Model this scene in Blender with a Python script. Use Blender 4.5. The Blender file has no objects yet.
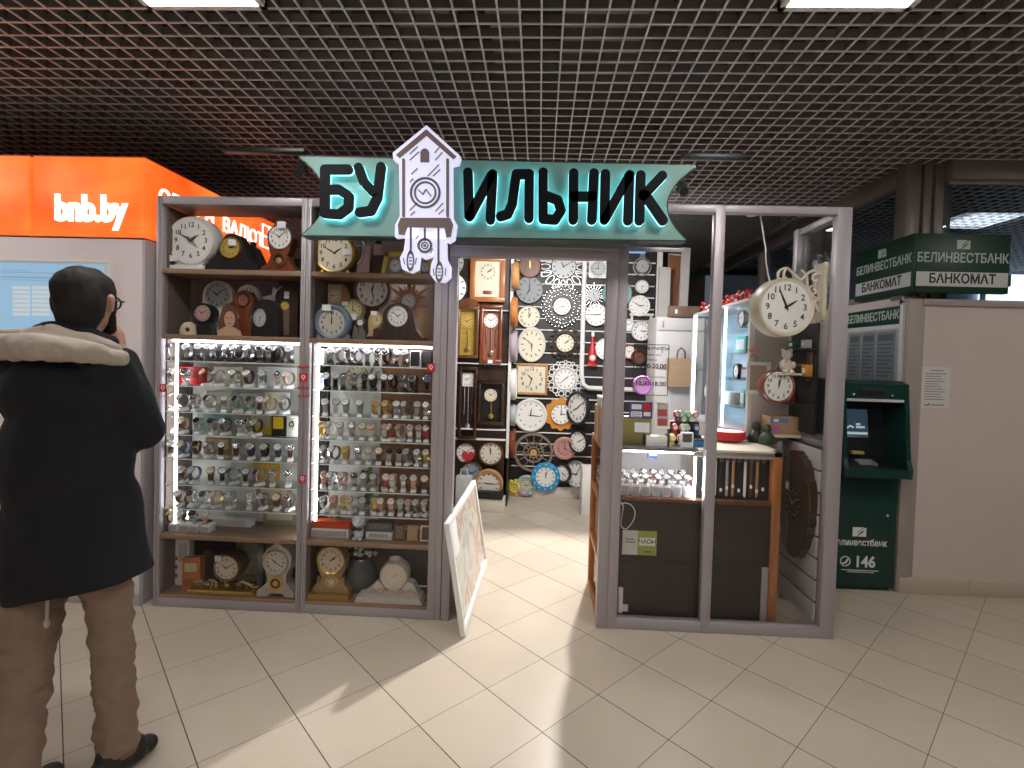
import bpy, bmesh, math, random
from math import sin, cos, pi, sqrt, atan2, radians
from mathutils import Matrix, Vector
random.seed(7)
SC = bpy.context.scene
COL = SC.collection

# ---------------------------------------------------------------- camera
F, PX, PY = 508.2, 519.25, 370.77
CZ = 1.5255
YAW, PIT, ROL = 0.038990, -0.025676, -0.028830
RM = (Matrix.Rotation(YAW, 3, 'Z') @ Matrix.Rotation(PIT, 3, 'X') @ Matrix.Rotation(ROL, 3, 'Y'))
cd = bpy.data.cameras.new('camera'); cam = bpy.data.objects.new('camera', cd); COL.objects.link(cam)
cd.sensor_width = 36; cd.lens = F / 1024 * 36
cd.shift_x = -(PX - 512) / 1024; cd.shift_y = -(384 - PY) / 1024
cd.clip_start = 0.05
r0, r1, r2 = RM.col[0], RM.col[1], RM.col[2]
m3 = Matrix((r0, r2, -r1)).transposed()
cam.matrix_world = Matrix.Translation((0, 0, CZ)) @ m3.to_4x4()
SC.camera = cam
SC.view_settings.view_transform = 'Standard'
SC.view_settings.look = 'None'
SC.view_settings.gamma = 1
SC.view_settings.use_curve_mapping = False
SC.view_settings.exposure = 0.0

# ---------------------------------------------------------------- world and lights
w = bpy.data.worlds.new('world'); SC.world = w; w.use_nodes = True
w.node_tree.nodes['Background'].inputs[0].default_value = (0.55, 0.62, 0.75, 1)
w.node_tree.nodes['Background'].inputs[1].default_value = 0.15

def area(name, loc, size, energy, color=(1, 1, 1), rot=(0, 0, 0), size_y=None):
    l = bpy.data.lights.new(name, 'AREA'); l.energy = energy; l.color = color
    l.shape = 'RECTANGLE'; l.size = size; l.size_y = size_y or size
    o = bpy.data.objects.new(name, l); o.location = loc; o.rotation_euler = rot; COL.objects.link(o); return o

def spot(name, loc, target, energy, angle=80, color=(1, 1, 1), radius=0.05, blend=0.4):
    l = bpy.data.lights.new(name, 'SPOT'); l.energy = energy; l.color = color
    l.spot_size = radians(angle); l.spot_blend = blend; l.shadow_soft_size = radius
    o = bpy.data.objects.new(name, l); o.location = loc
    d = Vector(target) - Vector(loc)
    o.rotation_euler = d.to_track_quat('-Z', 'Y').to_euler(); COL.objects.link(o); return o

CEIL = 2.93
# office panels in the hall ceiling (two are in view, the others are behind the camera)
PANELS = [(-1.41, 1.83), (1.15, 1.83), (-3.97, 1.83), (3.71, 1.83), (-1.41, -0.9), (1.15, -0.9), (-1.41, -3.2), (1.15, -3.2)]
# spots under the shop ceiling, throwing light on the rear wall and out of the doorway
spot('shop_spot_light', (0.66, 4.7, 2.62), (0.0, 2.75, 0), 430, 66, (1, 0.97, 0.93), 0.04)
spot('shop_spot_light', (1.1, 5.0, 2.75), (-0.4, 2.2, 0), 190, 62, (1, 0.97, 0.93), 0.05)
area('shop_ceiling_light', (0.15, 3.75, 2.50), 0.9, 42, (1, 0.97, 0.94), (radians(52), 0, 0), 0.4)
area('shop_side_light', (0.9, 3.95, 2.6), 0.4, 8, (0.95, 0.97, 1))

# ---------------------------------------------------------------- photo rays
def ray(px, py):
    return RM @ Vector(((px - PX) / F, 1, -(py - PY) / F))
def at(px, py, Y):
    d = ray(px, py); t = Y / d.y
    return Vector((d.x * t, Y, CZ + d.z * t))
def atx(px, py, X):
    d = ray(px, py); t = X / d.x
    return Vector((X, d.y * t, CZ + d.z * t))
def flo(px, py, z=0.0):
    d = ray(px, py); t = (z - CZ) / d.z
    return Vector((d.x * t, d.y * t, z))
def px_m(Y):
    return Y / F

# ---------------------------------------------------------------- materials
MATS = {}
def nt_mat(name):
    m = bpy.data.materials.new(name); m.use_nodes = True
    nt = m.node_tree; b = nt.nodes['Principled BSDF']
    return m, nt, b
def mat(name, col=(0.5, 0.5, 0.5), rough=0.5, metal=0.0, emit=0.0, ecol=None, noise=0.0, nscale=20.0, spec=0.5, coat=0.0):
    if name in MATS: return MATS[name]
    m, nt, b = nt_mat(name)
    c = (*col, 1)
    b.inputs['Base Color'].default_value = c
    b.inputs['Roughness'].default_value = rough
    b.inputs['Metallic'].default_value = metal
    b.inputs['Specular IOR Level'].default_value = spec
    b.inputs['Coat Weight'].default_value = coat
    if emit:
        b.inputs['Emission Color'].default_value = (*(ecol or col), 1)
        b.inputs['Emission Strength'].default_value = emit
    if noise:
        tc = nt.nodes.new('ShaderNodeTexCoord'); n = nt.nodes.new('ShaderNodeTexNoise')
        n.inputs['Scale'].default_value = nscale; n.inputs['Detail'].default_value = 5
        nt.links.new(tc.outputs['Object'], n.inputs['Vector'])
        mx = nt.nodes.new('ShaderNodeMix'); mx.data_type = 'RGBA'
        mx.inputs['A'].default_value = (*[max(0, v * (1 - noise)) for v in col], 1)
        mx.inputs['B'].default_value = (*[min(1, v * (1 + noise)) for v in col], 1)
        nt.links.new(n.outputs['Fac'], mx.inputs['Factor'])
        nt.links.new(mx.outputs['Result'], b.inputs['Base Color'])
    MATS[name] = m
    return m
def wood(name, c1, c2, rough=0.4, scale=6.0, axis='Z', coat=0.2):
    if name in MATS: return MATS[name]
    m, nt, b = nt_mat(name)
    tc = nt.nodes.new('ShaderNodeTexCoord'); mp = nt.nodes.new('ShaderNodeMapping')
    sc = {'X': (0.15, 1, 1), 'Y': (1, 0.15, 1), 'Z': (1, 1, 0.15)}[axis]
    mp.inputs['Scale'].default_value = [v * scale for v in sc]
    n = nt.nodes.new('ShaderNodeTexNoise'); n.inputs['Scale'].default_value = 4; n.inputs['Detail'].default_value = 6
    n.inputs['Distortion'].default_value = 1.2
    cr = nt.nodes.new('ShaderNodeValToRGB')
    cr.color_ramp.elements[0].color = (*c1, 1); cr.color_ramp.elements[1].color = (*c2, 1)
    cr.color_ramp.elements[0].position = 0.3; cr.color_ramp.elements[1].position = 0.7
    nt.links.new(tc.outputs['Object'], mp.inputs['Vector']); nt.links.new(mp.outputs[0], n.inputs['Vector'])
    nt.links.new(n.outputs['Fac'], cr.inputs['Fac']); nt.links.new(cr.outputs['Color'], b.inputs['Base Color'])
    b.inputs['Roughness'].default_value = rough; b.inputs['Coat Weight'].default_value = coat
    MATS[name] = m
    return m
def glass_mat(name, tint=(1, 1, 1), refl=0.06, edge=0.6):
    if name in MATS: return MATS[name]
    m = bpy.data.materials.new(name); m.use_nodes = True; nt = m.node_tree; nt.nodes.clear()
    out = nt.nodes.new('ShaderNodeOutputMaterial'); mix = nt.nodes.new('ShaderNodeMixShader')
    tr = nt.nodes.new('ShaderNodeBsdfTransparent'); gl = nt.nodes.new('ShaderNodeBsdfGlossy')
    fr = nt.nodes.new('ShaderNodeLayerWeight'); fr.inputs['Blend'].default_value = 0.12
    mul = nt.nodes.new('ShaderNodeMath'); mul.operation = 'MULTIPLY_ADD'
    mul.inputs[1].default_value = edge; mul.inputs[2].default_value = refl * 0.3
    tr.inputs[0].default_value = (*tint, 1); gl.inputs['Roughness'].default_value = 0.02
    nt.links.new(fr.outputs['Fresnel'], mul.inputs[0]); nt.links.new(mul.outputs[0], mix.inputs[0])
    nt.links.new(tr.outputs[0], mix.inputs[1]); nt.links.new(gl.outputs[0], mix.inputs[2])
    nt.links.new(mix.outputs[0], out.inputs[0])
    MATS[name] = m
    return m
def lin(r, g, b):   # 0-255 picture colour to linear albedo
    f = lambda v: ((v / 255 + 0.055) / 1.055) ** 2.4 if v > 10 else v / 255 / 12.92
    return (f(r), f(g), f(b))

ALU = mat('mauve_aluminium', (0.41, 0.375, 0.40), 0.42, 0.25)
ALU2 = mat('grey_aluminium', (0.40, 0.38, 0.40), 0.4, 0.3)
GLASS = glass_mat('clear_glass'); GLASS_CASE = glass_mat('case_glass', (1, 1, 1), 0.02, 0.12)
GLASS_SHELF = glass_mat('shelf_glass', (0.93, 0.98, 0.96), 0.12)
GEDGE = mat('glass_edge', (0.88, 0.93, 0.92), 0.2)
WHITE = mat('white_plastic', (0.82, 0.81, 0.79), 0.35)
CREAM = mat('cream_dial', (0.78, 0.70, 0.55), 0.5)
DIAL = mat('white_dial', (0.86, 0.85, 0.82), 0.5)
BLACK = mat('black_plastic', (0.012, 0.012, 0.013), 0.4)
INK = mat('black_ink', (0.015, 0.014, 0.014), 0.6)
GREY = mat('grey_metal', (0.42, 0.43, 0.45), 0.35, 0.5)
SILVER = mat('silver_metal', (0.72, 0.72, 0.73), 0.22, 0.9)
GOLD = mat('gold_metal', (0.78, 0.52, 0.16), 0.28, 0.9)
BRASSDIAL = mat('brass_dial', (0.70, 0.50, 0.12), 0.4, 0.3)
DKWOOD = wood('dark_wood', (0.018, 0.009, 0.005), (0.05, 0.022, 0.012), 0.35)
BRWOOD = wood('brown_wood', (0.10, 0.036, 0.014), (0.20, 0.075, 0.028), 0.35)
ORWOOD = wood('orange_wood', (0.33, 0.115, 0.030), (0.50, 0.19, 0.055), 0.4)
HONEY = wood('honey_wood', (0.42, 0.20, 0.07), (0.58, 0.30, 0.11), 0.4)
SHELFW = wood('shelf_wood', (0.22, 0.14, 0.09), (0.30, 0.19, 0.12), 0.5, axis='X')
DKPANEL = wood('dark_counter_panel', (0.020, 0.013, 0.010), (0.034, 0.021, 0.016), 0.45, 3.0, 'X', 0.0)
REDWOOD = wood('red_wood', (0.16, 0.035, 0.015), (0.26, 0.07, 0.03), 0.3)
LED = mat('led_strip', (0.95, 0.97, 1), 0.5, 0, 14.0, (0.93, 0.96, 1.0))
TAG = mat('paper_tag', (0.85, 0.85, 0.86), 0.7)
RED = mat('red_plastic', (0.55, 0.02, 0.02), 0.4)
CARD = mat('cardboard', (0.42, 0.26, 0.14), 0.8, noise=0.12, nscale=8)

# ---------------------------------------------------------------- mesh builder
def smooth_path(pts, n=6):
    P = [Vector(p) for p in pts]; P = [P[0] * 2 - P[1]] + P + [P[-1] * 2 - P[-2]]; out = []
    for i in range(1, len(P) - 2):
        a, b, c, d = P[i - 1:i + 3]
        for k in range(n):
            t = k / n; out.append(0.5 * ((2 * b) + (c - a) * t + (2 * a - 5 * b + 4 * c - d) * t * t + (3 * b - a - 3 * c + d) * t ** 3))
    return out + [P[-2]]
class MB:
    def __init__(s): s.v = []; s.f = []
    def add(s, vs, fs, M=None):
        n = len(s.v)
        s.v += [tuple(M @ Vector(p)) for p in vs] if M is not None else [tuple(p) for p in vs]
        s.f += [tuple(i + n for i in f) for f in fs]
        return s
    def box(s, a, b, M=None):
        x0, y0, z0 = a; x1, y1, z1 = b
        vs = [(x0, y0, z0), (x1, y0, z0), (x1, y1, z0), (x0, y1, z0), (x0, y0, z1), (x1, y0, z1), (x1, y1, z1), (x0, y1, z1)]
        return s.add(vs, [(0, 3, 2, 1), (4, 5, 6, 7), (0, 1, 5, 4), (1, 2, 6, 5), (2, 3, 7, 6), (3, 0, 4, 7)], M)
    def cbox(s, c, d, M=None):
        return s.box([c[i] - d[i] / 2 for i in range(3)], [c[i] + d[i] / 2 for i in range(3)], M)
    def bbox(s, a, b, r=0.004, M=None):      # box with rounded edges
        bm = bmesh.new(); bmesh.ops.create_cube(bm, size=1)
        for v in bm.verts:
            v.co = Vector([(a[i] + b[i]) / 2 + v.co[i] * (b[i] - a[i]) for i in range(3)])
        bmesh.ops.bevel(bm, geom=bm.edges[:], offset=r, segments=2, affect='EDGES', profile=0.5)
        bm.verts.index_update()
        s.add([v.co[:] for v in bm.verts], [[v.index for v in f.verts] for f in bm.faces], M); bm.free(); return s
    def cyl(s, p0, p1, r0, r1=None, n=16, M=None):
        r1 = r0 if r1 is None else r1
        p0, p1 = Vector(p0), Vector(p1); d = (p1 - p0).normalized()
        u = d.orthogonal().normalized(); w_ = d.cross(u)
        vs = []
        for p, r in ((p0, r0), (p1, r1)):
            vs += [p + (u * cos(2 * pi * i / n) + w_ * sin(2 * pi * i / n)) * r for i in range(n)]
        fs = [(i, (i + 1) % n, n + (i + 1) % n, n + i) for i in range(n)] + [tuple(range(n - 1, -1, -1)), tuple(range(n, 2 * n))]
        return s.add(vs, fs, M)
    def tube(s, pts, r, n=8, M=None, closed=False):
        pts = [Vector(p) for p in pts]; N = len(pts); vs = []; fs = []; u = None
        for i, p in enumerate(pts):
            a = pts[(i - 1) % N] if (closed or i) else p; b = pts[(i + 1) % N] if (closed or i < N - 1) else p
            d = (b - a).normalized()
            u = d.orthogonal().normalized() if u is None else (u - d * u.dot(d)).normalized()
            w_ = d.cross(u); rr = r[i] if isinstance(r, (list, tuple)) else r
            vs += [p + (u * cos(2 * pi * k / n) + w_ * sin(2 * pi * k / n)) * rr for k in range(n)]
        for i in range(N if closed else N - 1):
            j = (i + 1) % N
            fs += [(i * n + k, i * n + (k + 1) % n, j * n + (k + 1) % n, j * n + k) for k in range(n)]
        if not closed: fs += [tuple(range(n - 1, -1, -1)), tuple(range((N - 1) * n, N * n))]
        return s.add(vs, fs, M)
    def lathe(s, prof, n=32, M=None, sx=1.0, sz=1.0, wob=None):
        # profile (radius, y) turned about the local Y axis; the front looks to -Y
        vs = []; fs = []; P = len(prof)
        for r, y in prof:
            for i in range(n):
                a = 2 * pi * i / n; k = wob(a) if wob else 1
                vs.append((r * k * cos(a) * sx, y, r * k * sin(a) * sz))
        for j in range(P - 1):
            fs += [(j * n + i, j * n + (i + 1) % n, (j + 1) * n + (i + 1) % n, (j + 1) * n + i) for i in range(n)]
        if prof[0][0] > 1e-6: fs.append(tuple(range(n - 1, -1, -1)))
        if prof[-1][0] > 1e-6: fs.append(tuple(range((P - 1) * n, P * n)))
        return s.add(vs, fs, M)
    def vlathe(s, prof, n=24, M=None):       # profile (radius, z) turned about Z
        R = Matrix.Rotation(-pi / 2, 4, 'X')
        K = Matrix(((1, 0, 0, 0), (0, 0, 1, 0), (0, 1, 0, 0), (0, 0, 0, 1)))
        return s.lathe(prof, n, (M @ K) if M is not None else K)
    def prism(s, poly, y0, y1, M=None):      # polygon in XZ, from y0 (front) to y1 (back)
        n = len(poly)
        vs = [(x, y0, z) for x, z in poly] + [(x, y1, z) for x, z in poly]
        fs = [tuple(range(n)), tuple(range(2 * n - 1, n - 1, -1))] + [(i, n + i, n + (i + 1) % n, (i + 1) % n) for i in range(n)]
        return s.add(vs, fs, M)
    def sphere(s, c, r, n=14, m=8, M=None):
        if not isinstance(r, (tuple, list)): r = (r, r, r)
        vs = [(c[0], c[1], c[2] - r[2])]; fs = []
        for j in range(1, m):
            t = -pi / 2 + pi * j / m
            vs += [(c[0] + r[0] * cos(t) * cos(2 * pi * i / n), c[1] + r[1] * cos(t) * sin(2 * pi * i / n), c[2] + r[2] * sin(t)) for i in range(n)]
        vs.append((c[0], c[1], c[2] + r[2])); T = len(vs) - 1
        fs += [(0, 1 + (i + 1) % n, 1 + i) for i in range(n)]
        for j in range(m - 2):
            a = 1 + j * n; b = a + n
            fs += [(a + i, a + (i + 1) % n, b + (i + 1) % n, b + i) for i in range(n)]
        a = 1 + (m - 2) * n
        fs += [(a + i, a + (i + 1) % n, T) for i in range(n)]
        return s.add(vs, fs, M)
    def stroke(s, pts, wd, y0, y1, M=None, n=8):   # a round-ended line of width wd in XZ
        for i_, ((x0, z0), (x1, z1)) in enumerate(zip(pts[:-1], pts[1:])):
            if i_: y0 -= 0.0004
            a = atan2(z1 - z0, x1 - x0); h = wd / 2; poly = []
            for k in range(n + 1):
                t = a + pi / 2 + pi * k / n; poly.append((x0 + h * cos(t), z0 + h * sin(t)))
            for k in range(n + 1):
                t = a - pi / 2 + pi * k / n; poly.append((x1 + h * cos(t), z1 + h * sin(t)))
            s.prism(poly, y0, y1, M)
        return s
    def ring(s, cx, cz, r, wd, y0, y1, n=32, sx=1.0, sz=1.0, M=None):
        pr = [(r - wd / 2, y0), (r + wd / 2, y0), (r + wd / 2, y1), (r - wd / 2, y1)]
        vs = []; fs = []
        for (rr, y) in pr:
            vs += [(cx + rr * sx * cos(2 * pi * i / n), y, cz + rr * sz * sin(2 * pi * i / n)) for i in range(n)]
        for j in range(4):
            k = (j + 1) % 4
            fs += [(j * n + i, j * n + (i + 1) % n, k * n + (i + 1) % n, k * n + i) for i in range(n)]
        return s.add(vs, fs, M)
    def mesh(s, name, m=None, smooth=True, ang=40):
        me = bpy.data.meshes.new(name); me.from_pydata(s.v, [], s.f)
        bm = bmesh.new(); bm.from_mesh(me); bmesh.ops.recalc_face_normals(bm, faces=bm.faces[:]); bm.to_mesh(me); bm.free()
        if m: me.materials.append(m)
        if smooth:
            me.polygons.foreach_set('use_smooth', [True] * len(me.polygons)); me.set_sharp_from_angle(angle=radians(ang))
        return me
    def build(s, name, m, parent=None, loc=None, smooth=True, ang=40):
        o = bpy.data.objects.new(name, s.mesh(name, m, smooth, ang)); COL.objects.link(o)
        if parent: o.parent = parent
        if loc is not None: o.location = loc
        return o

def tag(o, label, cat, group=None, kind=None):
    o['label'] = label; o['category'] = cat
    if group: o['group'] = group
    if kind: o['kind'] = kind
    return o
def thing(name, label, cat, loc=(0, 0, 0), rz=0.0, group=None, rx=0.0):
    o = bpy.data.objects.new(name, None); COL.objects.link(o); o.empty_display_size = 0.05
    o.location = loc; o.rotation_euler = (rx, 0, rz)
    return tag(o, label, cat, group)
def struct(o, label=None):
    o['kind'] = 'structure'
    if label: o['label'] = label
    return o
def kids(o): return [c for c in bpy.data.objects if c.parent == o]

# text as mesh, in XZ facing -Y, centred; cached
TX = {}
def text_vf(t, size, bold=0.0, ext=0.0, spacing=1.0):
    k = (t, size, bold, ext, spacing)
    if k in TX: return TX[k]
    c = bpy.data.curves.new('lettering', 'FONT'); c.body = t; c.size = size; c.align_x = 'CENTER'; c.align_y = 'CENTER'
    c.offset = bold; c.extrude = ext; c.resolution_u = 3; c.space_character = spacing; c.fill_mode = 'BOTH'
    o = bpy.data.objects.new('lettering', c); COL.objects.link(o)
    dg = bpy.context.evaluated_depsgraph_get(); me = bpy.data.meshes.new_from_object(o.evaluated_get(dg))
    r = ([(v.co.x, -v.co.z, v.co.y) for v in me.vertices], [tuple(p.vertices) for p in me.polygons])
    bpy.data.objects.remove(o); bpy.data.curves.remove(c); bpy.data.meshes.remove(me)
    TX[k] = r
    return r
def add_text(mb, t, size, x, y, z, bold=0.0, ext=0.0, spacing=1.0, M=None, sx=1.0):
    vs, fs = text_vf(t, size, bold, ext, spacing)
    T = Matrix.Translation((x, y, z)) @ Matrix.Diagonal((sx, 1, 1, 1))
    return mb.add(vs, fs, (M @ T) if M is not None else T)

# ---------------------------------------------------------------- floor, ceiling, walls
def floor_material():
    m, nt, b = nt_mat('floor_tiles')
    N = nt.nodes.new; L = nt.links.new
    g = N('ShaderNodeNewGeometry'); sp = N('ShaderNodeSeparateXYZ'); L(g.outputs['Position'], sp.inputs[0])
    def M(op, a, b_=None):
        n = N('ShaderNodeMath'); n.operation = op
        for i, v in enumerate((a, b_)):
            if v is None: continue
            if isinstance(v, (int, float)): n.inputs[i].default_value = v
            else: L(v, n.inputs[i])
        return n.outputs[0]
    k = 2 * 0.70710678 * 0.36
    X = M('ADD', sp.outputs[0], 2.23297 + 20 * k); Y = M('ADD', sp.outputs[1], -2.29392)
    u = M('DIVIDE', M('ADD', X, Y), k); v = M('DIVIDE', M('SUBTRACT', X, Y), k)
    def line(t, wdt):
        fr = M('FRACT', t); d = M('MINIMUM', fr, M('SUBTRACT', 1.0, fr))
        return M('LESS_THAN', d, wdt)
    gr = M('MAXIMUM', line(u, 0.0060), M('MULTIPLY', line(v, 0.0042), 0.85))
    cb = N('ShaderNodeCombineXYZ'); L(M('FLOOR', u), cb.inputs[0]); L(M('FLOOR', v), cb.inputs[1])
    wn = N('ShaderNodeTexWhiteNoise'); wn.noise_dimensions = '2D'; L(cb.outputs[0], wn.inputs['Vector'])
    no = N('ShaderNodeTexNoise'); no.inputs['Scale'].default_value = 7; no.inputs['Detail'].default_value = 6
    L(g.outputs['Position'], no.inputs['Vector'])
    f = M('ADD', M('MULTIPLY', wn.outputs['Value'], 0.45), M('MULTIPLY', no.outputs['Fac'], 0.55))
    mx = N('ShaderNodeMix'); mx.data_type = 'RGBA'; L(f, mx.inputs['Factor'])
    mx.inputs['A'].default_value = (0.50, 0.425, 0.335, 1); mx.inputs['B'].default_value = (0.60, 0.515, 0.42, 1)
    m2 = N('ShaderNodeMix'); m2.data_type = 'RGBA'; L(gr, m2.inputs['Factor']); L(mx.outputs['Result'], m2.inputs['A'])
    m2.inputs['B'].default_value = (0.05, 0.036, 0.03, 1)
    L(m2.outputs['Result'], b.inputs['Base Color'])
    b.inputs['Roughness'].default_value = 0.33; b.inputs['Specular IOR Level'].default_value = 0.4
    bp = N('ShaderNodeBump'); bp.inputs['Strength'].default_value = 0.25; bp.inputs['Distance'].default_value = 0.002; bp.invert = True
    L(gr, bp.inputs['Height']); L(bp.outputs[0], b.inputs['Normal'])
    return m
struct(MB().box((-6, -4, -0.1), (8, 8, 0)).build('floor', floor_material(), smooth=False))

GRID_SHADED = mat('grid_shaded_metal', (0.20, 0.185, 0.185), 0.5, 0.2); GRID_LIT = mat('grid_lit_cap', (0.66, 0.63, 0.62), 0.4, 0.1)  # blades darkened and bottom caps lightened to paint in light from below
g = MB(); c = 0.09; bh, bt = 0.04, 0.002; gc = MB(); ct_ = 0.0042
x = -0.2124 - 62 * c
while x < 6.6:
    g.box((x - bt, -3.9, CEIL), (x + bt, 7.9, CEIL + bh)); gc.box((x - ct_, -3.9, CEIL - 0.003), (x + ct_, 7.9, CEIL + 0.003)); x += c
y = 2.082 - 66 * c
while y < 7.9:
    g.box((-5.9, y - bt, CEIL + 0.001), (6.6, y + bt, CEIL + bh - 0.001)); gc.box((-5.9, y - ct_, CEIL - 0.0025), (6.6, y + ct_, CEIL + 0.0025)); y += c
cg = struct(g.build('ceiling_grid', GRID_SHADED, smooth=False)); gc.build('grid_lit_cap', GRID_LIT, cg, smooth=False)
SLAB = mat('dark_slab', (0.050, 0.042, 0.038), 0.9, noise=0.5, nscale=3)
struct(MB().box((-6, -4, 3.55), (8, 8, 3.7)).build('ceiling', SLAB, smooth=False))
DUCT = mat('galvanised_duct', (0.34, 0.31, 0.27), 0.6, 0.1, noise=0.3, nscale=6)
for i, (xa, xb) in enumerate([(-0.78, -0.5), (0.08, 0.5), (-0.32, -0.16)]):
    d = MB().box((xa, -1.5, 3.22 + 0.05 * i), (xb, 6.5, 3.38 + 0.05 * i))
    for k in range(14):
        d.box((xa - 0.015, -1.2 + k * 0.55, 3.21 + 0.05 * i), (xb + 0.015, -1.15 + k * 0.55, 3.39 + 0.05 * i))
    struct(d.build('ceiling_duct', DUCT, smooth=False))

HALLW = mat('hall_wall_paint', (0.50, 0.46, 0.43), 0.8, noise=0.06, nscale=2)
FARW = mat('far_wall_paint', (0.075, 0.066, 0.064), 0.8, noise=0.2, nscale=2)
struct(MB().box((-0.45, 4.45, 2.74), (1.66, 7.55, 2.80)).box((1.66, 4.45, 2.74), (2.02, 7.55, 2.80)).build('ceiling_board', mat('dark_ceiling_board', (0.05, 0.046, 0.046), 0.8), smooth=False))  # dark board added over the back of the shop, hiding the ceiling grid
struct(MB().box((-6, -4.1, 0), (8, -4, 3.6)).build('wall_back', HALLW, smooth=False))
struct(MB().box((-6.1, -4, 0), (-6, 8, 3.6)).build('wall_left', HALLW, smooth=False))
struct(MB().box((-6, 7.6, 0), (2.4, 7.7, 3.6)).build('wall_front', FARW, smooth=False))
struct(MB().box((8, -4, 0), (8.1, 8, 3.6)).build('wall_right', HALLW, smooth=False))

# the panelled wall with clerestory windows beside the bank machine
PANELW = mat('beige_wall_panel', (0.62, 0.53, 0.49), 0.55, noise=0.05, nscale=4)
TRIMW = mat('beige_wall_trim', (0.36, 0.31, 0.29), 0.5)
MULL = mat('brown_mullion', (0.22, 0.175, 0.155), 0.4, 0.1)
SKIRT = mat('beige_skirting', (0.52, 0.44, 0.35), 0.4)
WX, WY = 2.475, 3.53
p = MB().box((2.55, WY + 0.012, 0.09), (8, WY + 0.12, 1.97)).box((WX, WY + 0.06, 0), (WX + 0.1, 7.6, 2.02))
struct(p.build('wall_partition', PANELW, smooth=False))
t = MB().bbox((WX, WY, 0.0), (2.565, WY + 0.1, 2.0), 0.004).bbox((2.565, WY - 0.006, 1.955), (8, WY + 0.12, 2.0), 0.004).bbox((2.565, WY + 0.004, 0.11), (2.585, WY + 0.05, 1.955), 0.003)
struct(t.build('trim_1', TRIMW))
s_ = MB()
for i in range(12):
    s_.bbox((2.49 + 0.46 * i, WY - 0.012, 0), (2.947 + 0.46 * i, WY + 0.05, 0.105), 0.003)
struct(s_.build('baseboard_right', SKIRT))
for i, (xa, xb) in enumerate([(2.468, 2.565), (2.585, 2.64), (2.66, 2.77)]):
    struct(MB().bbox((xa, WY + 0.07, 2.0), (xb, WY + 0.18, CEIL + 0.03), 0.004).build('trim_%d' % (i + 2), MULL))
struct(MB().bbox((2.715, WY, 2.80), (8, WY + 0.12, CEIL + 0.02), 0.004).bbox((2.715, WY + 0.02, 2.775), (8, WY + 0.05, 2.80), 0.002).build('trim_5', MULL))
struct(MB().bbox((WX, WY + 0.14, 2.80), (WX + 0.1, 7.6, CEIL + 0.02), 0.004).bbox((WX + 0.01, WY + 0.14, 2.02), (WX + 0.09, 7.6, 2.07), 0.004).build('trim_6', MULL))
DULLGLASS = glass_mat('clerestory_glass', (0.80, 0.87, 0.92), 0.1, 0.3)
struct(MB().box((2.715, WY + 0.06, 2.0), (8, WY + 0.066, 2.8)).build('window_1', DULLGLASS, smooth=False))
struct(MB().box((WX + 0.05, WY + 0.14, 2.07), (WX + 0.056, 7.6, 2.8)).build('window_2', DULLGLASS, smooth=False))
for i, yy in enumerate((4.75, 5.9)):
    struct(MB().bbox((WX, yy, 2.05), (WX + 0.1, yy + 0.07, 2.82), 0.003).build('trim_%d' % (7 + i), MULL))
# office behind those windows
OFFW = mat('office_paint', (0.42, 0.48, 0.53), 0.8)
struct(MB().box((2.6, 7.5, 0), (8, 7.6, 3.2)).build('wall_office', OFFW, smooth=False))
struct(MB().box((2.6, 3.7, 2.99), (8, 7.6, 3.02)).build('ceiling_office', OFFW, smooth=False))
DAY = mat('daylight_pane', (0.8, 0.88, 1), 0.5, 0, 2.2, (0.80, 0.88, 1.0))
def pane_window(n, a, b):
    f = struct(MB().box(a, b).build('window_%d' % n, DAY, smooth=False))
    fr = MB(); x0, y0, z0 = a; x1, y1, z1 = b
    for xx in (x0, (x0 + x1) / 2, x1): fr.box((xx - 0.03, y0 - 0.03, z0), (xx + 0.03, y0, z1))
    for zz in (z0, z1): fr.box((x0, y0 - 0.03, zz - 0.03), (x1, y0, zz + 0.03))
    fr.build('window_frame', WHITE, f, smooth=False)
pane_window(3, (6.2, 7.44, 2.10), (7.8, 7.5, 2.92))

# hall lights
PANEL_E = mat('light_diffuser', (1, 1, 1), 0.5, 0, 29.0, (1.0, 0.96, 0.91))
def ceiling_light(x, y, label, z=CEIL, wd=0.48, m=PANEL_E):
    r = thing('ceiling_light', label, 'ceiling light', (x, y, z), group='office panels in the grid ceiling')
    h = wd / 2; f = MB()
    for s in (-1, 1):
        f.box((s * h - 0.012, -h - 0.012, -0.008), (s * h + 0.012, h + 0.012, 0.05)); f.box((-h - 0.012, s * h - 0.012, -0.008), (h + 0.012, s * h + 0.012, 0.05))
    f.build('frame', WHITE, r, smooth=False)
    MB().box((-h + 0.012, -h + 0.012, -0.004), (h - 0.012, h - 0.012, 0.0)).build('diffuser', m, r, smooth=False)
    return r
PL = ['square white office light in the grid ceiling above the orange sign', 'square white office light in the grid ceiling above the bank machine',
      'square ceiling light over the left end of the hall', 'square ceiling light over the right end of the hall',
      'square ceiling light behind the viewer on the left', 'square ceiling light behind the viewer on the right', 'square ceiling light by the back hall wall on the left', 'square ceiling light by the back hall wall on the right']
for (x, y), l in zip(PANELS, PL): ceiling_light(x, y, l)
ceiling_light(4.05, 4.95, 'square ceiling light in the office behind the clerestory glass', 2.985, 0.5, mat('office_diffuser', (1, 1, 1), 0.5, 0, 16.0, (0.9, 0.95, 1)))

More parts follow.
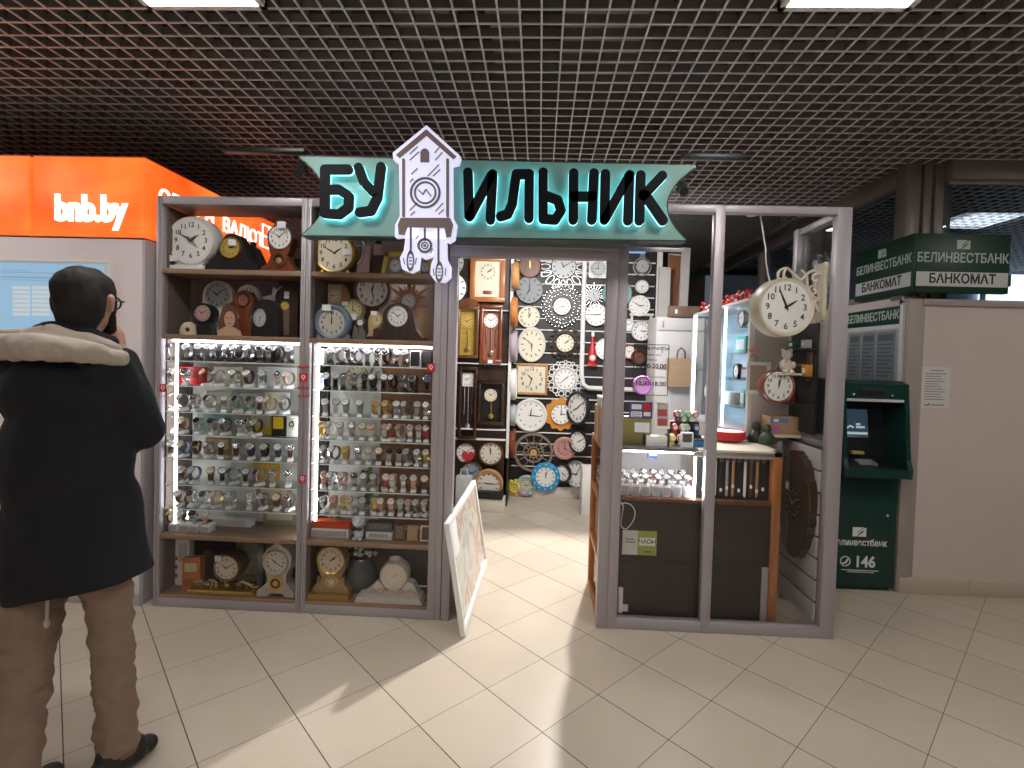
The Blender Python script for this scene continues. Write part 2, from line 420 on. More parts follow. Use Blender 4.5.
# ---------------------------------------------------------------- exchange booth with its orange lightboxes
FY = 2.871
BOOTHW = mat('booth_white_panel', (0.80, 0.71, 0.72), 0.45)
BOOTHG = mat('booth_grey_side', (0.44, 0.41, 0.43), 0.5)
bt_ = thing('exchange_booth', 'white currency exchange booth with a grey side under the orange lightboxes', 'booth', (-3.6, FY, 0))
MB().bbox((-1.4, 0, 0), (1.282, 1.5, 2.148), 0.006).build('front_panel', BOOTHW, bt_)
MB().bbox((1.283, 0.004, 0), (1.298, 1.5, 2.148), 0.003).build('side_panel', BOOTHG, bt_)
MB().bbox((-1.4, -0.006, 0), (1.29, 0.0, 0.07), 0.002).build('plinth', BOOTHG, bt_)
def orange_material():
    m, nt, b = nt_mat('orange_lightbox')
    b.inputs['Base Color'].default_value = (0.8, 0.10, 0.01, 1); b.inputs['Emission Strength'].default_value = 1.0
    tc = nt.nodes.new('ShaderNodeTexCoord'); n = nt.nodes.new('ShaderNodeTexNoise'); n.inputs['Scale'].default_value = 2.2
    n2 = nt.nodes.new('ShaderNodeTexNoise'); n2.inputs['Scale'].default_value = 90
    nt.links.new(tc.outputs['Object'], n.inputs['Vector']); nt.links.new(tc.outputs['Object'], n2.inputs['Vector'])
    ad = nt.nodes.new('ShaderNodeMath'); ad.operation = 'MULTIPLY_ADD'; ad.inputs[1].default_value = 0.16
    nt.links.new(n2.outputs['Fac'], ad.inputs[0]); nt.links.new(n.outputs['Fac'], ad.inputs[2])
    cr = nt.nodes.new('ShaderNodeValToRGB'); cr.color_ramp.elements[0].position = 0.42; cr.color_ramp.elements[1].position = 0.72
    cr.color_ramp.elements[0].color = (1.0, 0.085, 0.006, 1); cr.color_ramp.elements[1].color = (1.0, 0.26, 0.045, 1)
    nt.links.new(ad.outputs[0], cr.inputs['Fac']); nt.links.new(cr.outputs['Color'], b.inputs['Emission Color'])
    return m
ORANGE = orange_material(); BOXLID = mat('lightbox_lid', (0.5, 0.09, 0.02), 0.5)
WLIT = mat('lit_white_letter', (1, 1, 1), 0.5, 0, 1.6, (1, 0.95, 0.95))
x0, x1, z0, z1 = -2.972, -2.303, 2.15, 2.62
lb = thing('lightbox', 'orange lightbox sign reading bnb.by above the exchange booth', 'sign', ((x0 + x1) / 2, FY, z0), group='orange lightboxes')
hw = (x1 - x0) / 2
MB().bbox((-hw, -0.004, 0.006), (hw, 1.53, z1 - z0 - 0.006), 0.004).build('box', ORANGE, lb)
for zz in (0, z1 - z0 - 0.006): MB().box((-hw - 0.002, -0.006, zz), (hw + 0.002, 1.53, zz + 0.006)).build('box_lid', BOXLID, lb, smooth=False)
tb = MB(); add_text(tb, 'bnb.by', 0.205, 0.0, 0, 0, 0.0085, 0.004, 0.98, sx=0.80)
pt = at(90, 209.5, FY - 0.01)
tb.build('lettering', WLIT, lb, (pt.x - (x0 + x1) / 2, -0.009, pt.z - z0), smooth=False)
sd = MB(); R90 = Matrix.Rotation(pi / 2, 4, 'Z')
add_text(sd, 'ОБМЕН', 0.145, 0.36, -hw - 0.004, 0.27, 0.002, 0.003, M=R90)
add_text(sd, 'ВАЛЮТ', 0.145, 0.98, -hw - 0.004, 0.27, 0.002, 0.003, M=R90)
sd.build('side_lettering', WLIT, lb, smooth=False); sd = MB()
for k in range(2):
    cxx = 1.29 + 0.12 * k
    for a_, b_ in (((-0.05, 0.13), (0.05, 0.13)), ((0.05, 0.13), (0.05, -0.05)), ((0.05, -0.05), (-0.05, -0.05)), ((-0.05, -0.05), (-0.05, 0.13)), ((-0.02, 0.04), (0.02, 0.04))):
        sd.stroke([(cxx + a_[0], 0.28 + a_[1]), (cxx + b_[0], 0.28 + b_[1])], 0.012, -hw - 0.007, -hw - 0.001, R90)
sd.build('side_symbol', WLIT, lb, smooth=False)
lb2 = thing('lightbox', 'plain orange lightbox at the picture edge beside the bnb.by one', 'sign', (-3.33, FY, z0), group='orange lightboxes')
MB().bbox((-0.335, -0.004, 0.006), (0.335, 1.53, z1 - z0 - 0.006), 0.004).build('box', ORANGE, lb2)
for zz in (0, z1 - z0 - 0.006): MB().box((-0.337, -0.006, zz), (0.337, 1.53, zz + 0.006)).build('box_lid', BOXLID, lb2, smooth=False)
struct(MB().box((-4.9, FY + 0.02, z0 + 0.0), (-2.98, FY + 1.5, z0 + 0.45)).build('trim_9', mat('dark_red_gap', (0.25, 0.02, 0.01), 0.6), smooth=False))

# rate screen on the booth
sc = thing('rate_screen', 'pale blue exchange rate screen in a white frame behind the man', 'screen', (-2.95, FY - 0.004, 1.70))
a = at(0, 262, FY - 0.03); b = at(105, 331, FY - 0.03)
ox, oz = -2.95, 1.70
xs0, xs1, zs0, zs1 = -3.45 - ox, b.x - ox, b.z - oz, a.z - oz
f = MB()
for (p0, p1) in (((xs0 - 0.02, zs0 - 0.02), (xs1 + 0.02, zs0)), ((xs0 - 0.02, zs1), (xs1 + 0.02, zs1 + 0.02)), ((xs0 - 0.02, zs0), (xs0, zs1)), ((xs1, zs0), (xs1 + 0.02, zs1))):
    f.bbox((p0[0], -0.035, p0[1]), (p1[0], 0, p1[1]), 0.003)
f.build('frame', WHITE, sc)
SCR = mat('screen_blue', (0.1, 0.15, 0.2), 0.3, 0, 0.62, (0.40, 0.66, 0.92), noise=0)
MB().box((xs0, -0.026, zs0), (xs1, -0.01, zs1)).build('display', SCR, sc, smooth=False)
ROWS = mat('screen_rows', (0.2, 0.2, 0.2), 0.3, 0, 0.62, (0.72, 0.80, 0.80)); TXT = mat('screen_text', (0.1, 0.15, 0.2), 0.3, 0, 0.4, (0.35, 0.5, 0.65))
rw = MB(); tx = MB()
for col in range(3):
    for k in range(7):
        pa = at(13 + col * 19.5, 286 + k * 4.4, FY - 0.03); pb = at(30 + col * 19.5, 289.6 + k * 4.4, FY - 0.03)
        rw.box((pa.x - ox, -0.029, pb.z - oz), (pb.x - ox, -0.026, pa.z - oz))
for k in range(5):
    pa = at(2, 270 + k * 2.4, FY - 0.03); pb = at(30 + (k * 37) % 60, 271 + k * 2.4, FY - 0.03)
    tx.box((pa.x - ox, -0.029, pb.z - oz), (pb.x - ox, -0.026, pa.z - oz))
rw.build('table', ROWS, sc, smooth=False); tx.build('text_lines', TXT, sc, smooth=False)

# ---------------------------------------------------------------- kiosk frames
KTOP = 2.40
def ord_(n): return ['first', 'second', 'third', 'fourth', 'fifth', 'sixth', 'seventh', 'eighth', 'ninth', 'tenth', 'eleventh', 'twelfth', 'thirteenth', 'fourteenth', 'fifteenth', 'sixteenth'][n]
SHELFZ = [1.452, 1.305, 1.152, 1.016, 0.874, 0.720, 0.577]
CD = 0.27                                         # cabinet depth
INNERW = mat('cabinet_inner_side', (0.16, 0.12, 0.10), 0.6)
LEDV = mat('led_strip_upright', (0.95, 0.97, 1), 0.5, 0, 11.0, (0.93, 0.96, 1.0)); LEDH = mat('led_strip_level', (0.95, 0.97, 1), 0.5, 0, 12.0, (0.93, 0.96, 1.0))
BACKW = mat('pale_back_panel', (0.72, 0.70, 0.66), 0.5, noise=0.25, nscale=9)
BACKD = mat('dark_back_panel', (0.05, 0.038, 0.032), 0.5, noise=0.2, nscale=5)
BACKB = wood('brown_back_panel', (0.32, 0.14, 0.07), (0.46, 0.22, 0.12), 0.5, 4.0)
STK = mat('red_sticker', (0.62, 0.03, 0.04), 0.5)
def cabinet(label, xa, xb, lx, backs, pl=0.034, pr=0.028):
    cx = (xa + xb) / 2; h = (xb - xa) / 2 - 0.001
    r = thing('display_cabinet', label, 'display cabinet', (cx, FY, 0), group='glazed display cabinets along the shop front')
    f = MB()
    for s, pw in ((-1, pl), (1, pr)):
        x_ = s * (h - pw / 2)
        f.bbox((x_ - pw / 2, 0, 0), (x_ + pw / 2, 0.045, KTOP), 0.004).bbox((x_ - 0.02, CD - 0.03, 0), (x_ + 0.02, CD, KTOP), 0.003)
        f.bbox((x_ - 0.004, -0.006, 0.02), (x_ + 0.004, 0.0, KTOP - 0.01), 0.001)
    f.bbox((-h + 0.002, 0.002, KTOP - 0.045), (h - 0.002, CD - 0.002, KTOP + 0.002), 0.004).bbox((-h + 0.002, 0.002, 0), (h - 0.002, CD - 0.002, 0.055), 0.004)
    f.build('frame', ALU, r)
    for s, hi in ((-1, KTOP - 0.05), (1, KTOP - 0.05)):
        MB().box((s * (h - (pl if s < 0 else pr)) - 0.006, 0.045, 0.055), (s * (h - (pl if s < 0 else pr)) + 0.006, CD - 0.03, hi)).build('side_panel', INNERW, r, smooth=False)
    for z in (1.985, 1.605, 0.43, 0.072):
        MB().bbox((-h + pl, 0.004, z - 0.028), (h - pr, CD - 0.012, z), 0.002).build('wooden_shelf', SHELFW, r)
    for z in SHELFZ:
        gs = MB().box((-h + pl + 0.01, 0.03, z - 0.007), (h - pr - 0.01, CD - 0.03, z)).build('glass_shelf', GLASS_SHELF, r, smooth=False)
        MB().box((-h + pl + 0.01, 0.0285, z - 0.0065), (h - pr - 0.01, 0.0298, z - 0.0005)).build('shelf_edge', GEDGE, gs, smooth=False)
    for (a, b, z0, z1, m) in backs:
        MB().box((a - cx, CD - 0.012, z0), (b - cx, CD - 0.004, z1)).build('back_panel', m, r, smooth=False)
    MB().box((-h + pl, CD - 0.008, 1.985), (h - pr, CD - 0.004, KTOP - 0.05)).build('back_glass', GLASS, r, smooth=False)
    MB().box((-h + pl, CD - 0.008, 1.605), (h - pr, CD - 0.004, 1.955)).build('back_glass', GLASS, r, smooth=False)
    MB().box((lx - cx - 0.0055, 0.075, 0.45), (lx - cx + 0.0055, 0.087, 1.57)).build('light_strip', LEDV, r, smooth=False)
    if pr < 0.05: MB().box((h - pr - 0.022, 0.055, 0.45), (h - pr - 0.012, 0.067, 1.55)).build('light_strip', LEDV, r, smooth=False)  # unseen strip added behind the right post to brighten the shelves
    MB().box((-h + pl + 0.03, 0.05, 1.562), (h - pr - 0.02, 0.075, 1.575)).build('light_strip', LEDH, r, smooth=False)
    MB().box((-h + pl, 0.012, 0.06), (h - pr, 0.016, KTOP - 0.05)).build('door_glass', GLASS, r, smooth=False)
    MB().cyl((h - pr - 0.03, 0.012, 1.12), (h - pr - 0.03, -0.008, 1.12), 0.008).build('lock', SILVER, r)
    return r
xa, xm, xb = -2.235, -1.352, -0.527
cabL = cabinet('tall glazed watch cabinet standing beside the white exchange booth', xa, xm, at(176, 430, FY + 0.08).x,
               [(xa + 0.05, xm - 0.05, 0.44, 1.56, BACKW), (xa + 0.05, xm - 0.05, 0.08, 0.40, BACKD)])
cabR = cabinet('tall glazed watch cabinet standing beside the open shop doorway', xm, xb, at(317, 430, FY + 0.08).x,
               [(xm + 0.05, -0.98, 0.44, 1.56, BACKW), (-0.98, xb - 0.05, 0.44, 1.56, BACKB), (xm + 0.05, xb - 0.05, 0.08, 0.40, BACKD)], 0.028, 0.078)
def sticker(cab, px, py, wp, hp, label, mark=True):
    p = at(px, py, FY - 0.007); k = px_m(FY); o = cab.location
    s = MB().box((p.x - o.x - wp * k / 2, -0.0085, p.z - hp * k / 2), (p.x - o.x + wp * k / 2, -0.0065, p.z + hp * k / 2)).build('sticker', STK, cab, smooth=False)
    s['label'] = label
    if mark:
        m_ = MB().ring(p.x - o.x, p.z + 0.004, 0.009, 0.005, -0.0092, -0.0086, 14).stroke([(p.x - o.x, p.z - 0.004), (p.x - o.x, p.z - 0.013)], 0.005, -0.0092, -0.0086)
        m_.build('sticker_mark', TAG, s, smooth=False)
sticker(cabR, 303.5, 377.5, 9, 9, 'red square sticker with a white sign')
sticker(cabR, 303.5, 367, 12, 2, 'thin red strip', False); sticker(cabR, 303.5, 388, 12, 2, 'thin red strip', False); sticker(cabR, 303.5, 396, 12, 1.6, 'thin red strip', False)
sticker(cabR, 302.5, 479, 7, 8, 'small red sticker'); sticker(cabL, 163, 388, 7, 8, 'small red sticker')
sticker(cabR, 431, 367.5, 8, 8, 'small red sticker')

# doorway between the cabinets and the counter window
d = MB().bbox((-0.525, 0, 0), (-0.475, 0.06, 2.14), 0.004).bbox((0.366, 0, 0), (0.428, 0.06, 2.20), 0.004).bbox((-0.5235, -0.004, 2.088), (0.4275, 0.058, 2.21), 0.004).bbox((-0.50, -0.012, 2.14), (0.427, 0.0, 2.155), 0.003)
door = struct(d.build('door_1', ALU, loc=(0, FY, 0)))
sb = MB()
for x_ in (-0.40, 0.0, 0.32): sb.cyl((x_, -0.004, 2.115), (x_, -0.010, 2.115), 0.009)
sb.build('door_screw', GREY, door)

# counter window and the short glazed side wall
w_ = MB()
for (a, b) in ((0.428, 0.482), (0.950, 1.006), (1.612, 1.690)): w_.bbox((a, 0, 0.0), (b, 0.055, KTOP), 0.004)
w_.bbox((0.430, 0.002, 0), (1.688, 0.053, 0.062), 0.004).bbox((0.430, 0.002, KTOP - 0.04), (1.688, 0.053, KTOP + 0.002), 0.004)
w_.bbox((0.46, -0.004, 2.135), (0.78, 0.0, 2.16), 0.002)
win = struct(w_.build('window_4', ALU, loc=(0, FY, 0)))
MB().box((0.482, 0.02, 0.06), (0.95, 0.025, KTOP - 0.04)).build('pane', GLASS, win, smooth=False)
MB().box((1.006, 0.03, 0.06), (1.612, 0.035, KTOP - 0.04)).build('pane', GLASS, win, smooth=False)
w2 = MB().bbox((1.645, 0.055, 0), (1.69, 0.09, KTOP), 0.003).bbox((1.625, 0.47, 0), (1.69, 0.52, KTOP), 0.004).bbox((1.64, 0.055, KTOP - 0.04), (1.69, 0.52, KTOP), 0.003).bbox((1.64, 0.055, 1.06), (1.69, 0.52, 1.09), 0.003)
win2 = struct(w2.build('window_5', ALU2, loc=(0, FY, 0)))
MB().box((1.664, 0.09, 1.09), (1.669, 0.47, KTOP - 0.04)).build('pane', GLASS, win2, smooth=False)
SLATW = mat('white_slat_board', (0.50, 0.48, 0.48), 0.45)
GROOVE = mat('slat_groove', (0.05, 0.045, 0.045), 0.7)
sw = MB()
for k in range(8):
    sw.bbox((1.60, 0.056, 0.062 + k * 0.125), (1.62, 0.50, 0.062 + k * 0.125 + 0.114), 0.003)
wl = struct(sw.build('wall_slatted', SLATW, loc=(0, FY, 0)))
MB().box((1.612, 0.056, 0.062), (1.64, 0.50, 1.06)).build('slat_backing', GROOVE, wl, smooth=False)

# shop rear walls
SLAT_DARK = mat('dark_display_wall', (0.013, 0.010, 0.010), 0.5, noise=0.2, nscale=6)
RY = 5.58
rw_ = struct(MB().box((-0.29, RY, 0.0), (1.24, RY + 0.08, 2.72)).build('wall_shop_rear', SLAT_DARK, smooth=False))
ss = MB()
k = 0.33
while k < 2.7:
    ss.bbox((-0.28, RY - 0.022, k), (1.22, RY, k + 0.012), 0.002); k += 0.125
ss.build('display_rail', WHITE, rw_)
MB().bbox((-0.29, RY - 0.03, 0), (1.2, RY, 0.12), 0.004).build('plinth', mat('white_plinth', (0.7, 0.66, 0.6), 0.5), rw_)
struct(MB().box((-0.33, 5.17, 0), (-0.29, RY, 2.72)).build('wall_shop_side', SLAT_DARK, smooth=False))
LY = 5.17
wl2 = struct(MB().box((-1.0, LY, 0), (-0.305, LY + 0.05, 2.72)).build('wall_shop_left', DKWOOD, smooth=False))
MB().bbox((-0.315, LY - 0.03, 0.5), (-0.285, LY + 0.0, 2.72), 0.003).build('white_post', WHITE, wl2)
sh = MB()
for py in (257, 310, 363, 428, 438):
    z = at(480, py, LY).z; sh.bbox((-0.92, -0.07, z - 0.012), (-0.32, 0, z), 0.002)
sh.build('shelf_rail', WHITE, wl2, loc=(0, LY, 0))
struct(MB().box((-1.04, 3.14, 0), (-1.0, 5.22, 2.6)).build('wall_shop_west', DKWOOD, smooth=False))
struct(MB().box((1.24, RY + 0.0, 0), (1.30, RY + 0.07, 2.75)).build('trim_10', WHITE, smooth=False))

# ---------------------------------------------------------------- the shop sign
SY = 2.655
SIGNG = mat('sign_green', (0.19, 0.36, 0.325), 0.5)
SIGNE = mat('sign_dark_edge', (0.03, 0.05, 0.05), 0.5)
CYAN = mat('letter_halo', (0.5, 0.95, 1), 0.5, 0, 2.0, (0.36, 0.88, 1.0))
LETB = mat('letter_black', (0.006, 0.007, 0.01), 0.6, spec=0.15)
sg = thing('shop_sign', 'sea green fishtail shop sign with backlit black letters over the doorway', 'sign', at(495, 240, SY))
so = sg.location.copy()
def sp_(px, py):
    p = at(px, py, SY); return (p.x - so.x, p.z - so.z)
def arc(p0, pm, p1, n=14):           # circle-like bow through three picture points
    out = []
    for i in range(n + 1):
        t = i / n; q0 = (1 - t) * (1 - 2 * t); q1 = 4 * t * (1 - t); q2 = t * (2 * t - 1)
        out.append((q0 * p0[0] + q1 * pm[0] + q2 * p1[0], q0 * p0[1] + q1 * pm[1] + q2 * p1[1]))
    return out
outl = arc((299, 156.5), (326, 196), (302, 235)) + arc((686, 240), (667, 202), (697, 165.5))
poly = [sp_(*p) for p in outl]
MB().prism(poly, 0.0, 0.075).build('sign_panel', SIGNG, sg, smooth=False)
ed = MB()
for a_, b_ in zip(poly, poly[1:] + poly[:1]): ed.stroke([a_, b_], 0.014, 0.004, 0.082, n=3)
ed.build('sign_rim', SIGNE, sg, smooth=False)
def SC_(p): return sp_(290 + 0.4004 * p[0], 120 + 0.4004 * p[1])
LET = [
 ('Б', [[(152, 130), (95, 130), (94, 238), (130, 241), (153, 224), (154, 196), (130, 180), (98, 180)]]),
 ('У', [[(178, 126), (190, 160), (214, 186)], [(233, 124), (224, 200), (208, 232), (180, 236)]]),
 ('И', [[(447, 138), (450, 246)], [(452, 244), (504, 146)], [(508, 142), (502, 254)]]),
 ('Л', [[(527, 246), (545, 240), (556, 215), (566, 142), (598, 142), (597, 250)]]),
 ('Ь', [[(632, 138), (632, 252), (662, 254), (676, 232), (668, 206), (636, 194)]]),
 ('Н', [[(707, 140), (706, 254)], [(757, 140), (752, 254)], [(707, 197), (755, 197)]]),
 ('И', [[(785, 142), (783, 254)], [(785, 252), (842, 148)], [(845, 144), (841, 256)]]),
 ('К', [[(872, 145), (869, 256)], [(925, 146), (878, 196)], [(884, 194), (927, 256)]]),
]
for ch, strokes in LET:
    a_ = MB(); b_ = MB()
    for st in strokes:
        q = [SC_(p) for p in st]
        a_.stroke(q, 0.049, -0.044, -0.026); b_.stroke(q, 0.051, -0.0255, -0.012)
    lt = a_.build('letter', LETB, sg, smooth=False); lt['label'] = 'black rounded letter ' + ch + ' with a cyan glow behind'
    b_.build('halo', CYAN, lt, smooth=False)
for (px, py) in ((302, 172), (681, 190)):
    q = sp_(px, py); MB().cyl((q[0], 0.0, q[1] + 0.03), (q[0], -0.06, q[1] - 0.03), 0.022).cyl((q[0], 0.06, q[1] + 0.02), (q[0], 0.0, q[1] + 0.02), 0.01).build('spotlight', BLACK, sg)
struct(MB().bbox((0.72, 2.72, 2.60), (1.05, 2.76, 2.625), 0.003).bbox((-1.75, 2.72, 2.60), (-1.3, 2.76, 2.625), 0.003).build('trim_11', BLACK))
# brackets carry the sign from the kiosk top
for bx in (-0.6, 0.5): MB().box((bx, 0.075, 0.1), (bx + 0.04, FY - SY - 0.001, 0.14)).build('bracket', GREY, sg, smooth=False)

# cuckoo clock emblem standing proud of the sign
EY = 2.555
em = thing('clock_emblem', 'lit white cuckoo clock emblem with brown outlines hanging over the sign', 'sign', at(425, 235, EY))
eo = em.location.copy()
def ep(p):
    q = at(290 + 0.4004 * p[0], 120 + 0.4004 * p[1], EY); return (q.x - eo.x, q.z - eo.z)
EMW = mat('emblem_white', (0.45, 0.45, 0.60), 0.5, 0, 0.72, (0.80, 0.80, 1.0))
EMB = mat('emblem_brown', (0.12, 0.085, 0.08), 0.6, 0, 0.16, (0.36, 0.25, 0.24))
EML = mat('emblem_line', (0.10, 0.08, 0.09), 0.6, 0, 0.10, (0.3, 0.25, 0.28))
hs = MB().prism([ep(p) for p in [(341, 13), (425, 90), (420, 106), (404, 110), (405, 240), (415, 258), (410, 296), (396, 305), (384, 298), (290, 296), (278, 290), (262, 292), (262, 262), (274, 240), (272, 106), (258, 98), (256, 82)]], 0, 0.05)
hs.prism([ep(p) for p in [(291, 270), (322, 270), (322, 345), (318, 372), (300, 380), (280, 372), (274, 345), (284, 326)]], 0, 0.05)
hs.prism([ep(p) for p in [(318, 280), (358, 280), (358, 325), (350, 340), (334, 345), (318, 336)]], 0, 0.05)
hs.prism([ep(p) for p in [(358, 275), (388, 275), (390, 345), (400, 365), (399, 392), (384, 404), (362, 402), (350, 385), (352, 362), (358, 345)]], 0, 0.05)
hs.build('emblem_body', EMW, em, smooth=False)
rf = MB().prism([ep(p) for p in [(341, 24), (416, 92), (408, 99), (341, 40), (274, 96), (265, 88)]], -0.006, 0.0)
rf.prism([ep(p) for p in [(277, 245), (400, 245), (408, 262), (402, 292), (391, 294), (386, 270), (294, 268), (286, 288), (272, 286), (270, 262)]], -0.006, 0.0)
for s in ((284, 100, 284, 240), (394, 100, 394, 240)):
    rf.stroke([ep(s[:2]), ep(s[2:])], 0.014, -0.006, 0)
ar = [(326, 106)] + [(337 + 11 * cos(pi - pi * i / 10), 84 - 12 * sin(pi * i / 10)) for i in range(11)] + [(348, 106)]
rf.prism([ep(p) for p in ar], -0.006, 0.0)
rf.build('emblem_roof', EMB, em, smooth=False)
ln = MB(); k = 0.4004 * px_m(EY)
cx_, cz_ = ep((338, 182)); ln.ring(cx_, cz_, 36 * k, 5.5 * k, -0.005, 0); ln.ring(cx_, cz_, 26 * k, 4.5 * k, -0.005, 0)
ln.stroke([ep((322, 176)), ep((332, 186)), ep((340, 174)), ep((352, 190))], 3 * k, -0.005, 0)
for a_, b_ in (((300, 85), (318, 68)), ((300, 100), (322, 80)), ((310, 60), (322, 48)), ((364, 100), (380, 82)), ((362, 82), (372, 70)), ((304, 135), (318, 122)), ((345, 140), (372, 112)), ((358, 140), (375, 124)), ((300, 155), (308, 147)), ((300, 225), (318, 208)), ((302, 238), (312, 229)), ((364, 228), (382, 208)), ((372, 236), (384, 224))):
    ln.stroke([ep(a_), ep(b_)], 2.2 * k, -0.005, 0)
for a_, b_ in (((302, 270), (302, 330)), ((337, 270), (337, 300)), ((371, 272), (371, 355))): ln.stroke([ep(a_), ep(b_)], 5 * k, -0.005, 0)
for (c_, sx, sz) in (((301, 352), 8, 22), ((373, 380), 8, 22)):
    q = ep(c_); ln.ring(q[0], q[1], 1.0, 0.4, -0.005, 0, 24, sx * k, sz * k)
    for dz in (-8, 0, 8): ln.stroke([(q[0] - 3 * k, q[1] + dz * k), (q[0] + 3 * k, q[1] + dz * k)], 2.5 * k, -0.005, 0)
q = ep((337, 314)); ln.ring(q[0], q[1], 16 * k, 6 * k, -0.005, 0, 24); ln.ring(q[0], q[1], 8 * k, 3 * k, -0.005, 0, 18); ln.ring(q[0], q[1], 2.5 * k, 3 * k, -0.005, 0, 10)
for a_, b_ in (((283, 345), (287, 360)), ((316, 345), (313, 360)), ((358, 372), (360, 388)), ((389, 370), (388, 388)), ((315, 296), (321, 290)), ((356, 322), (352, 332))):
    ln.stroke([ep(a_), ep(b_)], 2 * k, -0.005, 0)
ln.build('emblem_lines', EML, em, smooth=False)
MB().box((-0.02, 0.05, 0.1), (0.02, SY - EY - 0.047, 0.14)).build('emblem_spacer', GREY, em, smooth=False)

# ---------------------------------------------------------------- bank machine and its signs
GREEN = mat('bank_green', (0.004, 0.040, 0.032), 0.35)
GREEND = mat('bank_green_dark', (0.004, 0.030, 0.026), 0.4)
SGREEN = mat('sign_bank_green', (0.005, 0.042, 0.022), 0.45)
LETG = mat('pale_green_letter', (0.50, 0.60, 0.52), 0.6)
LETW = mat('white_letter', (0.80, 0.82, 0.80), 0.6)
STRIPW = mat('white_strip', (0.62, 0.62, 0.62), 0.5)
def leaf_logo(mb, x, z, s, y, M=None):      # square with a leaf cut through it
    mb.prism([(x - s, z - s * 0.62), (x - s * 0.1, z - s * 0.72), (x + s * 0.75, z + s * 0.1), (x + s, z + s * 0.72), (x - s, z + s * 0.72)][0:1] + [(x - s, z - s * 0.7), (x - s * 0.55, z - s * 0.7), (x - s * 0.1, z + s * 0.1), (x + s * 0.6, z + s * 0.7), (x - s, z + s * 0.7)][0:5], y - 0.003, y, M)
    mb.prism([(x - s * 0.25, z - s * 0.7), (x + s, z - s * 0.7), (x + s, z + s * 0.65), (x + s * 0.8, z + s * 0.65), (x + s * 0.55, z - s * 0.05), (x + s * 0.1, z - s * 0.45)], y - 0.003, y, M)
    mb.stroke([(x - s * 0.42, z - s * 0.6), (x + s * 0.25, z + s * 0.15), (x + s * 0.68, z + s * 0.5)], s * 0.16, y - 0.003, y, M)
ax, ay = 2.245, 3.53
atm = thing('bank_machine', 'dark green bank machine in the nook beside the beige panelled wall', 'cash machine', (ax, ay, 0))
h = 0.215
MB().bbox((-h, 0, 0.03), (h, 0.62, 0.80), 0.006).bbox((-h + 0.02, 0.015, 0), (h - 0.02, 0.6, 0.03), 0.002).build('lower_cabinet', GREEN, atm)
sm = MB()
for z in (0.345, 0.47, 0.70): sm.box((-h - 0.0005, -0.0008, z), (h + 0.0005, 0.01, z + 0.005))
sm.box((h - 0.045, -0.0008, 0.04), (h - 0.041, 0.01, 0.78))
sm.build('seam', GREEND, atm, smooth=False)
MB().cyl((0.15, 0, 0.525), (0.15, -0.006, 0.525), 0.009).build('lock', SILVER, atm)
prof = [(-0.12, 0.80), (0.30, 0.80), (0.30, 1.44), (0.02, 1.44), (-0.05, 1.42), (-0.06, 1.30), (-0.10, 0.92), (-0.125, 0.86)]
def yz_prism(mb, pr, xa_, xb_):
    n = len(pr); vs = [(xa_, y, z) for y, z in pr] + [(xb_, y, z) for y, z in pr]
    return mb.add(vs, [tuple(range(n)), tuple(range(2 * n - 1, n - 1, -1))] + [(i, (i + 1) % n, n + (i + 1) % n, n + i) for i in range(n)])
for s in (-1, 1):
    xa_ = s * (h + 0.004); yz_prism(MB(), prof, min(xa_, xa_ - s * 0.03), max(xa_, xa_ - s * 0.03)).build('hood_side', GREEN, atm, smooth=False)
yz_prism(MB(), [(-0.055, 1.31), (0.30, 1.31), (0.30, 1.438), (0.02, 1.438), (-0.048, 1.418)], -h + 0.026, h - 0.026).build('hood_top', GREEN, atm, smooth=False)
yz_prism(MB(), [(-0.118, 0.802), (0.30, 0.802), (0.30, 0.84), (-0.118, 0.862)], -h + 0.026, h - 0.026).build('hood_sill', GREEN, atm, smooth=False)
yz_prism(MB(), [(-0.06, 0.862), (0.10, 0.90), (0.16, 1.31), (0.28, 1.31), (0.28, 0.842), (-0.05, 0.842)], -h + 0.026, h - 0.026).build('fascia', mat('fascia_black', (0.010, 0.013, 0.015), 0.4), atm, smooth=False)
MB().bbox((-h + 0.03, -0.062, 1.30), (h - 0.03, 0.0, 1.318), 0.003).build('light_ledge', STRIPW, atm)
MB().bbox((-0.10, -0.058, 1.335), (0.06, -0.02, 1.385), 0.004).build('camera_slot', BLACK, atm)
for x in (-0.14, 0.11): MB().sphere((x, -0.052, 1.345), 0.009).build('indicator_lamp', SILVER, atm)
T = Matrix.Translation((0, 0.112, 0.965)) @ Matrix.Rotation(radians(-8), 4, 'X')
MB().box((-0.15, -0.008, 0.07), (0.075, 0.0, 0.27), T).build('screen_frame', mat('screen_rim', (0.2, 0.24, 0.27), 0.4), atm, smooth=False)
scr = MB().box((-0.142, -0.012, 0.085), (0.067, -0.006, 0.262), T).build('screen', mat('atm_screen', (0.02, 0.03, 0.05), 0.25, 0, 0.09, (0.25, 0.45, 0.7)), atm, smooth=False)
sl = MB().box((-0.142, -0.0135, 0.09), (0.067, -0.012, 0.108), T).box((-0.01, -0.0135, 0.135), (0.05, -0.012, 0.15), T).box((-0.01, -0.0135, 0.155), (0.02, -0.012, 0.17), T).stroke([(-0.07, 0.135), (-0.05, 0.15), (-0.03, 0.14)], 0.012, -0.0135, -0.012, T)
sl.build('screen_graphics', mat('atm_screen_light', (0.2, 0.3, 0.3), 0.3, 0, 0.45, (0.6, 0.75, 0.85)), scr, smooth=False)
MB().bbox((-0.06, 0.062, 0.925), (0.02, 0.10, 0.945), 0.003).build('card_slot', mat('card_slot_yellow', (0.55, 0.42, 0.15), 0.5), atm)
kp = MB()
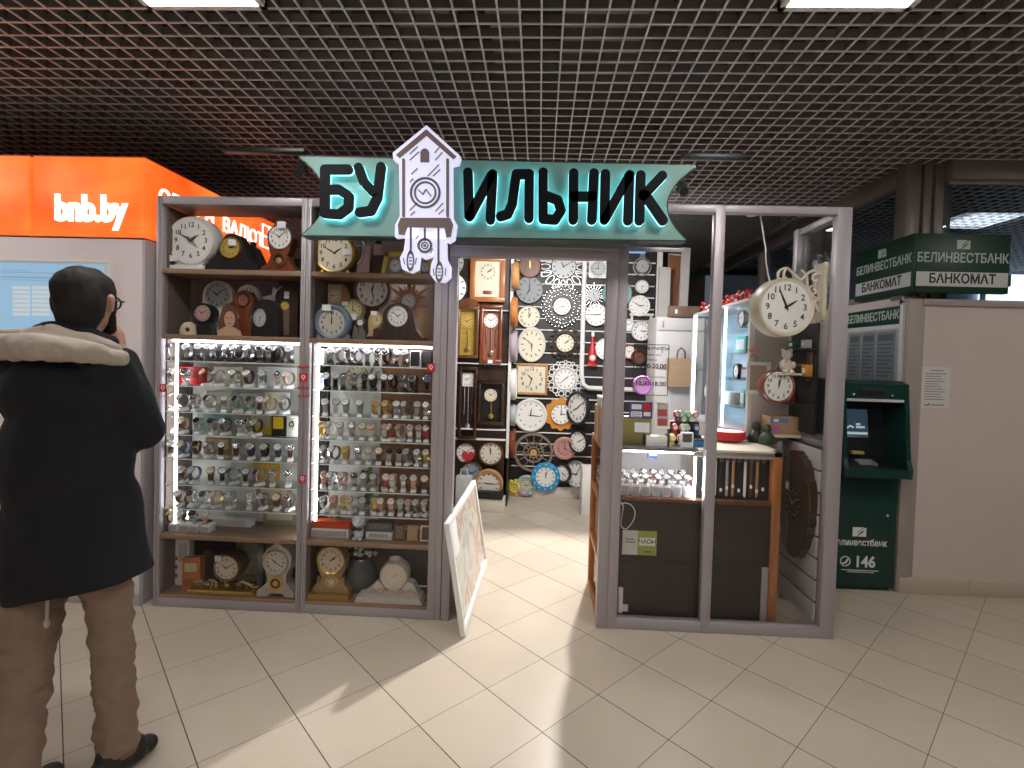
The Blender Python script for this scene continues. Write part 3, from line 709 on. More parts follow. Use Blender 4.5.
for i in range(4):
    for j in range(3): kp.bbox((-0.06 + i * 0.03, -0.03 + j * 0.028, 0.868 + j * 0.0066), (-0.037 + i * 0.03, -0.008 + j * 0.028, 0.884 + j * 0.0066), 0.002)
kp.build('keypad', GREY, atm)
lt = MB(); leaf_logo(lt, -0.03, 0.405, 0.045, -0.001); lt.build('bank_logo', LETW, atm, smooth=False); lt = MB()
add_text(lt, 'Белинвестбанк', 0.062, -0.028, -0.003, 0.335 - 0.005, 0.0012, 0.001, sx=0.80); lt.build('bank_name', LETW, atm, smooth=False); lt = MB()
add_text(lt, '146', 0.105, 0.015, -0.003, 0.197, 0.003, 0.001, sx=0.9); lt.build('phone_number', LETW, atm, smooth=False); lt = MB()
lt.ring(-0.115, 0.2, 0.032, 0.007, -0.003, -0.001, 24).stroke([(-0.13, 0.185), (-0.112, 0.19), (-0.1, 0.212)], 0.012, -0.003, -0.001)
for (z, a_, b_) in ((0.138, -0.14, 0.11), (0.126, -0.10, 0.08)): lt.box((a_, -0.002, z), (b_, -0.001, z + 0.005))
lt.build('phone_symbol', LETW, atm, smooth=False)

# information board on the side wall over the machine (looks to -X)
RX = Matrix.Rotation(-pi / 2, 4, 'Z')          # local -Y -> -X ; local x -> -Y
ib = thing('information_board', 'bank information board with grey sheets on the side wall above the bank machine', 'notice board', (WX, 3.87, 1.40), -pi / 2)
MB().bbox((-0.30, -0.02, 0.02), (0.30, 0, 0.56), 0.003).build('backboard', mat('board_grey', (0.34, 0.36, 0.36), 0.4), ib)
MB().bbox((-0.30, -0.03, 0.435), (0.285, -0.02, 0.555), 0.003).build('header', SGREEN, ib)
MB().bbox((-0.30, -0.024, 0.40), (0.285, -0.02, 0.432), 0.001).build('caption_strip', STRIPW, ib)
tt = MB(); add_text(tt, 'БЕЛИНВЕСТБАНК', 0.085, 0.0, -0.031, 0.495, 0.001, 0.001, sx=0.78); tt.build('header_lettering', LETG, ib, smooth=False)
MB().bbox((0.287, -0.026, -0.01), (0.312, 0, 0.57), 0.003).build('edge_strip', STRIPW, ib)
GS = mat('info_sheet', (0.20, 0.22, 0.23), 0.5); GT = mat('info_sheet_text', (0.10, 0.12, 0.13), 0.6)
for (a_, b_) in ((-0.27, -0.13), (-0.11, 0.04), (0.06, 0.25)):
    s_ = MB().box((a_, -0.0225, 0.04), (b_, -0.0201, 0.385)).build('sheet', GS, ib, smooth=False)
    li = MB().box((a_ + 0.015, -0.0235, 0.32), (b_ - 0.015, -0.0225, 0.365))
    for k in range(9): li.box((a_ + 0.015, -0.0235, 0.29 - k * 0.028), (b_ - 0.015 - 0.02 * (k % 3), -0.0225, 0.30 - k * 0.028))
    li.build('sheet_text', GT, s_, smooth=False)

# corner sign
cs = thing('corner_sign', 'dark green two sided bank sign on the wall corner above the panelled wall', 'sign', (2.45, 3.465, 2.035))
MB().bbox((0, 0, 0), (0.605, 0.045, 0.385), 0.004).bbox((-0.008, 0.0, 0), (0.010, 0.615, 0.385), 0.003).build('box', SGREEN, cs)
MB().bbox((0.012, -0.004, 0.04), (0.595, 0.0, 0.135), 0.002).build('front_strip', STRIPW, cs)
MB().bbox((-0.012, 0.015, 0.04), (-0.008, 0.6, 0.135), 0.002).build('side_strip', STRIPW, cs)
MB().bbox((0.605, 0.005, 0.05), (0.625, 0.04, 0.13), 0.004).build('end_cap', GREEND, cs)
f1 = MB(); add_text(f1, 'БЕЛИНВЕСТБАНК', 0.085, 0.305, -0.001, 0.225, 0.0012, 0.0008, sx=0.78); leaf_logo(f1, 0.305, 0.315, 0.042, -0.0005); f1.build('front_lettering', LETG, cs, smooth=False)
f2 = MB(); M2 = Matrix.Rotation(-pi / 2, 4, 'Z'); add_text(f2, 'БЕЛИНВЕСТБАНК', 0.085, -0.31, -0.009, 0.225, 0.0012, 0.0008, M=M2, sx=0.78); leaf_logo(f2, -0.31, 0.315, 0.042, -0.0085, M2); f2.build('side_lettering', LETG, cs, smooth=False)
f3 = MB(); add_text(f3, 'БАНКОМАТ', 0.085, 0.305, -0.0045, 0.088, 0.0022, 0.0008, sx=0.88); f3.build('strip_lettering', INK, cs, smooth=False); f3 = MB(); add_text(f3, 'БАНКОМАТ', 0.085, -0.31, -0.0125, 0.088, 0.0022, 0.0008, M=M2, sx=0.88); f3.build('strip_lettering', INK, cs, smooth=False)

# paper notice on the panelled wall
pn = thing('paper_notice', 'white printed paper notice taped to the beige wall beside the bank machine', 'notice', at(934, 408, WY + 0.0105))
k = px_m(WY)
MB().box((-14 * k, -0.001, 0), (14 * k, 0.001, 40 * k)).build('sheet', mat('notice_paper', (0.66, 0.63, 0.62), 0.7), pn, smooth=False)
pt = MB().box((-5 * k, -0.002, 36 * k), (7 * k, -0.001, 37 * k)).stroke([(-9 * k, 3 * k), (-6 * k, 2.5 * k), (-5 * k, 4 * k)], 1.6 * k, -0.002, -0.001).box((-3 * k, -0.002, 2.4 * k), (9 * k, -0.001, 3.6 * k))
for q in range(11): pt.box((-10 * k, -0.002, (33 - q * 2.5) * k), ((10 - (q * 5) % 7) * k, -0.001, (33.8 - q * 2.5) * k))
pt.build('print', mat('notice_print', (0.22, 0.22, 0.24), 0.7), pn, smooth=False)

# ---------------------------------------------------------------- framed picture leaning by the doorway
def picture_material():
    m, nt, b = nt_mat('pastel_painting')
    tc = nt.nodes.new('ShaderNodeTexCoord'); n = nt.nodes.new('ShaderNodeTexNoise'); n.inputs['Scale'].default_value = 5; n.inputs['Detail'].default_value = 7; n.inputs['Distortion'].default_value = 0.8
    cr = nt.nodes.new('ShaderNodeValToRGB'); e = cr.color_ramp.elements
    e[0].position = 0.3; e[0].color = (0.30, 0.36, 0.33, 1); e[1].position = 0.72; e[1].color = (0.66, 0.58, 0.50, 1)
    x = e.new(0.48); x.color = (0.62, 0.60, 0.54, 1); x = e.new(0.6); x.color = (0.50, 0.34, 0.24, 1)
    nt.links.new(tc.outputs['Object'], n.inputs['Vector']); nt.links.new(n.outputs['Fac'], cr.inputs['Fac']); nt.links.new(cr.outputs['Color'], b.inputs['Base Color'])
    b.inputs['Roughness'].default_value = 0.25
    return m
lp = thing('framed_picture', 'large white framed pastel picture leaning in the shop doorway', 'picture', (-0.372, 2.70, 0.0))
ex = Vector((0.02, 0.98, 0)).normalized(); ez = Vector((-0.105, 0.0, 0.607)).normalized(); ey = ez.cross(ex)
lp.matrix_world = Matrix.Translation((-0.372, 2.70, 0.004)) @ Matrix((ex, ey, ez)).transposed().to_4x4()
L_, H_ = 0.98, 0.625
fr = MB()
for a_, b_ in (((0, 0), (L_, 0.045)), ((0, H_ - 0.03), (L_, H_)), ((0, 0.045), (0.03, H_ - 0.03)), ((L_ - 0.03, 0.045), (L_, H_ - 0.03))):
    fr.bbox((a_[0], -0.018, a_[1]), (b_[0], 0.012, b_[1]), 0.003)
fr.build('frame', WHITE, lp)
MB().box((0.03, -0.004, 0.045), (L_ - 0.03, 0.008, H_ - 0.03)).build('canvas', picture_material(), lp, smooth=False)
MB().box((0.03, -0.0195, 0.42), (0.16, -0.0182, 0.60)).build('price_sheet', TAG, lp, smooth=False)

# ---------------------------------------------------------------- clocks
MARKS = {}
def marks_mesh(style, m):
    k = (style, m.name)
    if k in MARKS: return MARKS[k]
    mb = MB()
    for h in range(12):
        a = pi / 2 - (h if h else 12) * pi / 6; c_, s_ = cos(a), sin(a)
        if style == 'dash':
            mb.stroke([(0.74 * c_, 0.74 * s_), (0.90 * c_, 0.90 * s_)], 0.075, -0.001, 0, n=3)
        elif style == 'dots':
            mb.stroke([(0.82 * c_, 0.82 * s_), (0.821 * c_, 0.821 * s_)], 0.10, -0.001, 0, n=5)
        elif style == 'arabic':
            add_text(mb, str(h or 12), 0.34, 0.76 * c_, -0.001, 0.76 * s_, 0.006)
        elif style == 'roman':
            T = Matrix.Rotation(-(a - pi / 2), 4, 'Y')
            add_text(mb, ['XII', 'I', 'II', 'III', 'IV', 'V', 'VI', 'VII', 'VIII', 'IX', 'X', 'XI'][h], 0.27, 0, -0.001, 0.77, 0.006, M=T, sx=0.8)
    MARKS[k] = mb.mesh('hour_marks', m, smooth=False)
    return MARKS[k]
def hand_mesh(name, L, wd, m, y0):
    return MB().prism([(-wd * 0.7, -L * 0.18), (wd * 0.7, -L * 0.18), (wd, L * 0.35), (wd * 0.35, L), (-wd * 0.35, L), (-wd, L * 0.35)], y0 - 0.0008, y0).mesh(name, m, smooth=False)
def dial(r, rf, y, face=DIAL, num='dash', t=(10, 9), hands=INK, sz=1.0, ink=INK, cx=0.0, cz=0.0, rot=0.0):
    # a clock face of radius rf at depth y on the thing r: face, hour marks and two hands
    o = MB().lathe([(0, y), (rf, y), (rf, y + 0.003), (0, y + 0.003)], 32, sz=sz).build('face', face, r, (cx, 0, cz), smooth=False)
    if num:
        q = bpy.data.objects.new('hour_marks', marks_mesh(num, ink)); COL.objects.link(q); q.parent = r
        q.location = (cx, y - 0.0006, cz); q.scale = (rf, 1, rf * sz); q.rotation_euler = (0, 0, 0)
    ha = (t[0] % 12 + t[1] / 60) * pi / 6; ma = t[1] * pi / 30
    for nm, L, wd, a, dy in (('hour_hand', 0.5, 0.05, ha, 0.0025), ('minute_hand', 0.76, 0.038, ma, 0.004)):
        q = bpy.data.objects.new(nm, hand_mesh(nm, L * rf, wd * rf, hands, 0)); COL.objects.link(q); q.parent = r
        q.location = (cx, y - dy, cz); q.rotation_euler = (0, a, 0); q.scale = (1, 1, sz if sz > 1 else 1)
    return o
def price_tag(r, x, y, z, wd=0.022, hh=0.016):
    return MB().box((x - wd / 2, y - 0.001, z - hh / 2), (x + wd / 2, y, z + hh / 2)).build('price_tag', TAG, r, smooth=False)
def clock(label, px, py, rp, Y, rim=BLACK, rw=0.14, depth=0.035, face=DIAL, num='dash', t=(10, 9), ry=None, yaw=0.0, group=None, name='wall_clock', cat='clock', hands=INK, ink=INK, ptag=False, smooth_rim=True):
    k = px_m(Y); R = rp * k; sz = (ry / rp) if ry else 1.0
    if yaw: R = (ry or rp) * k; sz = 1.0
    c_ = at(px, py, Y)
    r = thing(name, label, cat, c_, yaw, group)
    rf = R * (1 - rw)
    MB().lathe([(R * 0.96, 0), (R, -depth * 0.25), (R, -depth * 0.75), (R * (1 - rw * 0.35), -depth), (rf * 1.02, -depth * 0.9), (rf, -depth * 0.6)], 36, sz=sz).build('rim', rim, r)
    dial(r, rf * 0.995, -depth * 0.62, face, num, t, hands, sz, ink)
    if ptag: price_tag(r, -R * 0.25, -depth - 0.002, R * 0.55, R * 0.4, R * 0.3)
    r['R'] = R
    return r
GR = 'clocks on the rear display wall'
def rear(label, px, py, rp, **kw):
    kw.setdefault('group', GR); kw.setdefault('Y', RY - 0.024)
    Y = kw.pop('Y'); return clock(label, px, py, rp, Y, **kw)
PALEG = mat('pale_grey', (0.44, 0.45, 0.46), 0.4); TEAL = mat('teal_paint', (0.16, 0.36, 0.35), 0.45)
OFFW2 = mat('ivory_paint', (0.72, 0.68, 0.58), 0.45); BLUE = mat('bright_blue', (0.02, 0.30, 0.60), 0.4); ORNG = mat('amber_orange', (0.62, 0.27, 0.04), 0.45)
PINKD = mat('pink_dish', (0.52, 0.26, 0.24), 0.35, noise=0.3, nscale=40); BRGREY = mat('bronze_grey', (0.30, 0.25, 0.20), 0.4, 0.5)
YEL = mat('yellow_paint', (0.75, 0.58, 0.08), 0.5); MAUVE = mat('mauve_paint', (0.40, 0.33, 0.38), 0.5); PURPLE = mat('purple_paint', (0.42, 0.12, 0.46), 0.5)

# rear wall, between the white post and the pipe
rear('dark brown round clock highest over the silver disc clock', 530, 267, 11.5, rim=BRWOOD, face=BRWOOD, num=None, hands=GOLD, t=(12, 0))
rear('silver disc clock with a grey face under the dark brown round clock', 529.5, 290, 13.7, rim=GREY, rw=0.10, face=mat('mid_grey_dial', (0.26, 0.28, 0.29), 0.5), t=(7, 0))
rear('cream round clock with Roman numerals under the silver disc', 529, 317, 11, rim=CREAM, rw=0.08, face=CREAM, num='roman', t=(1, 0))
rear('oval white rimmed cream clock above the square wooden one', 531.6, 344.5, 14, ry=17.5, rim=OFFW2, rw=0.2, face=CREAM, t=(5, 52))
rear('large plain white round clock with a grey spot at its foot', 530.5, 415, 16.6, rim=WHITE, rw=0.18, face=DIAL, num='dots', t=(12, 16), depth=0.045)
r = rear('small cream clock with a tall hour hand in a black beaded wreath', 562, 306.5, 8.8, rim=DIAL, rw=0.1, t=(3, 40), num='dash')
bd = MB(); R = r['R']; random.seed(3)
for k_ in range(3):
    for i in range(26 + 6 * k_):
        a = 2 * pi * i / (26 + 6 * k_) + 0.3 * k_; q = R * (1.45 + 0.42 * k_) + random.uniform(-.1, .1) * R
        bd.sphere((q * cos(a), -0.02, q * sin(a)), R * 0.10, 6, 4)
bd.build('beaded_wreath', SILVER, r); MB().ring(0, 0, R * 1.65, R * 1.1, -0.012, 0, 36).build('wreath_backing', BLACK, r)
r = rear('cream clock in a black carved wreath above the lacy white one', 565, 343, 9.5, rim=DKWOOD, rw=0.08, face=CREAM, t=(2, 8))
wr = MB(); R = r['R']
for i in range(16):
    a = 2 * pi * i / 16; wr.ring(R * 1.5 * cos(a), R * 1.5 * sin(a), R * 0.27, R * 0.14, -0.02, 0, 10)
wr.ring(0, 0, R * 1.15, R * 0.16, -0.02, 0).build('carved_wreath', DKWOOD, r)
r = rear('white clock in a lacy white scalloped frame beside the square wooden clock', 565, 379, 10.7, rim=WHITE, rw=0.12, t=(1, 38))
lc = MB(); R = r['R']
for i in range(14):
    a = 2 * pi * i / 14; lc.ring(R * 1.4 * cos(a), R * 1.4 * sin(a), R * 0.24, R * 0.1, -0.018, 0, 12)
for i in range(14):
    a = 2 * pi * (i + .5) / 14; lc.ring(R * 1.6 * cos(a), R * 1.6 * sin(a), R * 0.14, R * 0.08, -0.018, 0, 10)
lc.ring(0, 0, R * 1.1, R * 0.1, -0.018, 0).build('lace_frame', WHITE, r)
r = rear('large silver clock with looped flower petals at the top of the wall', 563.5, 267, 12.8, rim=SILVER, rw=0.1, face=PALEG, t=(11, 10))
pe = MB(); R = r['R']
for i in range(16):
    a = 2 * pi * i / 16; T = Matrix.Rotation(-a, 4, 'Y') @ Matrix.Translation((R * 1.42, 0, 0))
    pe.ring(0, 0, R * 0.36, R * 0.09, -0.012, 0, 14, 1.15, 0.55, M=T)
pe.build('petal_frame', GREY, r)
r = rear('white clock in an orange petalled frame behind the black rimmed clock', 561, 414, 10.5, rim=ORNG, rw=0.07, t=(3, 0), Y=RY - 0.024)
pe = MB(); R = r['R']
pe.prism([(R * (1.52 + 0.10 * cos(12 * a)) * cos(a), R * (1.52 + 0.10 * cos(12 * a)) * sin(a)) for a in [2 * pi * i / 96 for i in range(96)]], -0.012, 0.0)
pe.build('petal_frame', ORNG, r, smooth=False)
# square wooden clock
k = px_m(RY); q = at(531.7, 379, RY - 0.024); r = thing('wall_clock', 'square wooden clock with a cream face and large numerals on the rear wall', 'clock', q, group=GR)
hw, hh = 15.7 * k, 15.5 * k; fr = MB(); bw = 2.2 * k
for a_, b_ in (((-hw, hh - bw), (hw, hh)), ((-hw, -hh), (hw, -hh + bw)), ((-hw, -hh + bw), (-hw + bw, hh - bw)), ((hw - bw, -hh + bw), (hw, hh - bw))): fr.bbox((a_[0], -0.035, a_[1]), (b_[0], 0, b_[1]), 0.003)
fr.build('frame', HONEY, r); MB().box((-hw + bw, -0.018, -hh + bw), (hw - bw, -0.012, hh - bw)).build('backplate', CREAM, r, smooth=False)
dial(r, hw - bw * 1.2, -0.021, CREAM, 'arabic', (10, 33))
# skeleton gear clock
q = at(533.5, 452, RY - 0.024); r = thing('wall_clock', 'large open bronze skeleton clock with wheel shaped rings', 'clock', q, group=GR); R = 19.5 * k
sk = MB().ring(0, 0, R * 0.94, R * 0.12, -0.03, 0, 40).ring(0, 0, R * 0.5, R * 0.07, -0.03, -0.005, 30).ring(0, 0, R * 0.27, R * 0.06, -0.03, -0.005, 24)
for i in range(12):
    a = 2 * pi * i / 12; sk.stroke([(R * 0.5 * cos(a), R * 0.5 * sin(a)), (R * 0.9 * cos(a), R * 0.9 * sin(a))], R * 0.04, -0.02, -0.008)
for i in range(6):
    a = 2 * pi * i / 6 + .3; sk.ring(R * 0.36 * cos(a), R * 0.36 * sin(a), R * 0.1, R * 0.05, -0.025, -0.008, 12)
sk.build('skeleton_frame', BRGREY, r); dial(r, R * 0.17, -0.026, GOLD, None, (10, 10))
rear('round pink patterned dish clock beside the skeleton clock', 564.5, 448, 11.5, rim=PINKD, rw=0.3, face=PINKD, num='roman', t=(4, 0))
r = rear('bright blue ringed clock low on the rear wall', 545.6, 476.5, 14.6, rim=BLUE, rw=0.32, t=(12, 2), depth=0.03, Y=RY - 0.05)
dm = MB()
for i in range(12):
    a = 2 * pi * i / 12; dm.cyl((r['R'] * .84 * cos(a), -0.031, r['R'] * .84 * sin(a)), (r['R'] * .84 * cos(a), -0.029, r['R'] * .84 * sin(a)), r['R'] * 0.05, n=8)
dm.build('rim_dots', WHITE, r)
# angled black rimmed clocks on the short return
rear('tall black rimmed white clock turned toward the passage', 580, 408, 17, ry=17, rim=BLACK, rw=0.16, num='arabic', t=(8, 9), yaw=-0.95, depth=0.06, Y=RY - 0.14, face=DIAL)
rear('smaller black rimmed clock turned toward the passage below the tall one', 580, 441.5, 11.5, ry=11.5, rim=BLACK, rw=0.14, num='roman', t=(2, 10), yaw=-0.75, depth=0.05, Y=RY - 0.09)
rear('small black rimmed clock beside the blue ringed clock', 564, 472.5, 9.5, ry=9.5, rim=BLACK, rw=0.18, t=(4, 20), yaw=-0.6, depth=0.05, Y=RY - 0.06)
rear('grey rimmed clock behind the leaning white panel', 578, 474, 13.5, ry=13.5, rim=GREY, rw=0.12, t=(9, 5), yaw=-0.7, depth=0.05, Y=RY - 0.11)
r = rear('small yellow daisy clock lowest by the white post', 514.5, 487, 5, rim=YEL, rw=0.2, face=YEL, t=(10, 10), Y=RY - 0.04)
pe = MB(); R = r['R']
for i in range(9):
    a = 2 * pi * i / 9; pe.sphere((R * 1.3 * cos(a), -0.008, R * 1.3 * sin(a)), (R * 0.42, 0.006, R * 0.42), 8, 5)
pe.build('petals', YEL, r)
CHILD = mat('child_clock_print', (0.55, 0.55, 0.42), 0.6)
def spotted():
    m, nt, b = nt_mat('spotted_print'); tc = nt.nodes.new('ShaderNodeTexCoord'); v = nt.nodes.new('ShaderNodeTexVoronoi'); v.inputs['Scale'].default_value = 28
    hs = nt.nodes.new('ShaderNodeHueSaturation'); hs.inputs['Saturation'].default_value = 0.75; hs.inputs['Value'].default_value = 0.75
    nt.links.new(tc.outputs['Object'], v.inputs['Vector']); nt.links.new(v.outputs['Color'], hs.inputs['Color']); nt.links.new(hs.outputs[0], b.inputs['Base Color']); return m
rear('round clock with a many coloured print beside the blue ringed clock', 526.5, 485, 10.5, rim=spotted(), rw=0.35, face=CHILD, t=(10, 10), Y=RY - 0.03)
# clocks beyond the white pipe and behind the counter window
r = rear('square white rounded clock highest by the white pipe', 598, 269, 8.6, rim=WHITE, rw=0.12, face=PALEG, num='roman', t=(9, 0))
R = r['R']; MB().bbox((-R * 1.08, -0.02, -R * 1.08), (R * 1.08, 0, R * 1.08), R * 0.25).build('square_case', WHITE, r)
r = rear('small starburst clock with thin rays beside the white pipe', 593.6, 295.6, 6.5, rim=SILVER, rw=0.1, face=PALEG, t=(11, 25)); rs = MB(); R = r['R']
for i in range(20):
    a = 2 * pi * i / 20; q = R * (2.0 if i % 2 else 1.6); rs.stroke([(R * cos(a), R * sin(a)), (q * cos(a), q * sin(a))], R * 0.08, -0.012, -0.004, n=3)
rs.build('rays', SILVER, r)
rear('white round clock with dark rim beside the white pipe under the starburst', 596, 315, 11, rim=WHITE, rw=0.06, t=(2, 45), num='dash')
rear('white clock with red spots above the crate of boxes', 606, 349, 11, rim=WHITE, rw=0.1, num='dots', ink=RED, t=(4, 0))
rear('large teal ringed clock half hidden by the door jamb', 617, 294, 14.5, rim=TEAL, rw=0.22, face=mat('dim_dial', (0.30, 0.33, 0.33), 0.5), num='roman', t=(10, 10), ink=TEAL)
r = rear('small grey clock with raised wings high behind the counter window', 642, 267, 6.8, rim=SILVER, rw=0.14, face=PALEG, t=(12, 20)); R = r['R']
MB().ring(0, 0, R * 1.25, R * 0.22, -0.012, 0).prism([(-R * .5, R), (R * .5, R), (R * .35, R * 2), (R * .7, R * 2.6), (-R * .7, R * 2.6), (-R * .35, R * 2)], -0.015, 0).build('winged_frame', SILVER, r)
rear('small pale blue clock under the winged grey clock', 641.5, 287, 6.8, rim=PALEG, rw=0.1, t=(2, 30))
rear('white round clock with long black hands behind the counter window', 639, 306, 10.5, rim=WHITE, rw=0.07, t=(2, 50), num='dots')
r = rear('white clock with blue rim on a white bracket shelf', 641, 331, 10, rim=mat('pale_blue', (0.55, 0.62, 0.74), 0.4), rw=0.12, num='arabic', t=(3, 15), Y=RY - 0.05); R = r['R']
MB().bbox((-R * 1.1, 0.0, R * 1.5), (R * 1.2, 0.048, R * 1.75), 0.003).box((-R, 0.02, R * 0.6), (-R * .8, 0.045, R * 1.6)).box((R * .9, 0.02, -R), (R * 1.1, 0.045, R * 1.6)).build('bracket_shelf', WHITE, r)
rear('tiny white clock left of the door jamb beside the teal ringed clock', 609, 325, 5, rim=WHITE, rw=0.12)
rear('tiny white clock just past the door jamb', 628, 325, 6, rim=WHITE, rw=0.12)
rear('white clock with a red lower edge behind the opening hours sign', 629, 352, 7, rim=RED, rw=0.15)
rear('dark twig wreath clock behind the opening hours sign', 638.5, 357.5, 8, rim=DKWOOD, rw=0.4, face=BRWOOD, num=None)
rear('round purple clock behind the opening hours sign', 642, 385, 9.5, rim=PURPLE, rw=0.2, face=mat('lilac', (0.60, 0.32, 0.62), 0.5), num=None, Y=4.2)
r = thing('blue_wall_lamp', 'small blue glowing lamp high behind the counter window', 'lamp', at(637, 249, RY - 0.025))
MB().bbox((-0.09, -0.05, -0.05), (0.09, 0, 0.05), 0.01).build('lamp_body', mat('blue_glow', (0.1, 0.3, 0.6), 0.4, 0, 0.6, (0.2, 0.5, 1)), r)
MB().bbox((-0.02, -0.03, 0.05), (0.02, 0, 0.08), 0.004).build('mount', WHITE, r)
# red bottle clock
q = at(592, 364, RY - 0.06); r = thing('gnome_figure', 'red and white pointed gnome figure with a round white belly on a rail', 'ornament', q); k = px_m(RY)
MB().vlathe([(3.6 * k, 0), (4.2 * k, 4 * k), (3.8 * k, 12 * k), (1.8 * k, 20 * k), (1.2 * k, 27 * k), (0, 28 * k)], 16).build('body', RED, r)
MB().vlathe([(1.6 * k, 27 * k), (1.7 * k, 31 * k), (0, 32 * k)], 12).build('cap', WHITE, r); MB().sphere((0, -3 * k, 6 * k), (3 * k, 2 * k, 3.2 * k)).build('belly', WHITE, r)
MB().bbox((-5 * k, -0.03, -2 * k), (5 * k, 0.035, 0), 0.004).build('perch', RED, r)

# edge-on clocks on the side return
GS_ = 'clocks on the side of the rear display'
def side(label, px, py, ry, rim, Y):
    q = atx(px, py, -0.288); k = px_m(q.y); r = thing('wall_clock', label, 'clock', (-0.2888, q.y, q.z), pi / 2, GS_); R = ry * k
    MB().lathe([(R * .95, 0), (R, -0.012), (R, -0.045), (R * .9, -0.06), (R * .84, -0.045)], 30).build('rim', rim, r); dial(r, R * .84, -0.047, CREAM, 'dash')
for a_ in (('honey wood clock seen edge on by the white post, topmost', 513, 276, 14, HONEY, 5.3), ('orange wood clock seen edge on under the topmost edge-on one', 511.5, 312, 15, ORWOOD, 5.3),
           ('mauve clock seen edge on beside the oval white rimmed clock', 511.5, 346, 16, MAUVE, 5.3), ('white clock seen edge on beside the square wooden clock', 511, 384, 16, WHITE, 5.3),
           ('pale grey clock seen edge on beside the plain white round clock', 510.5, 415, 11, PALEG, 5.3), ('red brown clock seen edge on beside the skeleton clock', 510, 443, 15, REDWOOD, 5.3)):
    side(*a_)

# white conduit running down the rear wall and turning right
pp = [at(585, 256, RY - 0.06), at(583, 320, RY - 0.06), at(581.5, 374, RY - 0.06)]
c1 = at(583, 384, RY - 0.06); c2 = at(588, 388, RY - 0.06)
pp += [c1, c2, at(640, 390, RY - 0.06)]
tag(MB().tube(pp, 0.026, 12).build('white_pipe', WHITE), 'white pipe running down the rear wall and bending to the side', 'pipe')

# left display stand
GL = 'clocks on the wooden display beside the passage'
YL = LY - 0.002
def left(label, px, py, rp, **kw):
    kw.setdefault('group', GL); Y = kw.pop('Y', YL); return clock(label, px, py, rp, Y, **kw)
left('large white clock with a grey sub-dial half hidden by the cabinet post', 452, 288, 16, rim=BLACK, rw=0.07, t=(9, 0), Y=4.6)
left('black rimmed clock at the very top half hidden by the cuckoo emblem', 451, 263, 15, rim=BLACK, rw=0.12, face=PALEG, Y=5.0)
k = px_m(LY)
def case_clock(label, x0, y0, x1, y1, case, name='wall_clock', cat='clock', depth=0.09, top=None):
    cx, cb = (x0 + x1) / 2, y1
    q = at(cx, cb, YL); r = thing(name, label, cat, q, group=GL); hw = (x1 - x0) / 2 * k; H = (y1 - y0) * k
    return r, hw, H
r, hw, H = case_clock('orange brown wooden wall clock with a cream panel and plaque', 470, 257, 505, 302.5, HONEY)
fr = MB(); bw = 5 * k
for a_, b_ in (((-hw, H - bw), (hw, H)), ((-hw, 0), (hw, bw)), ((-hw, bw), (-hw + bw, H - bw)), ((hw - bw, bw), (hw, H - bw))): fr.bbox((a_[0], -0.06, a_[1]), (b_[0], 0, b_[1]), 0.006)
fr.build('frame', ORWOOD, r); MB().box((-hw + bw, -0.025, bw), (hw - bw, -0.015, H - bw)).build('backplate', CREAM, r, smooth=False)
dial(r, 8.8 * k, -0.028, CREAM, 'arabic', (2, 8), cz=H - bw - 10.5 * k); MB().bbox((-4.5 * k, -0.03, bw + 3 * k), (4.5 * k, -0.025, bw + 6.5 * k), 0.002).build('plaque', BRWOOD, r)
def pend_clock(label, x0, y0, x1, y1, case, fpx, fpy, fr_, face, glass_col, arch=False, pediment=False, square=False, rods=3, t=(10, 9)):
    r, hw, H = case_clock(label, x0, y0, x1, y1, case)
    body = MB(); bw = 3.0 * k; hd = H * 0.86 if (arch or pediment) else H
    for a_, b_ in (((-hw, hd - bw), (hw, hd)), ((-hw, 0), (hw, bw)), ((-hw, bw), (-hw + bw, hd - bw)), ((hw - bw, bw), (hw, hd - bw))): body.bbox((a_[0], -0.09, a_[1]), (b_[0], 0, b_[1]), 0.005)
    body.build('case', case, r); MB().box((-hw + bw, -0.02, bw), (hw - bw, -0.01, hd - bw)).build('backboard', glass_col, r, smooth=False)
    if arch: MB().prism([(-hw, hd)] + [(hw * cos(pi - pi * i / 14), hd + (H - hd) * sin(pi * i / 14)) for i in range(15)] + [(hw, hd)], -0.09, 0).build('arched_top', case, r, smooth=False)
    if pediment: MB().prism([(-hw * 1.05, hd), (hw * 1.05, hd), (hw * .9, hd + 2 * k), (0, H), (-hw * .9, hd + 2 * k)], -0.1, 0).build('pediment', case, r, smooth=False)
    f = at(fpx, fpy, YL); cx, cz = f.x - r.location.x, f.z - r.location.z
    if square: MB().box((cx - fr_ * k * 1.1, -0.03, cz - fr_ * k * 1.1), (cx + fr_ * k * 1.1, -0.022, cz + fr_ * k * 1.1)).build('square_dial', DIAL, r, smooth=False)
    dial(r, fr_ * k, -0.034, face, 'dash', t, cx=cx, cz=cz)
    lo = bw + 3 * k; hi = cz - fr_ * k * 1.2
    for i in range(rods):
        x_ = (i - (rods - 1) / 2) * hw * 0.42
        MB().cyl((x_, -0.04, lo + (hi - lo) * (.18 if i == rods // 2 else .4)), (x_, -0.04, hi), 0.7 * k, n=8).build('pendulum_rod' if i == rods // 2 else 'weight', GOLD if rods == 1 else SILVER, r)
    MB().lathe([(0, -0.05), (2.6 * k, -0.045), (2.6 * k, -0.038), (0, -0.034)], 16).build('pendulum_bob', SILVER if rods > 1 else GOLD, r, (0, 0, lo + (hi - lo) * .15))
    return r
pend_clock('dark arched case clock with a yellow dial and brass fretwork', 457, 299, 479, 358, BRWOOD, 467.8, 322, 6.6, BRASSDIAL, mat('brass_fretwork', (0.55, 0.38, 0.08), 0.4, 0.4, noise=0.6, nscale=60), arch=True, rods=1)
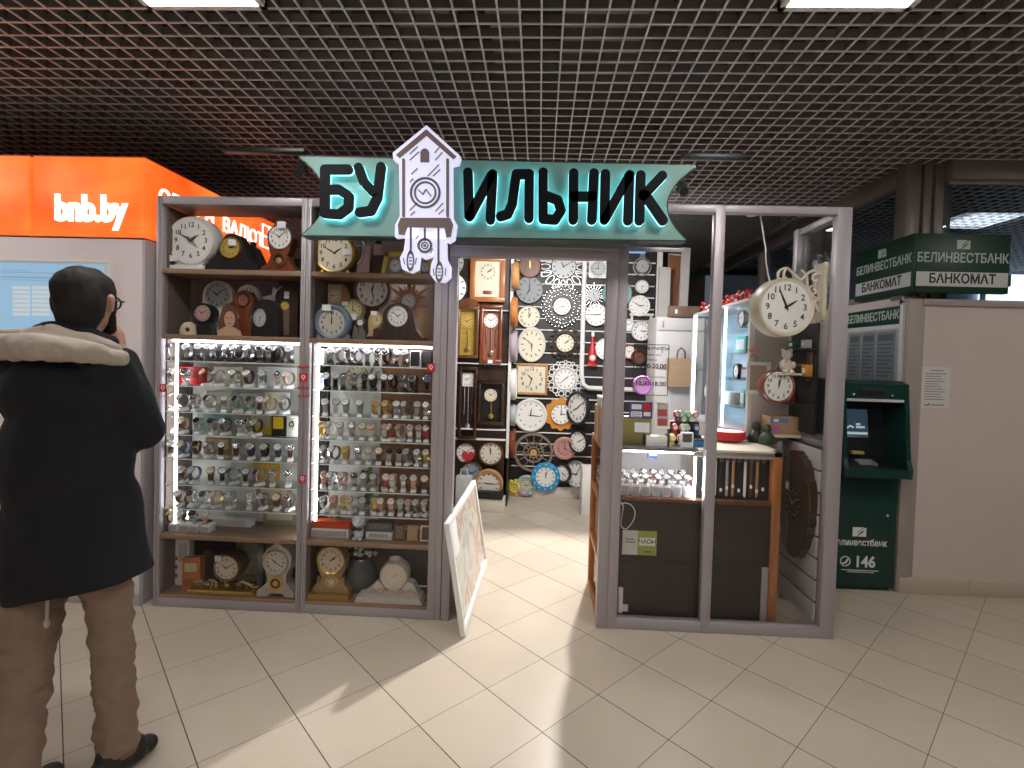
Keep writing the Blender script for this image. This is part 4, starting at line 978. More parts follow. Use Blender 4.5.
r = pend_clock('orange wooden pendulum clock with a white dial', 480, 306, 502, 363, REDWOOD, 491.3, 321, 7, DIAL, mat('warm_backboard', (0.30, 0.10, 0.04), 0.5)); price_tag(r, 0, -0.092, 1.5 * k, 0.05, 0.035)
pend_clock('dark wooden clock with a square blue and white dial and tubes', 458.5, 366, 477, 438, DKWOOD, 467.5, 379.5, 6.2, DIAL, BLACK, square=True)
pend_clock('black pendulum clock with a pediment above the round clocks', 478, 373, 504, 424, DKWOOD, 491, 395, 6.3, CREAM, BLACK, pediment=True, rods=1)
HEART = mat('red_heart', (0.55, 0.03, 0.06), 0.5)
r = left('white clock with a big red heart low by the door jamb', 466, 452, 10, rim=BRWOOD, rw=0.1, face=DIAL); R = r['R']
MB().prism([(0.25 * R + R * .62 * (sin(a) ** 3), -0.35 * R + R * .040 * (13 * cos(a) - 5 * cos(2 * a) - 2 * cos(3 * a) - cos(4 * a))) for a in [2 * pi * i / 30 for i in range(30)]], -0.034, -0.03).build('heart', HEART, r, smooth=False)
left('brown rimmed round clock with a pale face beside the heart clock', 491, 453, 12.5, rim=BRWOOD, rw=0.16, t=(11, 58), face=OFFW2)
left('grey blue round clock low behind the ringed wooden clock', 472, 473, 11.5, rim=BRWOOD, rw=0.1, face=mat('slate_dial', (0.30, 0.33, 0.40), 0.5), Y=5.12)
left('light wood ringed clock resting on the black plinth', 489, 482.7, 14.6, rim=HONEY, rw=0.22, face=OFFW2, t=(9, 15), Y=5.05, depth=0.06)
pl = thing('display_plinth', 'black topped white plinth standing under the ringed wooden clock', 'plinth', (-0.47, 5.02, 0))
MB().bbox((-0.15, -0.09, 0.13), (0.15, 0.10, 0.20), 0.004).build('top_block', BLACK, pl); MB().bbox((-0.16, -0.08, 0), (0.17, 0.09, 0.13), 0.004).build('base', OFFW2, pl)
bg = thing('paper_bag', 'pale crumpled paper bag standing by the doorway post', 'bag', (-0.70, 5.0, 0))
MB().bbox((-0.09, -0.05, 0), (0.07, 0.05, 0.34), 0.01).build('bag_body', mat('pale_paper', (0.55, 0.57, 0.58), 0.8, noise=0.2, nscale=14), bg); MB().tube([(-0.05, -0.03, 0.34), (-0.04, -0.03, 0.41), (0.02, -0.03, 0.41), (0.03, -0.03, 0.34)], 0.005).build('handle', WHITE, bg)
wp = thing('boxed_panel', 'tall white boxed panel standing on the floor by the passage end', 'panel', (0.50, 4.97, 0))
MB().bbox((-0.055, 0, 0), (0.055, 0.12, 0.48), 0.004).build('board', WHITE, wp); MB().bbox((-0.055, -0.003, 0.0), (-0.045, 0, 0.48), 0.001).build('edge_band', GREY, wp)

# ---------------------------------------------------------------- watches in the lit cabinets
WM = {
 'silver': SILVER, 'black': mat('black_strap', (0.018, 0.017, 0.018), 0.5), 'brown': mat('brown_strap', (0.12, 0.055, 0.03), 0.55), 'gold': GOLD,
 'white': mat('white_strap', (0.72, 0.70, 0.68), 0.5), 'rose': mat('rose_metal', (0.70, 0.42, 0.33), 0.3, 0.8), 'red': mat('red_strap', (0.45, 0.05, 0.06), 0.5),
 'grey': mat('steel_metal', (0.42, 0.42, 0.44), 0.3, 0.8), 'blue': mat('navy_strap', (0.03, 0.05, 0.14), 0.5)}
WD = {'white': DIAL, 'black': mat('black_dial', (0.012, 0.012, 0.014), 0.25), 'blue': mat('blue_dial', (0.03, 0.07, 0.20), 0.25), 'silver': mat('silver_dial', (0.55, 0.55, 0.57), 0.3),
      'gold': mat('gold_dial', (0.60, 0.45, 0.20), 0.3), 'pink': mat('pink_dial', (0.65, 0.38, 0.38), 0.3)}
WC = {}
def wmesh(part, key, fn):
    k = (part, key)
    if k not in WC: WC[k] = fn()
    return WC[k]
def strap_mesh(m):
    mb = MB(); a, b, hw = 0.026, 0.030, 0.0095; N = 22; vs = []
    for i in range(N):
        t = 2 * pi * i / N; wv = hw * (1.15 - 0.35 * (1 - cos(t - radians(145))) / 2)
        for (d, s) in ((0, -1), (0, 1), (0.003, 1), (0.003, -1)):
            vs.append((s * wv, (a + d) * cos(t), 0.034 + (b + d) * sin(t)))
    fs = []
    for i in range(N):
        j = (i + 1) % N
        for q in range(4): fs.append((i * 4 + q, i * 4 + (q + 1) % 4, j * 4 + (q + 1) % 4, j * 4 + q))
    mb.add(vs, fs); return mb.mesh('strap', m)
PHI = radians(35)
WT = Matrix.Translation((0, -0.026 * cos(PHI) * 1.12, 0.034 + 0.030 * sin(PHI) * 1.12)) @ Matrix.Rotation(-PHI, 4, 'X')
def case_mesh(m): return MB().lathe([(0.015, 0.004), (0.0185, 0.002), (0.0185, -0.004), (0.016, -0.0062), (0.0145, -0.005)], 20, WT).cyl((0.0185, 0, 0), (0.0225, 0, 0), 0.0025, n=8, M=WT).mesh('case', m)
def dial_mesh(m): return MB().lathe([(0, -0.0054), (0.0146, -0.0054), (0.0146, -0.004), (0, -0.004)], 20, WT).mesh('dial', m, False)
def hand2_mesh(m): return MB().stroke([(0, 0), (0.0075, 0.005)], 0.0016, -0.0062, -0.0055, WT, 3).stroke([(0, 0), (-0.009, 0.0075)], 0.0013, -0.0062, -0.0055, WT, 3).mesh('hands', m, False)
def wobj(name, me, par):
    o = bpy.data.objects.new(name, me); COL.objects.link(o); o.parent = par; return o
def stand_mesh(m): return MB().add([(-0.014, -0.03, 0), (0.014, -0.03, 0), (0.014, 0.022, 0), (-0.014, 0.022, 0), (-0.012, -0.024, 0.013), (0.012, -0.024, 0.013), (0.012, 0.018, 0.02), (-0.012, 0.018, 0.02)], [(0, 3, 2, 1), (4, 5, 6, 7), (0, 1, 5, 4), (1, 2, 6, 5), (2, 3, 7, 6), (3, 0, 4, 7)]).mesh('watch_stand', m, False)
ACRYL = mat('white_acrylic', (0.90, 0.90, 0.90), 0.3); BSTAND = mat('black_stand', (0.02, 0.02, 0.02), 0.5)
CABN = {0: 'booth cabinet', 1: 'doorway cabinet'}
LETC = {'silver': 'silver', 'black': 'black strap', 'brown': 'brown strap', 'gold': 'gold', 'white': 'white strap', 'rose': 'rose gold', 'red': 'red strap', 'grey': 'steel', 'blue': 'navy strap'}
def watch(cab, row, idx, px, strap, dl, black=False, z=None, stand=True, Y=None, size=1.22):
    z = SHELFZ[row] if z is None else z
    Y = Y or (FY + 0.085)
    q = at(px, 400, Y); zz = z
    # slide along the shelf so the photo column is kept at the shelf's own height
    d = ray(px, 371 - (zz + 0.03 - CZ) / Y * F); x = d.x / d.y * Y
    rz = random.uniform(-0.55, 0.55)
    lab = '%s watch with %s dial, %s from left, %s row, %s' % (LETC[strap], dl, ord_(idx), ord_(row) if row < 7 else 'bottom', CABN[cab])
    if stand:
        s = bpy.data.objects.new('watch_stand', wmesh('stand', black, lambda: stand_mesh(BSTAND if black else ACRYL))); COL.objects.link(s)
        s.location = (x, Y, zz); s.rotation_euler = (0, 0, rz); s.scale = (1.15, 1.1, 1.0)
        tag(s, '%s stand under the %s watch in %s row, %s' % ('black' if black else 'white', ord_(idx), ord_(row) if row < 7 else 'bottom', CABN[cab]), 'watch stand', 'watch stands in the ' + CABN[cab])
    r = thing('wristwatch', lab, 'watch', (x, Y, zz + (0.0175 if stand else 0.0)), rz, 'watches in the ' + CABN[cab])
    r.scale = (size,) * 3
    wobj('strap', wmesh('strap', strap, lambda: strap_mesh(WM[strap])), r)
    cm = strap if strap in ('silver', 'gold', 'rose', 'grey') else random.choice(['silver', 'grey', 'gold'] if strap != 'black' else ['grey', 'silver', 'black'])
    wobj('case', wmesh('case', cm, lambda: case_mesh(WM[cm])), r); wobj('dial', wmesh('dial', dl, lambda: dial_mesh(WD[dl])), r)
    hm = INK if dl in ('white', 'silver', 'gold', 'pink') else SILVER
    wobj('hands', wmesh('hands', hm.name, lambda: hand2_mesh(hm)), r)
random.seed(21)
DARK = [('silver', 'black'), ('grey', 'black'), ('black', 'white'), ('grey', 'silver'), ('silver', 'white'), ('black', 'black')]
MIX = [('silver', 'white'), ('grey', 'silver'), ('silver', 'silver'), ('rose', 'white'), ('gold', 'white'), ('brown', 'white'), ('grey', 'black'), ('silver', 'black')]
BRN = [('brown', 'black'), ('brown', 'white'), ('black', 'silver'), ('grey', 'black'), ('brown', 'silver'), ('silver', 'black'), ('blue', 'silver'), ('grey', 'blue')]
BLK = [('black', 'black'), ('black', 'silver'), ('black', 'blue'), ('black', 'white'), ('grey', 'black')]
PNK = [('rose', 'pink'), ('red', 'white'), ('rose', 'white'), ('white', 'pink'), ('gold', 'white'), ('silver', 'pink')]
PAL = [('white', 'white'), ('silver', 'white'), ('gold', 'gold'), ('white', 'silver'), ('grey', 'silver')]
ROWS_L = [([171, 188, 199, 208.5, 218, 229, 238, 249, 260, 268, 279, 290], DARK, True), ([170, 186, 207, 219, 235, 249, 263, 277, 289], MIX, False),
          ([171, 184, 196, 210, 224, 238, 251, 259, 271, 285], MIX, False), ([169, 184, 199, 213, 226, 240, 248, 257], BRN, False),
          ([171, 184, 197, 209, 221, 236, 251, 265, 278, 290], BRN, False), ([184, 195, 211, 222, 234, 245, 260, 272, 288], BRN, False), ([180, 192, 206, 217, 231, 249, 263, 277, 290], MIX, False)]
for row, (xs, pal, bl) in enumerate(ROWS_L):
    for i, x in enumerate(xs):
        s, d_ = random.choice(pal); watch(0, row, i, x, s, d_, bl)
ROWS_R = [([330.5, 341, 350, 358, 367, 376, 387, 395, 405], DARK, True), ([327, 335, 343, 354, 364, 373, 383, 393, 403, 414, 426], BLK, True),
          ([325, 335, 346, 360, 374, 387, 397, 406, 416, 427], PAL, False), ([322, 331, 340, 352, 362, 372, 383, 392, 401, 410, 418, 427], PNK + PAL, False),
          ([325, 335, 346, 358, 368, 378, 388, 398, 408, 418, 427], PAL + MIX, False), ([323, 333, 343, 354, 364, 374, 384, 393, 403, 413, 424], MIX + PNK, False),
          ([325, 334, 343, 352, 362, 373, 382, 391, 400, 409, 418, 427], PAL + PNK, False)]
for row, (xs, pal, bl) in enumerate(ROWS_R):
    for i, x in enumerate(xs):
        pl_ = pal
        if row == 3: pl_ = PAL if x < 365 else PNK
        s, d_ = random.choice(pl_); watch(1, row, i, x, s, d_, bl)

# boxes, cards and ornaments on the glass shelves
def pxbox(name, label, cat, x0, y0, x1, y1, Y, depth, col_or_mat, z=None, group=None, r=0.002, decor=None):
    k = px_m(Y); m = col_or_mat
    q = at((x0 + x1) / 2, y1, Y); zb = q.z if z is None else z
    t = thing(name, label, cat, (q.x, Y, zb), group=group); hw = (x1 - x0) / 2 * k; H = (y1 - y0) * k
    MB().bbox((-hw, 0, 0), (hw, depth, H), r).build('body', m, t)
    if decor: decor(t, hw, H, k)
    return t
ZW = 0.43
TEALC = mat('teal_card', (0.25, 0.38, 0.38), 0.6); BEIGEC = mat('beige_card', (0.62, 0.52, 0.36), 0.6); AMBERC = mat('amber_card', (0.62, 0.34, 0.06), 0.5)
REDC = mat('red_card', (0.60, 0.015, 0.02), 0.4); BLKC = mat('black_card', (0.012, 0.012, 0.012), 0.4)
def window_decor(mm, ring=False):
    def f(t, hw, H, k):
        MB().box((-hw * .75, -0.001, H * .35), (hw * .75, 0.0, H * .9)).build('printed_panel', mm, t, smooth=False)
        if ring: MB().ring(0, H * .6, hw * .42, hw * .2, -0.003, -0.001, 18).build('printed_ring', BLKC, t, smooth=False)
    return f
YB = FY + 0.165
pxbox('display_tray', 'long black backing tray behind the top row, cabinet beside the booth', 'tray', 190, 343, 281, 358, YB, 0.02, BLKC, SHELFZ[0])
pxbox('display_box', 'bright red display box in the second row, cabinet beside the booth', 'box', 172, 367, 203, 385, FY + 0.14, 0.05, REDC, SHELFZ[1], decor=window_decor(mat('deep_red_panel', (0.30, 0.01, 0.015), 0.4)))
pxbox('display_card', 'beige card behind the second row, cabinet beside the booth', 'card', 213, 366, 243, 385, YB, 0.006, BEIGEC, SHELFZ[1], decor=window_decor(OFFW2))
pxbox('display_card', 'white card at the end of the second row, cabinet beside the booth', 'card', 257, 365, 297, 385, YB, 0.006, TAG, SHELFZ[1], decor=window_decor(WHITE))
pxbox('display_card', 'teal card behind the third row, cabinet beside the booth', 'card', 236, 390, 261, 410, YB, 0.006, TEALC, SHELFZ[2], decor=window_decor(BEIGEC))
pxbox('display_card', 'pale green card behind the third row, cabinet beside the booth', 'card', 205, 390, 232, 410, YB, 0.006, mat('pale_green_card', (0.45, 0.48, 0.36), 0.6), SHELFZ[2], decor=window_decor(OFFW2))
pxbox('display_card', 'white card behind the third row, cabinet beside the booth', 'card', 264, 390, 290, 410, YB, 0.006, TAG, SHELFZ[2], decor=window_decor(OFFW2))
pxbox('watch_box', 'yellow and black watch box at the end of the fourth row', 'box', 271, 416, 285, 438, FY + 0.09, 0.05, BLKC, SHELFZ[3], decor=window_decor(mat('yellow_print', (0.70, 0.50, 0.02), 0.5)))
pxbox('watch_box', 'white watch box with a black ring print in the fourth row', 'box', 286, 416, 297, 437, FY + 0.09, 0.05, TAG, SHELFZ[3], decor=window_decor(OFFW2, True))
pxbox('display_card', 'yellow card behind the fourth row, cabinet beside the booth', 'card', 250, 412, 273, 433, YB, 0.006, mat('yellow_card', (0.75, 0.55, 0.03), 0.5), SHELFZ[3], decor=window_decor(OFFW2))
pxbox('display_card', 'grey green card behind the fourth row, cabinet beside the booth', 'card', 196, 412, 240, 433, YB, 0.006, mat('sage_card', (0.36, 0.40, 0.33), 0.6), SHELFZ[3], decor=window_decor(TEALC))
pxbox('display_card', 'amber card behind the fifth row, cabinet beside the booth', 'card', 204, 440, 232, 458, YB, 0.006, mat('rust_card', (0.42, 0.2, 0.08), 0.5), SHELFZ[4], decor=window_decor(BEIGEC))
pxbox('display_card', 'orange card behind the sixth row, cabinet beside the booth', 'card', 252, 464, 280, 484, YB, 0.006, AMBERC, SHELFZ[5], decor=window_decor(mat('amber_print', (0.75, 0.45, 0.08), 0.5)))
pxbox('display_card', 'brown card behind the seventh row, cabinet beside the booth', 'card', 255, 488, 292, 507, YB, 0.006, mat('brown_card', (0.34, 0.2, 0.14), 0.5), SHELFZ[6], decor=window_decor(BEIGEC))
for i, x in enumerate((173, 184, 194, 205)):
    pxbox('watch_box', 'white box %s from left under the watches on the wooden shelf' % ord_(i), 'box', x - 5, 524, x + 4.6, 532, FY + 0.05, 0.06, WHITE, ZW, 'white boxes on the wooden shelf', decor=lambda t, hw, H, k: MB().box((-hw * .8, -0.0008, H * .2), (hw * .8, 0, H * .75)).build('printed_panel', PALEG, t, smooth=False))
    watch(0, 7, i, x, *random.choice(MIX), z=ZW + 8.2 * px_m(FY + 0.05), stand=False, Y=FY + 0.085)
pxbox('white_tray', 'long low white box on the wooden shelf beside the boxed watches', 'box', 211, 518, 251, 526, FY + 0.17, 0.06, WHITE, ZW, decor=window_decor(OFFW2))
pxbox('display_card', 'brown and green card behind the white tray', 'card', 262, 512, 297, 528, FY + 0.235, 0.006, mat('olive_card', (0.34, 0.32, 0.18), 0.6), ZW, decor=window_decor(BEIGEC))
# right-hand cabinet
BLUEP = mat('blue_print', (0.12, 0.16, 0.35), 0.5)
for (y0, y1, row, w1) in ((347, 363, 0, 'top'), (372, 388, 1, 'second')):
    pxbox('watch_box', 'white watch box with a blue print starting the %s row, cabinet beside the doorway' % w1, 'box', 310, y0, 324, y1, FY + 0.10, 0.05, TAG, SHELFZ[row], decor=window_decor(BLUEP))
pxbox('watch_box', 'white edged black watch box near the end of the top row', 'box', 409.5, 350, 420.5, 367, FY + 0.08, 0.05, TAG, SHELFZ[0], decor=lambda t, hw, H, k: MB().box((-hw * .85, -0.001, H * .05), (hw * .85, 0, H * .93)).build('black_front', BLKC, t, smooth=False))
pxbox('watch_box', 'black watch box ending the top row, cabinet beside the doorway', 'box', 421.5, 351, 432, 367, FY + 0.08, 0.05, BLKC, SHELFZ[0], decor=window_decor(mat('dark_print', (0.06, 0.05, 0.05), 0.5)))
clock('bright white disc clock hanging low behind the top row, cabinet beside the doorway', 363, 342, 10.5, FY + CD - 0.016, rim=DIAL, rw=0.08, num=None, depth=0.02)
clock('cream dial clock with gold rim behind the second row', 358, 376, 11.5, FY + CD - 0.016, rim=GOLD, rw=0.1, face=CREAM, depth=0.02)
clock('small white clock behind the second row beside the cream dial', 378, 373, 7, FY + CD - 0.016, rim=BRWOOD, rw=0.14, depth=0.02)
LEAF = mat('green_leaf', (0.10, 0.22, 0.05), 0.5, noise=0.3, nscale=30)
def sprig(label, px, py, Y, z, n, hgt):
    q = at(px, py, Y); t = thing('green_sprig', label, 'plant', (q.x, Y, z))
    MB().cyl((0, 0, 0), (0, 0, 0.012), 0.02, 0.016).build('pot', WHITE, t); MB().tube([(0, 0, 0.01), (0.004, 0, hgt * .5), (0, 0.004, hgt * .85)], 0.002, 6).build('stem', LEAF, t)
    lf = MB(); rnd = random.Random(n)
    for i in range(n):
        a = rnd.uniform(-1.2, 1.2); hz = rnd.uniform(.35, .9) * hgt; L = rnd.uniform(.02, .035)
        T = Matrix.Translation((0.0, rnd.uniform(-.01, .01), hz)) @ Matrix.Rotation(a + (pi if rnd.random() < .5 else 0), 4, 'Y') @ Matrix.Rotation(rnd.uniform(-.6, .6), 4, 'X')
        lf.sphere((L * .8, 0, 0), (L, 0.003, L * .42), 8, 5, T)
    lf.build('leaves', LEAF, t)
sprig('green leafy sprig behind the sixth row, cabinet beside the doorway', 368, 478, FY + 0.17, SHELFZ[5], 16, 0.10)
sprig('green leafy sprig low on the wooden shelf, cabinet beside the doorway', 337, 525, FY + 0.2, ZW, 16, 0.08)
sprig('second small sprig by the dark end of the seventh row', 366, 500, FY + 0.17, SHELFZ[6], 12, 0.09)
ZR = ZW
pxbox('white_tray', 'long white box under the red box on the wooden shelf', 'box', 309, 532, 349, 541, FY + 0.06, 0.09, WHITE, ZR, decor=lambda t, hw, H, k: MB().box((-hw * .9, -0.001, H * .2), (hw * .9, 0, H * .8)).build('printed_panel', PALEG, t, smooth=False))
pxbox('gift_box', 'long orange red gift box lying on the white box', 'box', 309.5, 525, 350, 531.8, FY + 0.07, 0.08, mat('orange_red', (0.62, 0.08, 0.01), 0.5), ZR + 9.05 * px_m(FY + 0.06), decor=lambda t, hw, H, k: MB().box((-hw * .95, -0.001, H * .8), (hw * .95, 0, H)).build('lid', RED, t, smooth=False))
pxbox('white_tray', 'white box under the dark flat case on the wooden shelf', 'box', 365, 536, 392, 543, FY + 0.06, 0.09, WHITE, ZR, decor=window_decor(PALEG))
pxbox('gift_box', 'dark grey flat case on the white box beside the small photo frames', 'box', 365, 527, 392, 535.8, FY + 0.08, 0.07, mat('slate_case', (0.10, 0.09, 0.09), 0.5), ZR + 7.05 * px_m(FY + 0.06), decor=window_decor(mat('slate_top', (0.16, 0.15, 0.15), 0.5)))
t = thing('dog_figurine', 'pale blue sitting dog figurine with a black bow on the wooden shelf', 'figurine', at(358, 541, FY + 0.05)); t.location.z = ZR; k = px_m(FY + 0.06)
DOGW = mat('pale_blue_china', (0.62, 0.70, 0.74), 0.3)
MB().sphere((0, 0.01, 7 * k), (5 * k, 5 * k, 8 * k)).sphere((0, -0.006, 19 * k), (5.5 * k, 5 * k, 5.5 * k)).sphere((0, -0.03, 17.5 * k), (2.4 * k, 2.6 * k, 2 * k)).sphere((-3 * k, -0.015, 2 * k), (2 * k, 3 * k, 2 * k)).sphere((3 * k, -0.015, 2 * k), (2 * k, 3 * k, 2 * k)).build('body', DOGW, t)
MB().sphere((-5 * k, 0, 19 * k), (1.6 * k, 2.5 * k, 4 * k)).build('ear', DOGW, t); MB().sphere((5 * k, 0, 19 * k), (1.6 * k, 2.5 * k, 4 * k)).build('ear', DOGW, t)
MB().sphere((-3 * k, -0.03, 12.5 * k), (3 * k, 1.2 * k, 2 * k), 8, 6).sphere((3 * k, -0.03, 12.5 * k), (3 * k, 1.2 * k, 2 * k), 8, 6).sphere((0, -0.033, 12.5 * k), (1.2 * k,) * 3, 8, 6).build('bow', BLKC, t)
def photo_frame(label, x0, y0, x1, y1, Y, z, fm, pm):
    k = px_m(Y); q = at((x0 + x1) / 2, y1, Y); t = thing('photo_frame', label, 'photo frame', (q.x, Y, z), rx=-0.12); hw = (x1 - x0) / 2 * k; H = (y1 - y0) * k; b = hw * .3; f = MB()
    for a_, b_ in (((-hw, H - b), (hw, H)), ((-hw, 0), (hw, b)), ((-hw, b), (-hw + b, H - b)), ((hw - b, b), (hw, H - b))): f.bbox((a_[0], -0.012, a_[1]), (b_[0], 0, b_[1]), 0.002)
    f.build('frame', fm, t); MB().box((-hw + b, -0.006, b), (hw - b, -0.002, H - b)).build('photo', pm, t, smooth=False); return t
photo_frame('dark little photo frame third from the end of the wooden shelf', 393.5, 526, 405, 541.5, FY + 0.07, ZR, BRWOOD, mat('photo_brown', (0.25, 0.17, 0.12), 0.5))
photo_frame('gold little photo frame with a round print on the wooden shelf', 407, 526, 418, 541.5, FY + 0.07, ZR, HONEY, mat('photo_tan', (0.45, 0.33, 0.2), 0.5))
photo_frame('pale little photo frame ending the wooden shelf by the doorway', 420, 526, 431, 542, FY + 0.07, ZR, OFFW2, mat('photo_dark', (0.12, 0.08, 0.06), 0.5))

# ---------------------------------------------------------------- mantel clocks on the wooden shelves
YM = FY + 0.10
class Px:                       # a thing on a shelf whose outline is read off the photo at depth Y
    def __init__(s, name, label, cat, px, py, Y=YM, z=None, group=None):
        q = at(px, py, Y); s.dz = 0 if z is None else q.z - z
        s.k = px_m(Y); s.px, s.py, s.Y = px, py, Y
        s.t = thing(name, label, cat, (q.x, Y, q.z if z is None else z), group=group)
    def p(s, x, y): return ((x - s.px) * s.k, (s.py - y) * s.k)
    def poly(s, pts): return [s.p(*q) for q in pts]
    def prism(s, part, pts, m, y0=-0.02, y1=0.03, smooth=False):
        return MB().prism(s.poly(pts), y0, y1).build(part, m, s.t, smooth=smooth, ang=30)
    def dial(s, x, y, r, yf, face=DIAL, num='dash', t=(10, 9), rim=None, rw=0.16, sz=1.0, ink=INK, hands=INK):
        cx, cz = s.p(x, y); R = r * s.k
        if rim: MB().lathe([(R, yf + 0.012), (R * 1.02, yf), (R * (1 - rw * .4), yf - 0.012), (R * (1 - rw), yf - 0.004)], 32, sz=sz).build('bezel', rim, s.t, (cx, 0, cz))
        dial(s.t, R * (1 - (rw if rim else 0)), yf - 0.005, face, num, t, hands, sz, ink, cx, cz)
    def tagp(s, x, y, w, h, yf):
        cx, cz = s.p(x, y); MB().box((cx - w * s.k / 2, yf - 0.001, cz - h * s.k / 2), (cx + w * s.k / 2, yf, cz + h * s.k / 2)).build('price_tag', TAG, s.t, smooth=False)
def dome(x0, x1, yb, yt, flare=0, n=18):
    cx = (x0 + x1) / 2; rx = (x1 - x0) / 2
    return [(x0 - flare, yb)] + [(cx - rx * cos(pi * i / n), yt + rx - rx * sin(pi * i / n)) for i in range(n + 1)] + [(x1 + flare, yb)]
Z1, Z2, Z3 = 1.985, 1.605, 0.072
# top shelf, cabinet beside the booth
o = Px('alarm_clock', 'big white round alarm clock on a white foot, cabinet beside the booth', 'clock', 191, 267.5, YM, Z1)
cx, cz = o.p(191, 237); k = o.k
MB().lathe([(23 * k, 0.09), (25 * k, 0.06), (25 * k, -0.01), (23.5 * k, -0.03), (20.5 * k, -0.02)], 40).build('case', WHITE, o.t, (cx, 0, cz)); o.dial(191, 237, 20.6, -0.018, DIAL, 'arabic', (1, 50))
MB().prism([(cx + a_ * k, cz + b_ * k) for a_, b_ in ((-3, -2), (-6, 5), (0, 3), (5, 6), (3, -1), (8, -8), (2, -5))], -0.0245, -0.0238).build('dial_picture', MAUVE, o.t, smooth=False)
MB().bbox((-25 * k, -0.045, 0), (16 * k, 0.07, 5 * k), 0.004).prism(o.poly([(172, 263), (200, 263), (206, 248), (176, 248)]), -0.01, 0.06).build('foot', WHITE, o.t, ang=30); o.tagp(176, 256, 8, 6, -0.046); o.t.location.x += 0.014
o = Px('mantel_clock', 'low black hump backed mantel clock with a gold dial on the top shelf', 'clock', 234, 267.5, YM, Z1)
o.prism('case', [(205, 267.5), (208, 261), (217, 255), (222, 240), (228, 231), (234, 229), (241, 231), (247, 240), (251, 254), (260, 261), (263, 267.5)], BLACK, -0.03, 0.05); o.dial(233.5, 244, 11, -0.032, BRASSDIAL, 'arabic', (2, 15), GOLD); o.tagp(237, 239, 8, 6, -0.05)
o = Px('mantel_clock', 'plain black curved mantel clock back half hidden on the top shelf', 'clock', 253, 267.5, YM + 0.10, Z1)
o.prism('case', [(236, 267.5), (240, 250), (246, 240), (252, 237), (258, 241), (264, 253), (268, 267.5)], BLACK, -0.02, 0.03); MB().sphere((0, 0, 31 * o.k), 3 * o.k).build('finial', BLACK, o.t)
o = Px('mantel_clock', 'red brown waisted pendulum clock with a finial on the top shelf', 'clock', 280, 267.5, YM, Z1)
o.prism('case', [(260, 267.5), (263, 262), (269, 258), (272, 250), (269, 240), (268, 232), (271, 223), (277, 218), (284, 218), (291, 222), (294, 232), (292, 241), (289, 250), (292, 258), (296, 262), (299, 267.5)], REDWOOD, -0.02, 0.05)
o.dial(281.5, 232, 13, -0.022, DIAL, 'arabic', (10, 8), SILVER); cx, cz = o.p(280.5, 254.5); MB().ring(cx, cz, 6.5 * o.k, 2 * o.k, -0.028, -0.02, 24).build('window_ring', BRWOOD, o.t); MB().lathe([(0, -0.022), (6 * o.k, -0.022), (6 * o.k, -0.02), (0, -0.02)]).build('pendulum_window', BLACK, o.t, (cx, 0, cz)); MB().lathe([(0, -0.03), (3.3 * o.k, -0.026), (3.3 * o.k, -0.022), (0, -0.022)]).build('pendulum_bob', GOLD, o.t, (cx, 0, cz - o.k))
q = o.p(283, 213); MB().vlathe([(2.4 * o.k, 0), (1.2 * o.k, 3 * o.k), (1.8 * o.k, 5 * o.k), (0, 8 * o.k)], 12, Matrix.Translation((q[0], 0.01, o.p(0, 219)[1]))).build('finial', BRWOOD, o.t); o.tagp(284.5, 220.5, 9, 7, -0.042)
# second shelf, cabinet beside the booth
o = Px('alarm_clock', 'small black alarm clock with a rose dial at the front of the second shelf', 'clock', 204, 333, YM - 0.02, Z2)
k = o.k; cx, cz = o.p(203, 310.5); MB().lathe([(10 * k, 0.06), (10.5 * k, 0.0), (9.3 * k, -0.012), (8 * k, -0.006)], 30).build('case', BLACK, o.t, (cx, 0, cz)); o.dial(203, 310.5, 8, -0.004, mat('rose_dial', (0.5, 0.32, 0.28), 0.4), 'dash', (10, 10)); MB().prism(o.poly([(197, 320), (209, 320), (213, 333), (193, 333)]), 0.0, 0.05).build('foot', BLACK, o.t, smooth=False)
o = Px('mantel_clock', 'large white arch shaped clock at the back of the second shelf', 'clock', 220, 333, YM + 0.10, Z2)
o.prism('case', dome(203, 234, 333, 277, 2), WHITE, -0.015, 0.02); o.dial(219, 291, 13, -0.017, PALEG, 'arabic', (10, 9))
o = Px('mantel_clock', 'smaller white arched clock beside the big white arch', 'clock', 249, 333, YM + 0.11, Z2)
o.prism('case', dome(237, 260, 333, 280, 1), WHITE, -0.015, 0.02); o.dial(248.5, 292, 9, -0.017, DIAL, 'dash', (9, 0))
o = Px('pedestal_clock', 'brown urn shaped pedestal clock in the middle of the second shelf', 'clock', 245, 333, YM + 0.05, Z2)
o.prism('case', [(236, 333), (238, 322), (241, 312), (237, 303), (234, 294), (238, 288), (245, 286), (252, 288), (256, 294), (253, 303), (249, 312), (252, 322), (254, 333)], REDWOOD, -0.02, 0.02); o.dial(245, 296, 6.5, -0.022, mat('brown_dial', (0.28, 0.13, 0.09), 0.5), 'dash', (8, 10), BRWOOD)
for bx in (228, 252): pass
MB().prism(o.poly([(228, 300), (236, 296), (236, 302), (230, 306)]), -0.01, 0.01).build('handle', BLACK, o.t, smooth=False)
o = Px('portrait_card', 'advertising card with a woman\'s face on the second shelf', 'card', 229, 333, YM - 0.05, Z2)
SKINP = mat('printed_skin', (0.58, 0.36, 0.26), 0.5); HAIRP = mat('printed_hair', (0.13, 0.05, 0.03), 0.5)
o.prism('card_back', [(218, 333), (218, 318), (222, 304), (228, 300), (235, 303), (238, 314), (242, 333)], HAIRP, 0.0, 0.004)
